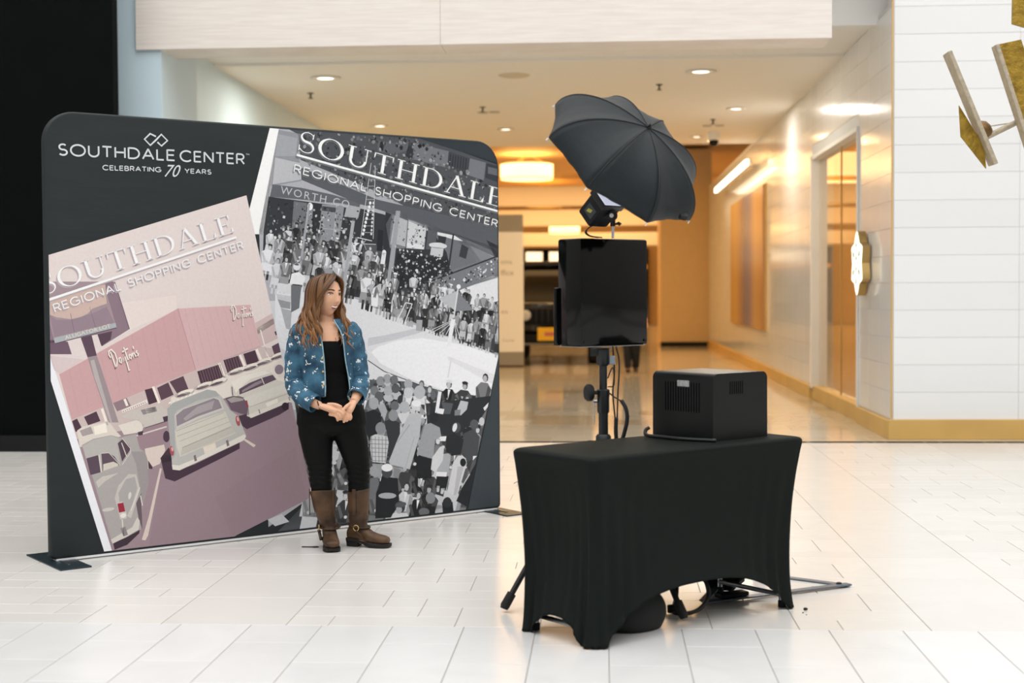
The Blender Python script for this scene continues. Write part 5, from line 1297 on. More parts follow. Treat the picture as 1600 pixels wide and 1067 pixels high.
for (fx, fy) in feet:
    L = math.hypot(fx, fy); d = Vector((fx / L, fy / L, 0)); a = d * 0.045 + Vector((0, 0, 0.74)); e = Vector((fx, fy, 0.02))
    q = MB(); q.tube([a, e], 0.0135, 12); l_ = q.build('leg', pole_m, st, smooth=40)
    dr = (e - a).normalized(); q = MB(); q.tube([e - dr * 0.075, e - dr * 0.01, e + Vector((0, 0, -0.004))], [0.021, 0.022, 0.017], 12); q.build('rubber_foot', MATS['rubber'], l_, smooth=40)
    mid = a.lerp(e, 0.5); q = MB(); q.tube([d * 0.03 + Vector((0, 0, 0.335)), mid], 0.008, 8); q.build('brace', pole_m, l_, smooth=40)
q = MB(); q.lathe([(0.024, 1.11), (0.03, 1.12), (0.03, 1.185), (0.05, 1.192)], 18); q.box((-0.035, 0.0, 1.172), (0.05, 0.02, 0.035)); q.build('top_socket', pole_m, st, smooth=40)

bo = empty('photo_booth', (-0.101, 6.50, 1.203), 0.7013, 'glossy black photo booth box on top of the tripod stand', 'photo booth')
q = MB(); q.cbox((0.205, 0.085, 0.248), (0.41, 0.17, 0.496), 0.011); q.build('housing', MATS['gloss_black'], bo, smooth=35)
q = MB(); q.cbox((0.205, 0.177, 0.135), (0.435, 0.022, 0.27), 0.006); q.build('screen_bezel', MATS['gloss_black'], bo, smooth=35)
q = MB(); q.box((0.205, 0.1895, 0.13), (0.36, 0.002, 0.2)); q.build('screen', mat('screen_dark', '10161c', 0.1), bo)
q = MB(); q.box((0.205, 0.172, 0.36), (0.08, 0.006, 0.08)); q.build('camera_window', mat('lens_glass', '0a0d12', 0.05), bo)
q = MB(); q.box((0.2, 0.085, -0.0025), (0.39, 0.15, 0.003)); q.build('base_plate', MATS['steel'], bo)
for (x, y) in ((0.02, -0.0), (0.39, -0.0)):
    q = MB(); q.lathe([(0.006, 0), (0.006, 0.003)], 10, Matrix.Translation((x, -0.0005, 0.02)) @ Matrix.Rotation(PI / 2, 4, 'X')); q.build('screw', MATS['black_metal'], bo)
# cables hanging under the booth
cb = empty('booth_cables', (0.03, 6.640, 0.70), 0, 'thin black cables and thick loop of conduit hanging beside the stand', 'cable')
def cable(pts, r, name='cable'):
    q = MB(); q.tube(spline([Vector(p) - Vector((0.03, 6.640, 0.70)) for p in pts]), r, 8); return q.build(name, MATS['cable_black'], cb, smooth=True)
cable([(0.045, 6.640, 1.20), (0.052, 6.630, 1.08), (0.045, 6.630, 0.98), (0.055, 6.620, 0.86), (0.060, 6.620, 0.79)], 0.0038)
cable([(0.060, 6.60, 1.20), (0.075, 6.640, 1.12), (0.068, 6.630, 0.98), (0.064, 6.620, 0.87)], 0.0038)
cable([(0.02, 6.640, 1.05), (0.045, 6.630, 1.10), (0.05, 6.630, 1.02), (0.022, 6.640, 1.01)], 0.003)
cable([(0.024, 6.640, 0.985), (0.05, 6.620, 0.965), (0.085, 6.610, 0.945)], 0.0036)
cable([(0.06, 6.620, 0.87), (0.058, 6.620, 0.80), (0.064, 6.620, 0.73), (0.07, 6.620, 0.60)], 0.0095, 'conduit')
cable([(0.083, 6.610, 0.95), (0.105, 6.605, 0.91), (0.110, 6.605, 0.86), (0.095, 6.610, 0.79), (0.075, 6.620, 0.73), (0.06, 6.620, 0.62)], 0.0095, 'conduit')
q = MB(); q.cbox((0.012, -0.005, 0.435), (0.03, 0.03, 0.042), 0.006); q.build('plug', mat('plug_grey', '8a929a', 0.4), cb)

# ================================================================== UMBRELLA AND FLASH
O = Vector((0.088, 6.50, 2.040)); az, el_, UR, UH, UPH = -0.755, 0.73, 0.404, 0.213, -2.051
ax = Vector((math.cos(el_) * math.cos(az), math.cos(el_) * math.sin(az), math.sin(el_)))
e1 = ax.cross(Vector((0, 0, 1))).normalized(); e2 = e1.cross(ax)
UM = Matrix(((e1.x, e2.x, ax.x, O.x), (e1.y, e2.y, ax.y, O.y), (e1.z, e2.z, ax.z, O.z), (0, 0, 0, 1)))
um = empty('photo_umbrella', (0, 0, 0), 0, 'open black photographic umbrella tilted above the photo booth', 'umbrella'); um.matrix_world = UM
umb_m = mat('umbrella_cloth', '1a2024', 0.6, noise=0.08, nscale=10, bump=0.3, bscale=9, stretch=(1, 1, 3), spec=0.28, sheen=0.05)
def ribpt(a, t):
    r = UR * math.sin(t * PI / 2) ** 0.96; return Vector((r * math.cos(a), r * math.sin(a), UH * (1 - (1 - math.cos(t * PI / 2)) ** 1.02)))
NR, NT = 10, 16
for k_ in range(8):
    a0, a1 = UPH + k_ * PI / 4, UPH + (k_ + 1) * PI / 4
    q = MB(); vs = []
    for j in range(NT + 1):
        t = j / NT
        p0, p1 = ribpt(a0, t), ribpt(a1, t)
        for i in range(NR + 1):
            u_ = i / NR; p = p0.lerp(p1, u_)
            s_ = math.sin(PI * u_)
            p -= Vector((p.x, p.y, 0)) * (0.035 * s_ * t)          # the cloth scoops in between the ribs
            p.z -= 0.012 * s_ * math.sin(PI * t) + 0.0025 * math.sin(u_ * 18 + t * 9 + k_) * t * s_
            vs.append(p)
    fs = [(j * (NR + 1) + i, j * (NR + 1) + i + 1, (j + 1) * (NR + 1) + i + 1, (j + 1) * (NR + 1) + i) for j in range(NT) for i in range(NR)]
    q.add(vs, fs); pn = q.build('panel', umb_m, um, smooth=True, fix=False)
    so = pn.modifiers.new('thickness', 'SOLIDIFY'); so.thickness = 0.0015
    q = MB(); q.tube([ribpt(a0, j / NT) + Vector((0, 0, 0.0025)) for j in range(NT + 1)], 0.0022, 6); q.build('seam', mat('seam_black', '1b2023', 0.6), pn, smooth=True)
    q = MB(); q.tube([ribpt(a0, j / NT) - Vector((0, 0, 0.005)) for j in range(NT + 1)], 0.002, 6); rb_ = q.build('rib', MATS['steel'], um, smooth=True)
    tip = ribpt(a0, 1); q = MB(); q.tube([tip, tip + Vector((math.cos(a0) * 0.004, math.sin(a0) * 0.004, -0.014))], [0.003, 0.004], 8); q.build('rib_tip', mat('tip_white', 'e3e3df', 0.4), rb_, smooth=40)
q = MB(); q.lathe([(0.014, UH - 0.004), (0.013, UH + 0.008), (0.008, UH + 0.016), (0.006, UH + 0.022)], 14); q.build('cap', MATS['gloss_black'], um, smooth=40)
q = MB(); q.tube([(0, 0, UH), (0, 0, -0.34)], 0.004, 8); q.build('shaft', MATS['steel'], um, smooth=40)
a_ = UPH + 0.30; p_ = ribpt(a_, 0.86)
q = MB(); q.tube([p_ + Vector((-0.02 * math.sin(a_), 0.02 * math.cos(a_), 0.006)), p_ + Vector((0.012 * math.cos(a_), 0.012 * math.sin(a_), 0.008)), p_ + Vector((0.02 * math.sin(a_), -0.02 * math.cos(a_), 0.004))], 0.014, 10); q.build('closing_tab', MATS['rubber'], um, smooth=True)

fl = empty('flash_head', (-0.005, 6.60, 1.842), 0, 'square black flash head pointing up into the umbrella', 'flash')
zf = -ax; fx_ = ax.cross(Vector((0, 0, 1))).normalized()
FM = Matrix(((e1.x, e2.x, ax.x, 0), (e1.y, e2.y, ax.y, 0), (e1.z, e2.z, ax.z, 0), (0, 0, 0, 1)))
q = MB(); q.cbox((0, 0, -0.02), (0.125, 0.105, 0.12), 0.012, M=FM); q.build('body', MATS['matte_black'], fl, smooth=35)
q = MB(); q.cbox((0, 0, 0.048), (0.135, 0.115, 0.03), 0.006, M=FM); q.build('front_rim', MATS['black_metal'], fl, smooth=35)
q = MB(); q.box((0, 0, 0.0645), (0.118, 0.098, 0.004), FM); q.build('lens_panel', mat('flash_lens', 'eef0fb', 0.25, emit='dfe4ff', estr=0.5), fl)
for s_ in (-1, 1):
    q = MB(); q.box((s_ * 0.0632, -0.005, -0.02), (0.002, 0.06, 0.05), FM); q.build('logo_plate', mat('plate_grey', '30343a', 0.5), fl)
    q = MB(); q.prism([(-0.014, -0.012), (0.004, -0.012), (0.016, 0.014), (-0.002, 0.014)], 0.0, 0.0012, FM @ Matrix.Translation((s_ * 0.0644, -0.003, -0.02)) @ Matrix.Rotation(s_ * PI / 2, 4, 'Y')); q.build('yellow_mark', mat('mark_yellow', 'a8a33a', 0.5), fl)
q = MB(); q.lathe([(0.022, -0.018), (0.022, 0.018)], 16, Matrix.Translation((0.052, -0.03, -0.04)) @ Matrix.Rotation(PI / 2, 4, 'X')); q.box((0.03, -0.02, -0.035), (0.05, 0.022, 0.03)); q.build('tilt_bracket', MATS['black_metal'], fl, smooth=40)
q = MB(); q.lathe([(0.010, -0.004), (0.010, 0.004)], 12, Matrix.Translation((0.046, -0.052, -0.04)) @ Matrix.Rotation(PI / 2, 4, 'X')); q.build('bracket_bolt', MATS['chrome'], fl, smooth=40)
q = MB(); q.tube([(0.052, -0.02, -0.055), (0.052, -0.02, -0.088)], 0.012, 12); q.tube([(0.062, -0.02, -0.078), (0.078, -0.024, -0.074), (0.086, -0.026, -0.082)], [0.004, 0.008, 0.010], 8); q.build('stud_clamp', MATS['black_metal'], fl, smooth=40)
q = MB(); q.tube([(0.052, -0.02, -0.085), (0.052, -0.02, -0.143)], 0.0065, 12); q.build('stud', MATS['chrome'], fl, smooth=40)
for dx in (0.0, 0.006):
    q = MB(); q.tube(spline([(-0.02, -0.01, -0.075), (-0.06, -0.02, -0.095), (-0.075 + dx, -0.025, -0.115), (-0.055 + dx, -0.03, -0.132), (-0.015 + 3 * dx, -0.03, -0.1395)]), 0.003, 7); q.build('cord', MATS['cable_black'], fl, smooth=True)

# ================================================================== THINGS UNDER AND BESIDE THE TABLE
# soft black bag
q = MB(); rg2 = random.Random(5); rings = []
for j in range(13):
    t = j / 12; z = 0.004 + 0.24 * t; k_ = (0.72 + 0.28 * math.sin(PI * min(1, t * 1.3 + 0.18))) * (1 - 0.55 * max(0, t - 0.55))
    rings.append([(0.155 * k_ * math.cos(a) * (1 + 0.04 * math.sin(3 * a + t * 4)), 0.105 * k_ * math.sin(a) * (1 + 0.05 * math.sin(2 * a + 5 * t)), z) for a in [2 * PI * i / 24 for i in range(24)]])
bg = empty('soft_bag', (0.13, 6.12, 0), 0.6, 'soft black bag slumped on the floor under the table', 'bag')
q.loft(rings); q.build('pouch', mat('bag_black', '0d100f', 0.75, noise=0.2), bg, smooth=True)
q = MB(); q.tube(spline([(-0.06, 0, 0.22), (-0.05, 0, 0.30), (0.05, 0, 0.30), (0.06, 0, 0.22)]), 0.009, 8); q.build('strap', MATS['bag_black'], bg, smooth=True)
# floor cable loop
q = MB(); q.tube(spline([(0.40, 6.50, 0.20), (0.455, 6.45, 0.15), (0.47, 6.42, 0.08), (0.43, 6.38, 0.03), (0.37, 6.36, 0.012), (0.31, 6.40, 0.012), (0.33, 6.52, 0.05), (0.34, 6.60, 0.15)]), 0.010, 8)
tag(q.build('floor_cable', MATS['cable_black'], None, smooth=True), 'thick black cable looping down to the floor under the table', 'cable')
q = MB(); q.lathe([(0.016, 0), (0.02, 0.006), (0.02, 0.04), (0.012, 0.05)], 12, Matrix.Translation((0.285, 6.405, 0.021)) @ Matrix.Rotation(1.5, 4, 'Y')); tag(q.build('cable_plug', MATS['rubber'], None, smooth=40), 'round black plug lying by the tripod foot under the table', 'plug')
# red and white drink can behind
cn = empty('drink_can', (0.79, 7.28, 0), 0, 'small red and white drink can standing behind the table legs', 'can')
q = MB(); q.lathe([(0.024, 0.0), (0.031, 0.006), (0.033, 0.012), (0.033, 0.105)], 20); q.build('can_body', mat('can_red', 'b8323a', 0.3, col2='d8d0cc', nscale=25), cn, smooth=40)
q = MB(); q.lathe([(0.033, 0.105), (0.026, 0.118), (0.027, 0.121), (0.024, 0.119), (0.002, 0.118)], 20); q.build('can_top', MATS['steel'], cn, smooth=40)
# flat V shaped base frame on the floor
fr = empty('floor_base_frame', (1.20, 7.03, 0), 0, 'flat grey metal frame with pointed corner lying on the floor right of the table', 'frame')
bar_m = mat('bar_grey', '6a7480', 0.35, metal=0.5)
def flatbar(p0, p1, w, name, m=bar_m, z=0.004):
    d = Vector((p1[0] - p0[0], p1[1] - p0[1], 0)); L = d.length; q = MB(); q.cbox((0, 0, z), (L, w, 0.008), 0.0015, M=Matrix.Translation(((p0[0] + p1[0]) / 2, (p0[1] + p1[1]) / 2, 0)) @ Matrix.Rotation(math.atan2(d.y, d.x), 4, 'Z')); return q.build(name, m, fr)
flatbar((0.0, 0.0), (-0.52, 0.36), 0.045, 'bar'); flatbar((0.0, 0.0), (-0.74, -0.44), 0.045, 'bar', z=0.0125)
q = MB(); q.lathe([(0.014, 0.0165), (0.014, 0.021), (0.006, 0.024)], 12, Matrix.Translation((-0.05, -0.01, 0))); q.build('bolt', MATS['black_metal'], fr)
flatbar((-0.74, -0.44), (-0.52, 0.36), 0.04, 'bar', z=0.0205)
q = MB(); q.cbox((-0.60, -0.33, 0.028), (0.16, 0.06, 0.022), 0.006, rz=0.55); q.build('clamp_block', MATS['matte_black'], fr)
q = MB(); q.loft([[(0.075 * k_ * math.cos(a), 0.05 * k_ * math.sin(a), z) for a in [2 * PI * i / 14 for i in range(14)]] for k_, z in ((0.7, 0.0), (1, 0.02), (1.0, 0.05), (0.7, 0.075), (0.3, 0.085))])
tag(q.build('sandbag', MATS['bag_black'], None, smooth=True, loc=(0.62, 7.05, 0.0)), 'small black weight bag on the floor behind the table arch', 'bag')
for i, (x, y, r) in enumerate(((0.915, 6.50, 0.011), (0.895, 6.44, 0.004), (0.905, 6.40, 0.003))):
    q = MB(); q.lathe([(r * 0.6, 0), (r, r * 0.4), (r * 0.7, r * 0.9), (r * 0.1, r * 1.1)], 7); tag(q.build('crumb', MATS['rubber'], None, loc=(x, y, 0)), ('largest dark crumb on the tiles beside the right table foot', 'tiny dark speck just in front of the largest crumb', 'smallest dark speck nearest the camera by the table foot')[i], 'debris', 'crumbs on the floor')

# ================================================================== HANGING SCULPTURE (generic bronze plates)
sc = empty('hanging_sculpture', (2.35, 9.0, 2.6), 0, 'hanging metal sculpture of rough gilded plates and pale bars', 'sculpture')
gold = mat('gilded_metal', '8a6e22', 0.5, metal=0.55, col2='b08f35', nscale=14, bump=0.9, bscale=40)
pale = mat('pale_metal', 'b7aa94', 0.55, metal=0.3, noise=0.12, nscale=30, bump=0.6, bscale=50)
def plate(pts, th, name='plate', m=gold, y=0.0, turn=0.0):
    P = [(x - 2.35, z - 2.6) for x, z in pts]; mx = sum(p[0] for p in P) / len(P); mz = sum(p[1] for p in P) / len(P)
    q = MB(); q.prism([(x - mx, z - mz) for x, z in P], -th / 2, th / 2, Matrix.Translation((mx, y, mz)) @ Matrix.Rotation(turn, 4, 'Z') @ Matrix.Rotation(PI / 2, 4, 'X')); return q.build(name, m, sc)
def spx_(px_, py_): return ((px_ - 942.5) * 9.0 / 2222 + (0.006 * (py_ - 457)) * 9 / 2222 * 0, 1.45 + (461 - 0.006 * (px_ - 800) - py_) * 9.0 / 2222)
plate([spx_(*p) for p in ((1566, -60), (1650, -50), (1650, 78), (1565, 52))], 0.03)
plate([spx_(*p) for p in ((1540, 84), (1578, 76), (1632, 238), (1592, 247))], 0.02)
plate([spx_(*p) for p in ((1486, 175), (1524, 238), (1527, 271), (1489, 222))], 0.018)
def bar(a, b_, w, d, m=pale, y=0.0, name='edge_bar'):
    (x0, z0), (x1, z1) = spx_(*a), spx_(*b_); p0 = Vector((x0 - 2.35, y, z0 - 2.6)); p1 = Vector((x1 - 2.35, y, z1 - 2.6)); v = p1 - p0
    q = MB(); q.cbox((0, 0, 0), (v.length, d, w), 0.006, M=Matrix.Translation((p0 + p1) / 2) @ Matrix.Rotation(-math.atan2(v.z, v.x), 4, 'Y')); return q.build(name, m, sc)
bar((1467, 95), (1537, 266), 0.027, 0.14, y=-0.02); bar((1537, 86), (1590, 250), 0.026, 0.10, y=-0.045); bar((1585, 70), (1612, 130), 0.008, 0.02)
q = MB(); (x0, z0), (x1, z1) = spx_(1518, 228), spx_(1640, 168); q.tube([(x0 - 2.35, 0.03, z0 - 2.6), (x1 - 2.35, 0.03, z1 - 2.6)], 0.018, 12); q.build('cross_rod', pale, sc, smooth=40)
q = MB(); (x0, z0), (x1, z1) = spx_(1530, 206), spx_(1572, 200); q.tube([(x0 - 2.35, 0.05, z0 - 2.6), (x1 - 2.35, 0.05, z1 - 2.6)], 0.004, 6); q.build('thin_rod', pale, sc)
x0, z0 = spx_(1524, 212); q = MB(); q.lathe([(0.06, 0), (0.055, 0.03), (0.035, 0.05), (0.001, 0.058)], 18, Matrix.Translation((x0 - 2.35, 0.04, z0 - 2.6)) @ Matrix.Rotation(0.9, 4, 'Y') @ Matrix.Rotation(0.4, 4, 'X')); q.build('cup', mat('bronze_brown', '7d5f38', 0.45, metal=0.6, noise=0.2), sc, smooth=40)
q = MB()
for x in (0.30, 0.42): q.tube([(x, 0, 0.5), (x, 0, 9.4)], 0.004, 6)
q.build('suspension_wires', MATS['steel'], sc)

# ================================================================== TOTEM SIGN, CAR, PASSER-BY
tt = empty('totem_sign', (-2.30, 28.0, 0), 0, 'tall pale directory totem with grey cap and foot beyond the backdrop', 'sign')
q = MB(); q.cbox((0, 0, 1.47), (1.47, 0.22, 2.36), 0.01); q.build('panel', mat('totem_cream', 'ece3d4', 0.5, emit='f3e2c4', estr=0.12), tt)
q = MB(); q.cbox((0, 0, 2.82), (1.47, 0.23, 0.34), 0.01); q.build('cap', mat('totem_grey', '9c968a', 0.5), tt)
q = MB(); q.cbox((0, 0, 0.16), (1.47, 0.23, 0.27), 0.01); q.build('foot', MATS['totem_grey'], tt); q = MB(); q.box((0, 0, 0.015), (1.45, 0.2, 0.03)); q.build('recessed_base', mat('brown_base', '4a3426', 0.7), tt)  # grey foot, and a dark brown base block set slightly back under it
LM = Matrix.Translation((0, -0.111, 0)) @ Matrix.Rotation(PI / 2, 4, 'X'); txm = mat('totem_text', 'b3a791', 0.6)
for txt, x, z, w, h in (('oms', 0.30, 2.02, 0.22, 0.10), ('ffice', 0.30, 1.80, 0.25, 0.11), ('es', 0.30, 1.05, 0.13, 0.08), ('County', 0.32, 0.50, 0.24, 0.05)):
    lettering('lettering', txt, w, h, LM @ Matrix.Translation((x, z, 0)), txm, tt)

CY = 28.4
ca = empty('parked_car', (-0.98, CY, 0), 0, 'black four wheel drive car with yellow plate parked in the corridor', 'car')
cbk = mat('car_black', '060708', 0.12, coat=0.6); trimk = mat('car_trim', '090a0a', 0.5, spec=0.2); glk = mat('car_glass', '0a0e10', 0.05, spec=0.8)
q = MB(); q.cbox((0, 2.3, 0.86), (1.78, 4.3, 0.62), 0.07); q.build('body', cbk, ca, smooth=35)
q = MB(); q.cbox((0, 0.85, 1.18), (1.46, 1.5, 0.16), 0.05); q.build('hood', cbk, ca, smooth=35)
q = MB(); q.loft([[(sx_ * w, y, z) for sx_, y in ((-1, y0), (1, y0), (1, 4.3), (-1, 4.3))] for w, y0, z in ((0.80, 1.55, 1.22), (0.74, 1.90, 2.02))]); q.build('cabin', cbk, ca)
q = MB(); q.cbox((0, 3.0, 2.07), (1.52, 2.5, 0.10), 0.03); q.build('roof', cbk, ca, smooth=35)
q = MB(); q.add([(-0.70, 1.585, 1.30), (0.70, 1.585, 1.30), (0.65, 1.86, 1.95), (-0.65, 1.86, 1.95), (-0.70, 1.60, 1.30), (0.70, 1.60, 1.30), (0.65, 1.875, 1.95), (-0.65, 1.875, 1.95)], [(0, 1, 2, 3), (7, 6, 5, 4), (0, 4, 5, 1), (1, 5, 6, 2), (2, 6, 7, 3), (3, 7, 4, 0)]); q.build('windshield', glk, ca)
q = MB(); q.cbox((0, 0.14, 0.98), (1.40, 0.06, 0.34), 0.02); gr_ = q.build('grille', trimk, ca)
for k_ in range(7): boxobj('grille_bar', (-0.36 + 0.12 * k_, 0.10, 0.98), (0.035, 0.03, 0.26), mat('grille_grey', '1c1e20', 0.3, metal=0.3), gr_)
for s_ in (-1, 1):
    q = MB(); q.lathe([(0.105, 0), (0.11, 0.02), (0.08, 0.035), (0.001, 0.04)], 20, Matrix.Translation((s_ * 0.57, 0.105, 1.0)) @ Matrix.Rotation(PI / 2, 4, 'X')); q.build('headlight', mat('headlamp', 'c9ccd0', 0.1, spec=0.9), ca, smooth=True)
    q = MB(); q.lathe([(0.035, 0), (0.035, 0.03)], 12, Matrix.Translation((s_ * 0.74, 0.13, 0.82)) @ Matrix.Rotation(PI / 2, 4, 'X')); q.build('marker_light', mat('amber_lens', 'c78a3a', 0.3), ca)
    q = MB(); q.cbox((s_ * 0.98, 1.7, 1.36), (0.2, 0.1, 0.2), 0.03); q.build('mirror', trimk, ca, smooth=35)
    q = MB(); q.cbox((s_ * 0.88, 0.75, 0.92), (0.22, 1.15, 0.12), 0.03); q.build('fender', trimk, ca, smooth=35)
    for yy in (0.78, 3.6):
        q = MB(); q.lathe([(0.22, -0.12), (0.37, -0.13), (0.41, -0.09), (0.41, 0.09), (0.37, 0.13), (0.22, 0.12)], 28, Matrix.Translation((s_ * 0.80, yy, 0.41)) @ Matrix.Rotation(PI / 2, 4, 'Y')); w_ = q.build('wheel', MATS['rubber'], ca, smooth=40)
        q = MB(); q.lathe([(0.21, -0.02), (0.2, 0.02), (0.05, 0.03)], 20, Matrix.Translation((s_ * 0.9, yy, 0.41)) @ Matrix.Rotation(s_ * PI / 2, 4, 'Y')); q.build('rim', MATS['black_metal'], w_, smooth=40)
q = MB(); q.cbox((0, -0.02, 0.52), (1.70, 0.22, 0.20), 0.04); bu = q.build('bumper', trimk, ca, smooth=35)
q = MB(); q.cbox((0, -0.1, 0.43), (1.5, 0.08, 0.05), 0.015); q.build('skid_bar', mat('bar_mid', '6d6a64', 0.5), bu)
q = MB(); q.cbox((-0.07, -0.145, 0.63), (0.50, 0.02, 0.26), 0.006); pl_ = q.build('number_plate', mat('plate_yellow', 'e5b520', 0.4), ca)
q = MB(); q.box((-0.03, -0.157, 0.63), (0.30, 0.004, 0.08)); q.build('plate_print', mat('plate_red', 'c26a5a', 0.5), pl_)

# ================================================================== PEOPLE
def union(name, mb, voxel, m, parent, smooth=4, disp=None):
    """joins overlapping closed shapes into one continuous surface"""
    me = mb.mesh(name + '_raw', m); ob = bpy.data.objects.new(name + '_raw', me); COL.objects.link(ob)
    r = ob.modifiers.new('r', 'REMESH'); r.mode = 'VOXEL'; r.voxel_size = voxel; r.use_smooth_shade = True
    s = ob.modifiers.new('s', 'SMOOTH'); s.factor = 0.5; s.iterations = smooth
    bpy.context.view_layer.update()
    new = bpy.data.meshes.new_from_object(ob.evaluated_get(bpy.context.evaluated_depsgraph_get()))
    bpy.data.objects.remove(ob); bpy.data.meshes.remove(me)
    new.name = name
    if not new.materials: new.materials.append(m)
    if disp:
        for v in new.vertices: v.co = disp(v.co)
    new.polygons.foreach_set('use_smooth', [True] * len(new.polygons))
    o = bpy.data.objects.new(name, new); COL.objects.link(o); o.parent = parent; return o
def oval(cx, cy, z, rx, ry, n=24, tilt=0.0):
    return [(cx + rx * math.cos(2 * PI * k_ / n), cy + ry * math.sin(2 * PI * k_ / n), z + tilt * math.cos(2 * PI * k_ / n)) for k_ in range(n)]
def ball(q, c, r, M=None, n=10):
    R3 = r if isinstance(r, (tuple, list)) else (r, r, r)
    rings = []
    for j in range(1, n):
        a = PI * j / n
        rings.append([(c[0] + R3[0] * math.sin(a) * math.cos(2 * PI * k_ / 16), c[1] + R3[1] * math.sin(a) * math.sin(2 * PI * k_ / 16), c[2] - R3[2] * math.cos(a)) for k_ in range(16)])
    q.loft(rings, M=M)
def gs(d, s): return math.exp(-(d / s) ** 2)
def head_shape(x, y, z, k=1.0):
    """unit sphere point -> sculpted head, face towards -y, origin mid head"""
    dx, dy, dz = x, y, z
    a, b_, c_ = 0.0705, 0.090, 0.112
    X, Y, Z = dx * a, dy * b_, dz * c_
    if dz < 0:
        X *= 1 - 0.30 * (-dz) ** 1.5
        if dy > 0: Y *= 1 - 0.45 * (-dz) ** 1.2
        else: Y *= 1 - 0.10 * (-dz) ** 2
    if dy < 0:
        w = -dy
        off = 0.0
        off += 0.013 * gs(X, 0.020) * gs(Z + 0.096, 0.020)                       # chin
        off += gs(X, 0.0085) * (0.009 * gs(Z - 0.012, 0.018) + 0.017 * gs(Z + 0.012, 0.014)) + 0.024 * gs(X, 0.0115) * gs(Z + 0.027, 0.0105)   # nose
        off += 0.004 * gs(abs(X) - 0.012, 0.006) * gs(Z + 0.032, 0.007)
        off -= 0.010 * gs(abs(X) - 0.030, 0.013) * gs(Z - 0.010, 0.011)          # eye sockets
        off += 0.004 * gs(abs(X) - 0.028, 0.022) * gs(Z - 0.029, 0.008)          # brow
        off += 0.008 * gs(abs(X) - 0.037, 0.015) * gs(Z + 0.030, 0.018)          # smiling cheeks
        off += 0.006 * gs(X, 0.024) * gs(Z + 0.058, 0.014)                       # mouth
        off -= 0.004 * gs(X, 0.02) * gs(Z + 0.078, 0.008)
        Y -= off * min(1, w * 2.2)
    return X, Y, Z
def head_mesh(q, M, n=56, mrow=40):
    rings = []
    for j in range(1, mrow):
        a = PI * j / mrow
        rings.append([head_shape(math.sin(a) * math.cos(2 * PI * k_ / n), math.sin(a) * math.sin(2 * PI * k_ / n), -math.cos(a)) for k_ in range(n)])
    q.loft(rings, M=M)
skin = mat('skin', 'e0ae8e', 0.5, noise=0.05, nscale=30, spec=0.4)
pb_ = skin.node_tree.nodes['Principled BSDF']; pb_.inputs['Subsurface Weight'].default_value = 0.12; pb_.inputs['Subsurface Radius'].default_value = (0.012, 0.005, 0.003)
wm = empty('person', (-1.556, 8.035, 0), 0.19, 'woman in blue denim jacket, black leggings and brown boots standing before the backdrop, looking aside', 'person')
HC = Vector((-0.020, 0.002, 1.441)); PSI = 0.66
HM = Matrix.Translation(HC) @ Matrix.Rotation(0.06, 4, 'Y') @ Matrix.Rotation(PSI, 4, 'Z') @ Matrix.Scale(1.07, 4)
body = MB()
head_mesh(body, HM)
for s_ in (-1, 1): ball(body, (s_ * 0.071, 0.012, -0.008), (0.008, 0.017, 0.028), HM)
body.tube([(-0.028, 0.022, 1.42), (-0.026, 0.022, 1.35), (-0.024, 0.02, 1.29), (-0.024, 0.015, 1.24)], [0.046, 0.046, 0.052, 0.07], 20)
body.loft([oval(-0.024, 0.012, 1.295, 0.075, 0.05), oval(-0.026, 0.008, 1.27, 0.135, 0.072), oval(-0.028, 0.004, 1.235, 0.160, 0.086), oval(-0.026, 0.0, 1.15, 0.142, 0.104), oval(-0.02, 0.0, 1.08, 0.132, 0.105), oval(-0.012, 0.0, 1.0, 0.120, 0.088), oval(-0.006, 0.0, 0.92, 0.130, 0.095), oval(0.0, 0.0, 0.82, 0.165, 0.112), oval(0.003, 0.0, 0.74, 0.168, 0.105), oval(0.003, 0.0, 0.70, 0.12, 0.08)])
LL = [(-0.085, 0.0, 0.72, 0.095), (-0.085, 0.0, 0.655, 0.092), (-0.077, -0.002, 0.57, 0.078), (-0.064, -0.006, 0.46, 0.061), (-0.060, 0.002, 0.38, 0.054), (-0.055, 0.01, 0.30, 0.05), (-0.018, 0.015, 0.10, 0.036), (-0.014, 0.0, 0.055, 0.035)]
RL = [(0.092, 0.0, 0.72, 0.09), (0.106, -0.002, 0.655, 0.088), (0.129, -0.008, 0.57, 0.076), (0.152, -0.014, 0.46, 0.059), (0.155, -0.005, 0.38, 0.053), (0.153, 0.005, 0.30, 0.05), (0.152, 0.01, 0.10, 0.036), (0.152, 0.0, 0.055, 0.035)]
for L_ in (LL, RL): body.tube([p[:3] for p in L_], [p[3] for p in L_], 20)
body.tube([(-0.014, 0.01, 0.05), (-0.008, -0.10, 0.04), (-0.004, -0.16, 0.03)], [0.035, 0.034, 0.022], 14); body.tube([(0.15, 0.01, 0.05), (0.24, -0.035, 0.04), (0.29, -0.06, 0.03)], [0.035, 0.034, 0.022], 14)
LA = [(-0.160, 0.0, 1.232, 0.044), (-0.192, 0.004, 1.12, 0.039), (-0.200, -0.005, 1.0, 0.036), (-0.196, -0.03, 0.93, 0.035), (-0.155, -0.10, 0.875, 0.034), (-0.085, -0.150, 0.835, 0.0245), (-0.060, -0.163, 0.826, 0.0235)]
RA = [(0.108, 0.0, 1.232, 0.044), (0.142, 0.012, 1.12, 0.040), (0.158, 0.008, 1.0, 0.038), (0.165, -0.02, 0.935, 0.036), (0.153, -0.09, 0.888, 0.032), (0.137, -0.135, 0.858, 0.024), (0.128, -0.150, 0.846, 0.023)]
for A_ in (LA, RA): body.tube([p[:3] for p in A_], [p[3] for p in A_], 18)
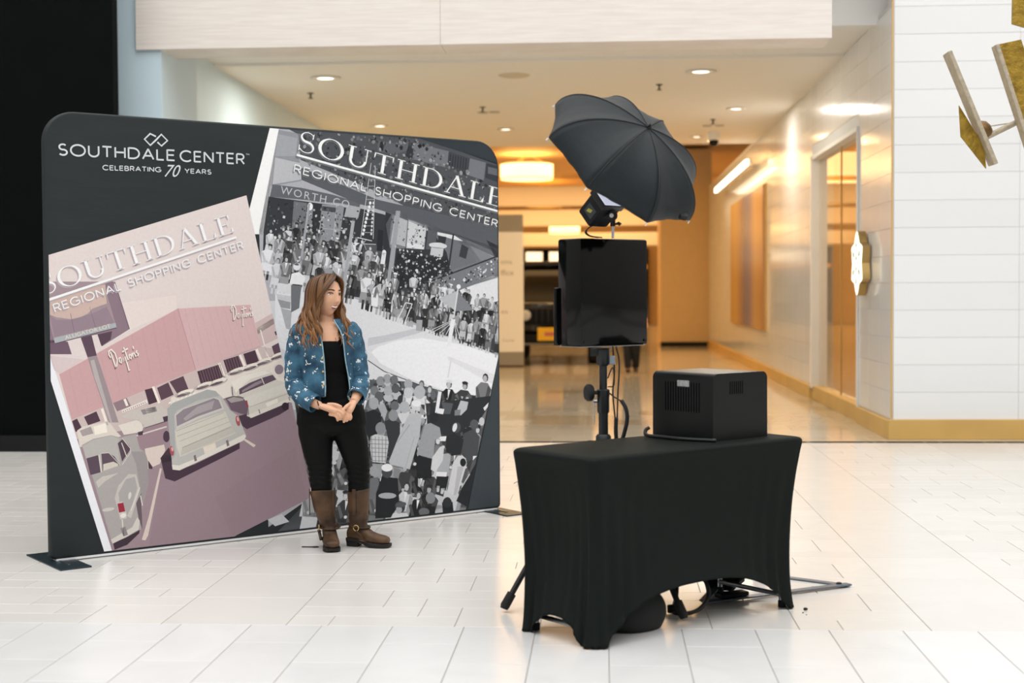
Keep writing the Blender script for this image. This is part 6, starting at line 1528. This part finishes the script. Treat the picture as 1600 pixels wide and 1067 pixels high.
# hands: palms, four fingers and a thumb each, the near hand closed over the other
body.tube([(-0.068, -0.160, 0.828), (-0.030, -0.175, 0.818), (0.010, -0.190, 0.806), (0.038, -0.196, 0.795)], [0.023, 0.031, 0.034, 0.028], 16, flat=0.62)
for i, (k0, k1, k2) in enumerate((((0.046, -0.206, 0.812), (0.072, -0.208, 0.796), (0.078, -0.196, 0.776)), ((0.044, -0.212, 0.798), (0.066, -0.214, 0.780), (0.068, -0.200, 0.760)), ((0.036, -0.212, 0.784), (0.053, -0.214, 0.766), (0.053, -0.200, 0.748)), ((0.024, -0.206, 0.773), (0.037, -0.210, 0.757), (0.037, -0.197, 0.742)))):
    body.tube(spline([(k0[0] - 0.034, k0[1] + 0.016, k0[2] + 0.006), k0, k1, k2], 4), [0.0092] * 8 + [0.0088] * 3 + [0.0075, 0.006], 10)
body.tube(spline([(-0.018, -0.182, 0.834), (0.018, -0.200, 0.834), (0.046, -0.208, 0.826), (0.062, -0.208, 0.818)], 4), [0.011] * 8 + [0.0095] * 4 + [0.007], 10)
body.tube([(0.130, -0.146, 0.850), (0.116, -0.163, 0.826), (0.100, -0.176, 0.802), (0.092, -0.182, 0.786)], [0.022, 0.028, 0.031, 0.026], 16, flat=0.65)
for i, (k0, k1, k2) in enumerate((((0.108, -0.190, 0.780), (0.112, -0.196, 0.760), (0.104, -0.190, 0.744)), ((0.094, -0.194, 0.774), (0.093, -0.199, 0.752), (0.085, -0.192, 0.737)), ((0.080, -0.192, 0.772), (0.076, -0.197, 0.748), (0.070, -0.192, 0.731)), ((0.070, -0.186, 0.775), (0.062, -0.188, 0.758), (0.058, -0.184, 0.745)))):
    body.tube(spline([(k0[0] + 0.004, k0[1] + 0.012, k0[2] + 0.032), k0, k1, k2], 4), [0.0092] * 8 + [0.0085] * 3 + [0.0075, 0.006], 10)
body.tube(spline([(0.112, -0.170, 0.836), (0.092, -0.192, 0.826), (0.076, -0.202, 0.812), (0.064, -0.206, 0.803)], 4), [0.0105] * 8 + [0.009] * 4 + [0.0065], 10)
union('body', body, 0.0033, skin, wm, smooth=3)
# face details
def hp(x, y, z): return tuple(HM @ Vector((x, y, z)))
def face_y(X, Z):
    # solve the sculpted surface for the front at (X, Z)
    best = 0.0; bd_ = 9
    for j in range(1, 60):
        a = PI * j / 60
        for i in range(30):
            b2 = PI + PI * i / 29
            x, y, z = head_shape(math.sin(a) * math.cos(b2), math.sin(a) * math.sin(b2), -math.cos(a))
            d = (x - X) ** 2 + (z - Z) ** 2
            if d < bd_: bd_, best = d, y
    return best
eye_w = mat('eye_white', 'efe9e4', 0.25); iris = mat('iris_brown', '2c1a10', 0.15); brow_m = mat('brow_hair', '3a2415', 0.7); lip_m = mat('lip_rose', 'b0504c', 0.4); tooth = mat('tooth_white', 'f2eee8', 0.25)
for s_ in (-1, 1):
    y = face_y(s_ * 0.030, 0.010)
    q = MB(); ball(q, (s_ * 0.030, y + 0.0075, 0.009), (0.0145, 0.0110, 0.0080), HM); e_ = q.build('eye', eye_w, wm, smooth=True)
    q = MB(); ball(q, (s_ * 0.030 + 0.003, y - 0.0005, 0.0085), (0.0066, 0.0040, 0.0068), HM); q.build('iris', iris, e_, smooth=True)
    q = MB(); q.tube([hp(s_ * (0.0175 + 0.0085 * k_), face_y(s_ * (0.0175 + 0.0085 * k_), 0.015) - 0.001, 0.0145 + 0.003 * math.sin(PI * k_ / 3)) for k_ in range(4)], [0.0018, 0.0028, 0.0028, 0.0018], 6); q.build('eyelashes', brow_m, e_, smooth=True)
    q = MB(); q.tube([hp(s_ * (0.014 + 0.008 * k_), face_y(s_ * (0.014 + 0.008 * k_), 0.031) - 0.0005, 0.0285 + 0.0055 * math.sin(PI * (k_ + 0.8) / 5.5)) for k_ in range(5)], [0.0024, 0.0034, 0.0034, 0.0026, 0.0012], 6); q.build('eyebrow', brow_m, wm, smooth=True)
def mouth_line(dz, curve, w, n=9): return [hp(w * (2 * k_ / (n - 1) - 1), face_y(w * (2 * k_ / (n - 1) - 1), -0.058 + dz) - 0.0008, -0.058 + dz + curve * (2 * k_ / (n - 1) - 1) ** 2) for k_ in range(n)]
q = MB(); q.tube(mouth_line(0.0055, 0.0045, 0.025), [0.0012, 0.0022, 0.003, 0.0032, 0.003, 0.0032, 0.003, 0.0022, 0.0012], 8); q.build('upper_lip', lip_m, wm, smooth=True)
q = MB(); q.tube(mouth_line(-0.0065, 0.0135, 0.025), [0.0012, 0.0026, 0.0036, 0.004, 0.0042, 0.004, 0.0036, 0.0026, 0.0012], 8); q.build('lower_lip', lip_m, wm, smooth=True)
q = MB(); q.tube(mouth_line(0.0005, 0.008, 0.0205), [0.002, 0.0038, 0.0046, 0.005, 0.005, 0.005, 0.0046, 0.0038, 0.002], 8); q.build('teeth', tooth, wm, smooth=True)
# hair
hair_m = bpy.data.materials.new('brown_hair'); hair_m.use_nodes = True; nt = hair_m.node_tree; p_ = nt.nodes['Principled BSDF']
g = nt.nodes.new('ShaderNodeNewGeometry'); at_ = nt.nodes.new('ShaderNodeAttribute'); at_.attribute_name = 'along'
mx = nt.nodes.new('ShaderNodeMix'); mx.data_type = 'RGBA'; mx.inputs[6].default_value = lin('2f1b0f') + (1,); mx.inputs[7].default_value = lin('a06d3d') + (1,)
ad = nt.nodes.new('ShaderNodeMath'); ad.operation = 'MULTIPLY_ADD'; ad.inputs[1].default_value = 0.42; nt.links.new(g.outputs['Random Per Island'], ad.inputs[0])
m3 = nt.nodes.new('ShaderNodeMath'); m3.operation = 'MULTIPLY'; m3.inputs[1].default_value = 0.46; nt.links.new(at_.outputs['Fac'], m3.inputs[0]); nt.links.new(m3.outputs[0], ad.inputs[2])
nt.links.new(ad.outputs[0], mx.inputs[0]); nt.links.new(mx.outputs[2], p_.inputs['Base Color']); p_.inputs['Roughness'].default_value = 0.38; p_.inputs['Specular IOR Level'].default_value = 0.45
hr = MB(); along_v = []
rh = random.Random(21)
f_dir = Vector((math.sin(PSI), -math.cos(PSI), 0))
def lock(th, end, r0, wav, ph, lift=1.0):
    ct, s2 = math.cos(th), math.sin(th)
    k1, k2, k3 = 0.068 * lift, 0.094 * lift, 0.100 * lift
    pts = [HC + Vector((0.012 * ct + 0.010 * f_dir.x, 0.012 * s2 + 0.01 * f_dir.y, 0.121)), HC + Vector((k1 * ct, k1 * s2, 0.098)), HC + Vector((k2 * ct, k2 * s2, 0.035)), HC + Vector((k3 * ct, k3 * s2, -0.035))]
    p3 = pts[-1]; e = Vector(end); n = 5
    side = Vector((-s2, ct, 0))
    for k_ in range(1, n + 1):
        t = k_ / n; p = p3.lerp(e, t); p.z = p3.z + (e.z - p3.z) * t
        p += side * (wav * math.sin(ph + t * 8.5) * (0.4 + 0.7 * t)) + Vector((ct, s2, 0)) * (wav * 0.8 * math.cos(ph + t * 8.5) * (0.3 + 0.7 * t))
        pts.append(p)
    S = spline(pts, 5); n = len(S)
    rad = [r0 * (0.55 + 0.55 * math.sin(PI * min(1, 0.12 + 0.75 * i / (n - 1)))) * (1 if i < n * 0.8 else max(0.12, (n - 1 - i) / (n * 0.2))) for i in range(n)]
    v0 = len(hr.v); hr.tube(S, rad, 8, flat=0.55)
    along_v.extend([i / (n - 1) for i in range(n) for _ in range(8)])
D = math.radians
for i in range(46):        # over her right side, falling before the shoulder
    t = i / 45; th = D(-126 - 90 * t + rh.uniform(-4, 4))
    lock(th, (-0.075 - 0.135 * t + rh.uniform(-0.03, 0.03), -0.125 + 0.10 * t + rh.uniform(-0.02, 0.02), rh.uniform(1.11, 1.19) + 0.04 * t), rh.uniform(0.008, 0.014), rh.uniform(0.016, 0.030), rh.uniform(0, 6), rh.uniform(1.03, 1.2))
for i in range(22):        # over her left side, falling beyond the chin
    t = i / 21; th = D(24 + 56 * t + rh.uniform(-4, 4))
    lock(th, (0.045 + 0.085 * rh.random(), -0.125 + 0.06 * rh.random(), rh.uniform(1.13, 1.23)), rh.uniform(0.008, 0.013), rh.uniform(0.016, 0.030), rh.uniform(0, 6), rh.uniform(0.93, 1.04))
for i in range(22):        # down the back
    t = i / 21; th = D(75 + 80 * t)
    lock(th, (0.06 - 0.22 * t, 0.10, rh.uniform(1.16, 1.24)), rh.uniform(0.012, 0.018), 0.012, rh.uniform(0, 6), rh.uniform(0.98, 1.08))
for i in range(6):         # fringe framing the forehead on the near side
    lock(D(-119 + 3 * i), (-0.055 - 0.02 * i, -0.135 + 0.01 * i, 1.17 + 0.01 * i), 0.009, 0.016, 1.0 + 0.3 * i, 1.0)
for i in range(4):
    lock(D(16 + 5 * i), (0.060 + 0.012 * i, -0.10, 1.24), 0.009, 0.014, 0.5 * i, 0.93)
def swept(head_pts, end, r0, wav, ph):
    """a lock that starts at the parting, crosses the brow and falls to its end"""
    pts = [HM @ Vector(p) for p in head_pts]; p3 = pts[-1]; e = Vector(end)
    for k_ in range(1, 6):
        t = k_ / 5; p = p3.lerp(e, t) + Vector((wav * math.sin(ph + t * 8.5), -wav * 0.8 * math.cos(ph + t * 8.5), 0)) * (0.3 + 0.7 * t); pts.append(p)
    S = spline(pts, 5); n = len(S)
    rad = [r0 * (0.5 + 0.6 * math.sin(PI * min(1, 0.1 + 0.75 * i / (n - 1)))) * (1 if i < n * 0.8 else max(0.12, (n - 1 - i) / (n * 0.2))) for i in range(n)]
    hr.tube(S, rad, 8, flat=0.55); along_v.extend([i / (n - 1) for i in range(n) for _ in range(8)])
for i in range(9):
    t = i / 8; swept([(0.014 - 0.002 * i, -0.052 + 0.006 * i, 0.116), (-0.022 - 0.012 * t, -0.086 + 0.012 * i * 0.6, 0.090), (-0.056 - 0.014 * t, -0.078 + 0.05 * t, 0.045), (-0.079, -0.052 + 0.05 * t, -0.01), (-0.090, -0.034 + 0.05 * t, -0.07)], (-0.060 - 0.10 * t, -0.135 + 0.02 * t, 1.13 + 0.03 * rh.random()), rh.uniform(0.009, 0.013), rh.uniform(0.016, 0.026), rh.uniform(0, 6))
for i in range(7):
    t = i / 6; swept([(0.016, -0.050 + 0.008 * i, 0.116), (0.044, -0.076 + 0.04 * t, 0.088), (0.068, -0.056 + 0.05 * t, 0.040), (0.080, -0.030 + 0.05 * t, -0.02), (0.088, -0.010 + 0.04 * t, -0.08)], (0.055 + 0.06 * t, -0.12 + 0.02 * t, 1.15 + 0.04 * rh.random()), rh.uniform(0.008, 0.012), rh.uniform(0.016, 0.026), rh.uniform(0, 6))
# scalp under the locks
rings = []; NS_, NR_ = 40, 22
vs = []; fs = []; idx = {}
for j in range(NR_ + 1):
    a = PI * 0.72 * j / NR_
    for k_ in range(NS_):
        b2 = 2 * PI * k_ / NS_
        vs.append((0.077 * math.sin(a) * math.cos(b2), 0.008 + 0.094 * math.sin(a) * math.sin(b2), 0.004 + 0.116 * math.cos(a)))
for j in range(NR_):
    for k_ in range(NS_):
        ids = (j * NS_ + k_, j * NS_ + (k_ + 1) % NS_, (j + 1) * NS_ + (k_ + 1) % NS_, (j + 1) * NS_ + k_)
        c_ = sum((Vector(vs[i]) for i in ids), Vector()) / 4
        if c_.y < -0.012 and c_.z < 0.072 + 0.25 * min(0, c_.y + 0.06) and abs(c_.x) < 0.075: continue
        fs.append(ids)
hr.add(vs, fs, HM); along_v.extend([0.1] * len(vs))
hair = hr.build('hair', hair_m, wm, smooth=True)
ca_ = hair.data.attributes.new('along', 'FLOAT', 'POINT'); ca_.data.foreach_set('value', along_v)
# clothes
blk = mat('black_jersey', '070808', 0.75, noise=0.15, nscale=20, bump=0.15, bscale=25, spec=0.12)
tp = MB(); tp.loft([oval(-0.03, -0.004, 1.185, 0.120, 0.100), oval(-0.028, -0.006, 1.15, 0.146, 0.110), oval(-0.02, -0.008, 1.09, 0.137, 0.114), oval(-0.012, -0.005, 1.0, 0.126, 0.097), oval(-0.006, -0.004, 0.92, 0.136, 0.103), oval(0.0, -0.003, 0.83, 0.166, 0.116)])
for x in (-0.105, 0.05): tp.tube([(x, -0.07, 1.17), (x, -0.055, 1.24), (x, -0.02, 1.285), (x, 0.03, 1.28), (x, 0.07, 1.2)], 0.016, 8)
union('tank_top', tp, 0.006, blk, wm, 3)
lg = mat('black_leggings', '080a0a', 0.6, noise=0.12, nscale=15, bump=0.12, bscale=12, spec=0.15)
pm_ = MB(); pm_.loft([oval(-0.002, 0.0, 0.90, 0.142, 0.104), oval(0.0, 0.0, 0.84, 0.172, 0.118), oval(0.003, 0.0, 0.77, 0.196, 0.125), oval(0.006, 0.0, 0.71, 0.202, 0.125), oval(0.010, 0.0, 0.665, 0.16, 0.100), oval(0.012, 0.0, 0.645, 0.10, 0.06)])
for L_ in (LL, RL):
    P_ = [p for p in L_ if p[2] > 0.28]; pm_.tube([p[:3] for p in P_], [p[3] + 0.0085 for p in P_], 22)
def wr(v):
    k_ = gs(v.z - 0.40, 0.06) + 0.6 * gs(v.z - 0.47, 0.05)
    return v + Vector((0, -0.0035 * k_ * math.sin(v.z * 210 + v.x * 30), 0)) + Vector((0.0025 * k_ * math.sin(v.z * 190), 0, 0))
union('leggings', pm_, 0.006, lg, wm, 5, wr)
# denim jacket
dn = bpy.data.materials.new('denim'); dn.use_nodes = True; nt = dn.node_tree; p_ = nt.nodes['Principled BSDF']; tc = nt.nodes.new('ShaderNodeTexCoord')
n1 = nt.nodes.new('ShaderNodeTexNoise'); n1.inputs['Scale'].default_value = 14; n1.inputs['Detail'].default_value = 8; nt.links.new(tc.outputs['Object'], n1.inputs['Vector'])
r1 = nt.nodes.new('ShaderNodeValToRGB'); r1.color_ramp.elements[0].position = 0.32; r1.color_ramp.elements[0].color = lin('143a52') + (1,); r1.color_ramp.elements[1].position = 0.72; r1.color_ramp.elements[1].color = lin('44748f') + (1,); nt.links.new(n1.outputs['Fac'], r1.inputs['Fac'])
n2 = nt.nodes.new('ShaderNodeTexNoise'); n2.inputs['Scale'].default_value = 70; n2.inputs['Detail'].default_value = 2; nt.links.new(tc.outputs['Object'], n2.inputs['Vector'])
mm = nt.nodes.new('ShaderNodeMix'); mm.data_type = 'RGBA'; mm.blend_type = 'LINEAR_LIGHT'; mm.inputs[0].default_value = 0.03; nt.links.new(tc.outputs['Object'], mm.inputs[6]); nt.links.new(n2.outputs['Color'], mm.inputs[7])
vo = nt.nodes.new('ShaderNodeTexVoronoi'); vo.inputs['Scale'].default_value = 20; vo.inputs['Randomness'].default_value = 0.55; nt.links.new(mm.outputs[2], vo.inputs['Vector'])
r2 = nt.nodes.new('ShaderNodeValToRGB'); r2.color_ramp.elements[0].position = 0.215; r2.color_ramp.elements[0].color = (1, 1, 1, 1); r2.color_ramp.elements[1].position = 0.265; r2.color_ramp.elements[1].color = (0, 0, 0, 1); nt.links.new(vo.outputs['Distance'], r2.inputs['Fac'])
m4 = nt.nodes.new('ShaderNodeMix'); m4.data_type = 'RGBA'; nt.links.new(r2.outputs['Color'], m4.inputs[0]); nt.links.new(r1.outputs['Color'], m4.inputs[6]); m4.inputs[7].default_value = lin('dfe5e4') + (1,)
nt.links.new(m4.outputs[2], p_.inputs['Base Color']); p_.inputs['Roughness'].default_value = 0.8
n5 = nt.nodes.new('ShaderNodeTexNoise'); n5.inputs['Scale'].default_value = 18; nt.links.new(tc.outputs['Object'], n5.inputs['Vector']); bp = nt.nodes.new('ShaderNodeBump'); bp.inputs['Strength'].default_value = 0.5; bp.inputs['Distance'].default_value = 0.012; nt.links.new(n5.outputs['Fac'], bp.inputs['Height']); nt.links.new(bp.outputs[0], p_.inputs['Normal'])
JR = [  # z, cx, rx, ry, left edge x, right edge x
    (0.875, -0.008, 0.172, 0.128, -0.030, 0.112), (0.92, -0.010, 0.162, 0.122, -0.028, 0.108), (1.0, -0.014, 0.152, 0.116, -0.030, 0.098), (1.08, -0.02, 0.158, 0.126, -0.034, 0.086), (1.15, -0.026, 0.166, 0.126, -0.041, 0.078), (1.21, -0.03, 0.176, 0.114, -0.050, 0.070), (1.25, -0.03, 0.172, 0.100, -0.058, 0.056), (1.28, -0.028, 0.135, 0.086, -0.064, 0.036), (1.305, -0.026, 0.096, 0.074, -0.066, 0.022)]
jk = MB(); rows = []; NJ = 44
def jr(z):
    for a, c_ in zip(JR, JR[1:]):
        if a[0] <= z <= c_[0]: t = (z - a[0]) / (c_[0] - a[0]); return [a[i] + (c_[i] - a[i]) * t for i in range(6)]
    return JR[-1]
for j in range(41):
    z, cx, rx, ry, xl, xr = jr(0.875 + (1.305 - 0.875) * j / 40)
    a0 = -math.asin(max(-1, min(1, (cx - xl) / rx))); a1 = math.asin(max(-1, min(1, (xr - cx) / rx)))
    row = []
    for i in range(NJ + 1):
        t = a1 + (2 * PI + a0 - a1) * i / NJ
        w = 1 + 0.012 * math.sin(t * 5 + z * 30) * (1 if z < 1.2 else 0.3)
        row.append((cx + rx * w * math.sin(t), 0.0 - ry * w * math.cos(t), z))
    rows.append(row)
jk.add([p for r in rows for p in r], [(j * (NJ + 1) + i, j * (NJ + 1) + i + 1, (j + 1) * (NJ + 1) + i + 1, (j + 1) * (NJ + 1) + i) for j in range(40) for i in range(NJ)])
jo = jk.build('jacket', dn, wm, smooth=True); sd = jo.modifiers.new('thickness', 'SOLIDIFY'); sd.thickness = 0.006; sd.offset = 1
def sleeve(A_, extra, name):
    P_ = [Vector(p[:3]) for p in A_]; S = spline(P_, 7); n = len(S)
    rad = []
    for i in range(n):
        t = i / (n - 1) * (len(A_) - 1); k_ = min(int(t), len(A_) - 2); u_ = t - k_
        r = A_[k_][3] + (A_[k_ + 1][3] - A_[k_][3]) * u_ + extra[k_] + (extra[k_ + 1] - extra[k_]) * u_
        rad.append(r * (1 + 0.035 * math.sin(i * 1.7) + 0.02 * math.sin(i * 0.9)))
    q = MB(); q.tube(S, rad, 22, caps=False); o = q.build(name, dn, jo, smooth=True); m_ = o.modifiers.new('thickness', 'SOLIDIFY'); m_.thickness = 0.005; m_.offset = 1
    q = MB(); d = (S[-1] - S[-4]).normalized(); q.tube([S[-1] - d * 0.040, S[-1] - d * 0.036, S[-1] + d * 0.001, S[-1] + d * 0.003], [rad[-1] + 0.004, rad[-1] + 0.0065, rad[-1] + 0.0065, rad[-1] + 0.002], 22, caps=False); q.build('cuff', dn, o, smooth=40)
    return o
sleeve([(-0.145, 0.0, 1.262, 0.03)] + LA[:5] + [(-0.088, -0.148, 0.836, 0.030)], [0.012, 0.020, 0.018, 0.018, 0.018, 0.016, 0.016], 'sleeve')
sleeve([(0.088, 0.0, 1.262, 0.03)] + RA[:5] + [(0.143, -0.120, 0.868, 0.028)], [0.012, 0.020, 0.018, 0.017, 0.017, 0.016, 0.017], 'sleeve')
# front edges: raw pale denim bands and metal buttons
edge_m = mat('faded_edge', '8fb0bf', 0.8, noise=0.2, nscale=60)
for side in (0, 1):
    pts = [rows[j][-1 if side == 0 else 0] for j in range(0, 41, 2)]; pts = [(x, y - 0.005, z) for x, y, z in pts]
    q = MB(); q.tube(pts, 0.0042, 6); q.build('front_edge', edge_m, jo, smooth=True)
q = MB(); q.tube([(p[0] * 1.0, p[1] - 0.002 if p[1] < 0 else p[1] + 0.004, p[2]) for p in rows[0]], 0.0045, 6); q.build('hem', dn, jo, smooth=True)
for j in (6, 13, 20, 27):
    x, y, z = rows[j][-1]; q = MB(); q.lathe([(0.006, 0), (0.006, 0.003), (0.003, 0.005)], 10, Matrix.Translation((x - 0.010, y - 0.006, z)) @ Matrix.Rotation(PI / 2, 4, 'X')); q.build('button', MATS['brass'], jo)
# bracelet
q = MB(); q.lathe([(0.026, -0.004), (0.0275, 0.0), (0.026, 0.004)], 20, Matrix.Translation((-0.066, -0.160, 0.828)) @ Matrix.Rotation(1.25, 4, 'Y'), caps=False); q.build('bracelet', mat('bracelet_dark', '4a3a2c', 0.5, metal=0.3), wm, smooth=True)
# boots
leather = mat('brown_leather', '36261a', 0.5, col2='634830', nscale=9, bump=0.35, bscale=16, spec=0.35); sole_m = mat('boot_sole', '15110e', 0.7); darkl = mat('strap_leather', '3a2817', 0.5, noise=0.15)
def boot(top, mid, ank, d, nm):
    """harness boot: wide shaft, slouched ankle, square toe, stacked heel"""
    b_ = empty(nm, (0, 0, 0)); b_.parent = wm
    D_ = Vector((d[0], d[1], 0)).normalized(); S_ = Vector((-D_.y, D_.x, 0)); q = MB()
    shaft = [(top, 0.0), (mid, 0.35), (ank, 0.8)]
    rings = []
    for k_ in range(15):
        t = k_ / 14
        c_ = Vector(top[:3]).lerp(Vector(mid[:3]), t * 2) if t < 0.5 else Vector(mid[:3]).lerp(Vector(ank[:3]), t * 2 - 1)
        r = top[3] + (mid[3] - top[3]) * t * 2 if t < 0.5 else mid[3] + (ank[3] - mid[3]) * (t * 2 - 1)
        r *= 1 + (0.05 * math.sin(t * 26) if t > 0.55 else 0.01 * math.sin(t * 20))
        rings.append([tuple(c_ + D_ * (r * 1.02 * math.cos(a)) + S_ * (r * math.sin(a)) + Vector((0, 0, 0.012 * math.cos(a) * (1 - t)))) for a in [2 * PI * i / 24 for i in range(24)]])
    q.loft(rings)
    A = Vector((ank[0], ank[1], 0))
    prof = [(-0.062, 0.030, 0.045, 0.100), (-0.045, 0.036, 0.034, 0.128), (0.0, 0.040, 0.030, 0.142), (0.045, 0.041, 0.026, 0.118), (0.085, 0.044, 0.022, 0.088), (0.125, 0.046, 0.020, 0.074), (0.160, 0.043, 0.020, 0.068), (0.182, 0.034, 0.022, 0.060), (0.190, 0.020, 0.026, 0.050)]
    rings = []
    for (t, w, z0, z1) in prof:
        c_ = A + D_ * t; h = (z1 - z0) / 2; zc = (z0 + z1) / 2
        rings.append([tuple(c_ + S_ * (w * math.copysign(abs(math.cos(a)) ** 0.75, math.cos(a))) + Vector((0, 0, zc + h * math.copysign(abs(math.sin(a)) ** 0.85, math.sin(a))))) for a in [2 * PI * i / 20 for i in range(20)]])
    q.loft(rings); union('upper', q, 0.005, leather, b_, 3)
    out = [(-0.068, 0.026), (-0.05, 0.038), (0.0, 0.040), (0.04, 0.036), (0.085, 0.046), (0.13, 0.050), (0.17, 0.046), (0.193, 0.034), (0.199, 0.018)]
    pl = [(t, w) for t, w in out] + [(t, -w) for t, w in reversed(out)]
    TM = Matrix(((D_.x, S_.x, 0, A.x), (D_.y, S_.y, 0, A.y), (0, 0, 1, 0), (0, 0, 0, 1)))
    q = MB(); n = len(pl)
    zb = lambda t: 0.034 if t < 0.02 else max(0.002, 0.034 - (t - 0.02) * 0.75) if t < 0.08 else 0.002 + max(0, t - 0.15) * 0.12
    vs = [(t, w, zb(t)) for t, w in pl] + [(t, w, zb(t) + 0.016) for t, w in pl]
    q.add(vs, [(i, (i + 1) % n, n + (i + 1) % n, n + i) for i in range(n)] + [tuple(range(n))[::-1], tuple(range(n, 2 * n))], TM); q.build('sole', sole_m, b_)
    q = MB(); q.loft([[(t, w, z) for t, w in ((-0.066 + dz, 0.026), (0.012 - dz, 0.036 - dz), (0.012 - dz, -0.036 + dz), (-0.066 + dz, -0.026))] for z, dz in ((0.002, 0.004), (0.038, 0.0))], M=TM); q.build('heel', sole_m, b_)
    # harness strap with ring
    zs = 0.118; q = MB(); q.tube([tuple(A + D_ * (0.058 * math.cos(a) + 0.004) + S_ * (0.056 * math.sin(a)) + Vector((0, 0, zs - 0.010 * math.cos(a)))) for a in [2 * PI * i / 24 for i in range(25)]], 0.0115, 8, flat=0.4, caps=False); sp_ = q.build('strap', darkl, b_, smooth=True)
    c_ = A + D_ * 0.012 - S_ * 0.060 + Vector((0, 0, zs - 0.004)); q = MB(); q.tube([tuple(c_ + D_ * (0.016 * math.cos(a)) + Vector((0, 0, 0.016 * math.sin(a)))) for a in [2 * PI * i / 16 for i in range(17)]], 0.0028, 6, caps=False); q.build('ring', MATS['brass'], sp_, smooth=True)
    q = MB(); q.tube([tuple(c_ + Vector((0, 0, -0.012))), tuple(A + D_ * 0.06 - S_ * 0.052 + Vector((0, 0, 0.05)))], 0.009, 6, flat=0.4); q.build('instep_strap', darkl, b_, smooth=True)
    for s_ in (-1, 1):
        p0 = Vector(top[:3]) + S_ * (s_ * (top[3] + 0.001)); q = MB(); q.cbox((0, 0, 0), (0.022, 0.004, 0.15), 0.001, M=Matrix.Translation(p0 + Vector((0, 0, -0.062))) @ Matrix.Rotation(math.atan2(D_.y, D_.x), 4, 'Z')); q.build('pull_strap', leather, b_)
    return b_
boot((-0.054, 0.006, 0.325, 0.071), (-0.044, 0.008, 0.225, 0.060), (-0.016, 0.012, 0.115, 0.047), (0.10, -1.0), 'boot')
boot((0.153, 0.002, 0.325, 0.063), (0.153, 0.004, 0.225, 0.060), (0.150, 0.006, 0.115, 0.052), (0.92, -0.42), 'boot')
tg = MB(); tg.cbox((0, 0, 0.003), (0.10, 0.012, 0.004), 0.001, rz=-0.05); tg.cbox((0.03, 0.0, 0.003), (0.03, 0.028, 0.004), 0.001, rz=0.3)
tag(tg.build('floor_strap', MATS['rubber'], None, loc=(-1.68, 8.02, 0)), 'small black strap end lying on the floor beside the left boot', 'strap')

# passer-by far down the corridor
pz = empty('person', (0.52, 25.9, 0), 0.0, 'distant passer-by in dark clothes walking behind the photo booth', 'person')
pb2 = MB()
HM2 = Matrix.Translation((0, 0, 1.62)); head_mesh(pb2, HM2, 28, 20)
pb2.tube([(0, 0.01, 1.58), (0, 0.01, 1.44)], 0.052, 14)
pb2.loft([oval(0, 0, 1.46, 0.09, 0.06), oval(0, 0, 1.40, 0.19, 0.09), oval(0, 0, 1.2, 0.165, 0.115), oval(0, 0, 1.0, 0.15, 0.105), oval(0, 0, 0.88, 0.17, 0.115), oval(0, 0, 0.8, 0.15, 0.10)])
for s_ in (-1, 1):
    pb2.tube([(s_ * 0.085, 0, 0.86), (s_ * 0.085, -0.03 * s_, 0.48), (s_ * 0.07, 0.06 * s_, 0.08), (s_ * 0.07, 0.04 * s_, 0.04)], [0.085, 0.062, 0.042, 0.04], 14)
    pb2.tube([(s_ * 0.07, 0.04 * s_, 0.035), (s_ * 0.075, 0.04 * s_ - 0.15, 0.03)], [0.038, 0.03], 12)
    pb2.tube([(s_ * 0.18, 0, 1.38), (s_ * 0.24, 0.02, 1.12), (s_ * 0.25, -0.06, 0.88), (s_ * 0.25, -0.09, 0.80)], [0.055, 0.045, 0.035, 0.035], 12)
    for k_ in range(4): pb2.tube([(s_ * 0.25, -0.105 + 0.02 * k_, 0.80), (s_ * 0.245, -0.105 + 0.02 * k_, 0.73 + 0.006 * abs(k_ - 1)), (s_ * 0.238, -0.10 + 0.02 * k_, 0.70 + 0.006 * abs(k_ - 1))], [0.0105, 0.010, 0.008], 8)
    pb2.tube([(s_ * 0.245, -0.11, 0.82), (s_ * 0.235, -0.14, 0.77)], [0.012, 0.009], 8)
union('body', pb2, 0.008, skin, pz, 3)
cl2 = MB()
for s_ in (-1, 1): cl2.tube([(s_ * 0.085, 0, 0.88), (s_ * 0.085, -0.03 * s_, 0.48), (s_ * 0.07, 0.06 * s_, 0.08)], [0.10, 0.08, 0.065], 16)
cl2.loft([oval(0, 0, 0.98, 0.165, 0.12), oval(0, 0, 0.86, 0.185, 0.13), oval(0, 0, 0.78, 0.15, 0.11)]); union('trousers', cl2, 0.012, mat('dark_trousers', '12161a', 0.8), pz, 3)
cl3 = MB(); cl3.loft([oval(0, 0, 1.475, 0.10, 0.07), oval(0, 0, 1.41, 0.205, 0.105), oval(0, 0, 1.2, 0.182, 0.13), oval(0, 0, 0.93, 0.185, 0.13)])
for s_ in (-1, 1): cl3.tube([(s_ * 0.18, 0, 1.39), (s_ * 0.24, 0.02, 1.12), (s_ * 0.25, -0.03, 0.98)], [0.07, 0.058, 0.05], 14)
union('jumper', cl3, 0.012, mat('dark_jumper', '1c2430', 0.85), pz, 3)
hh = MB(); ball(hh, (0, 0.012, 0.018), (0.080, 0.092, 0.112), HM2, 14); hh.build('hair', mat('dark_hair', '1e1510', 0.6), pz, smooth=True)
for s_ in (-1, 1):
    sh = MB(); sh.tube([(s_ * 0.07, 0.04 * s_ + 0.05, 0.042), (s_ * 0.07, 0.04 * s_, 0.045), (s_ * 0.074, 0.04 * s_ - 0.12, 0.038), (s_ * 0.076, 0.04 * s_ - 0.19, 0.03)], [0.036, 0.044, 0.042, 0.026], 14, flat=0.85); sh.build('shoe', darkl, pz, smooth=True)
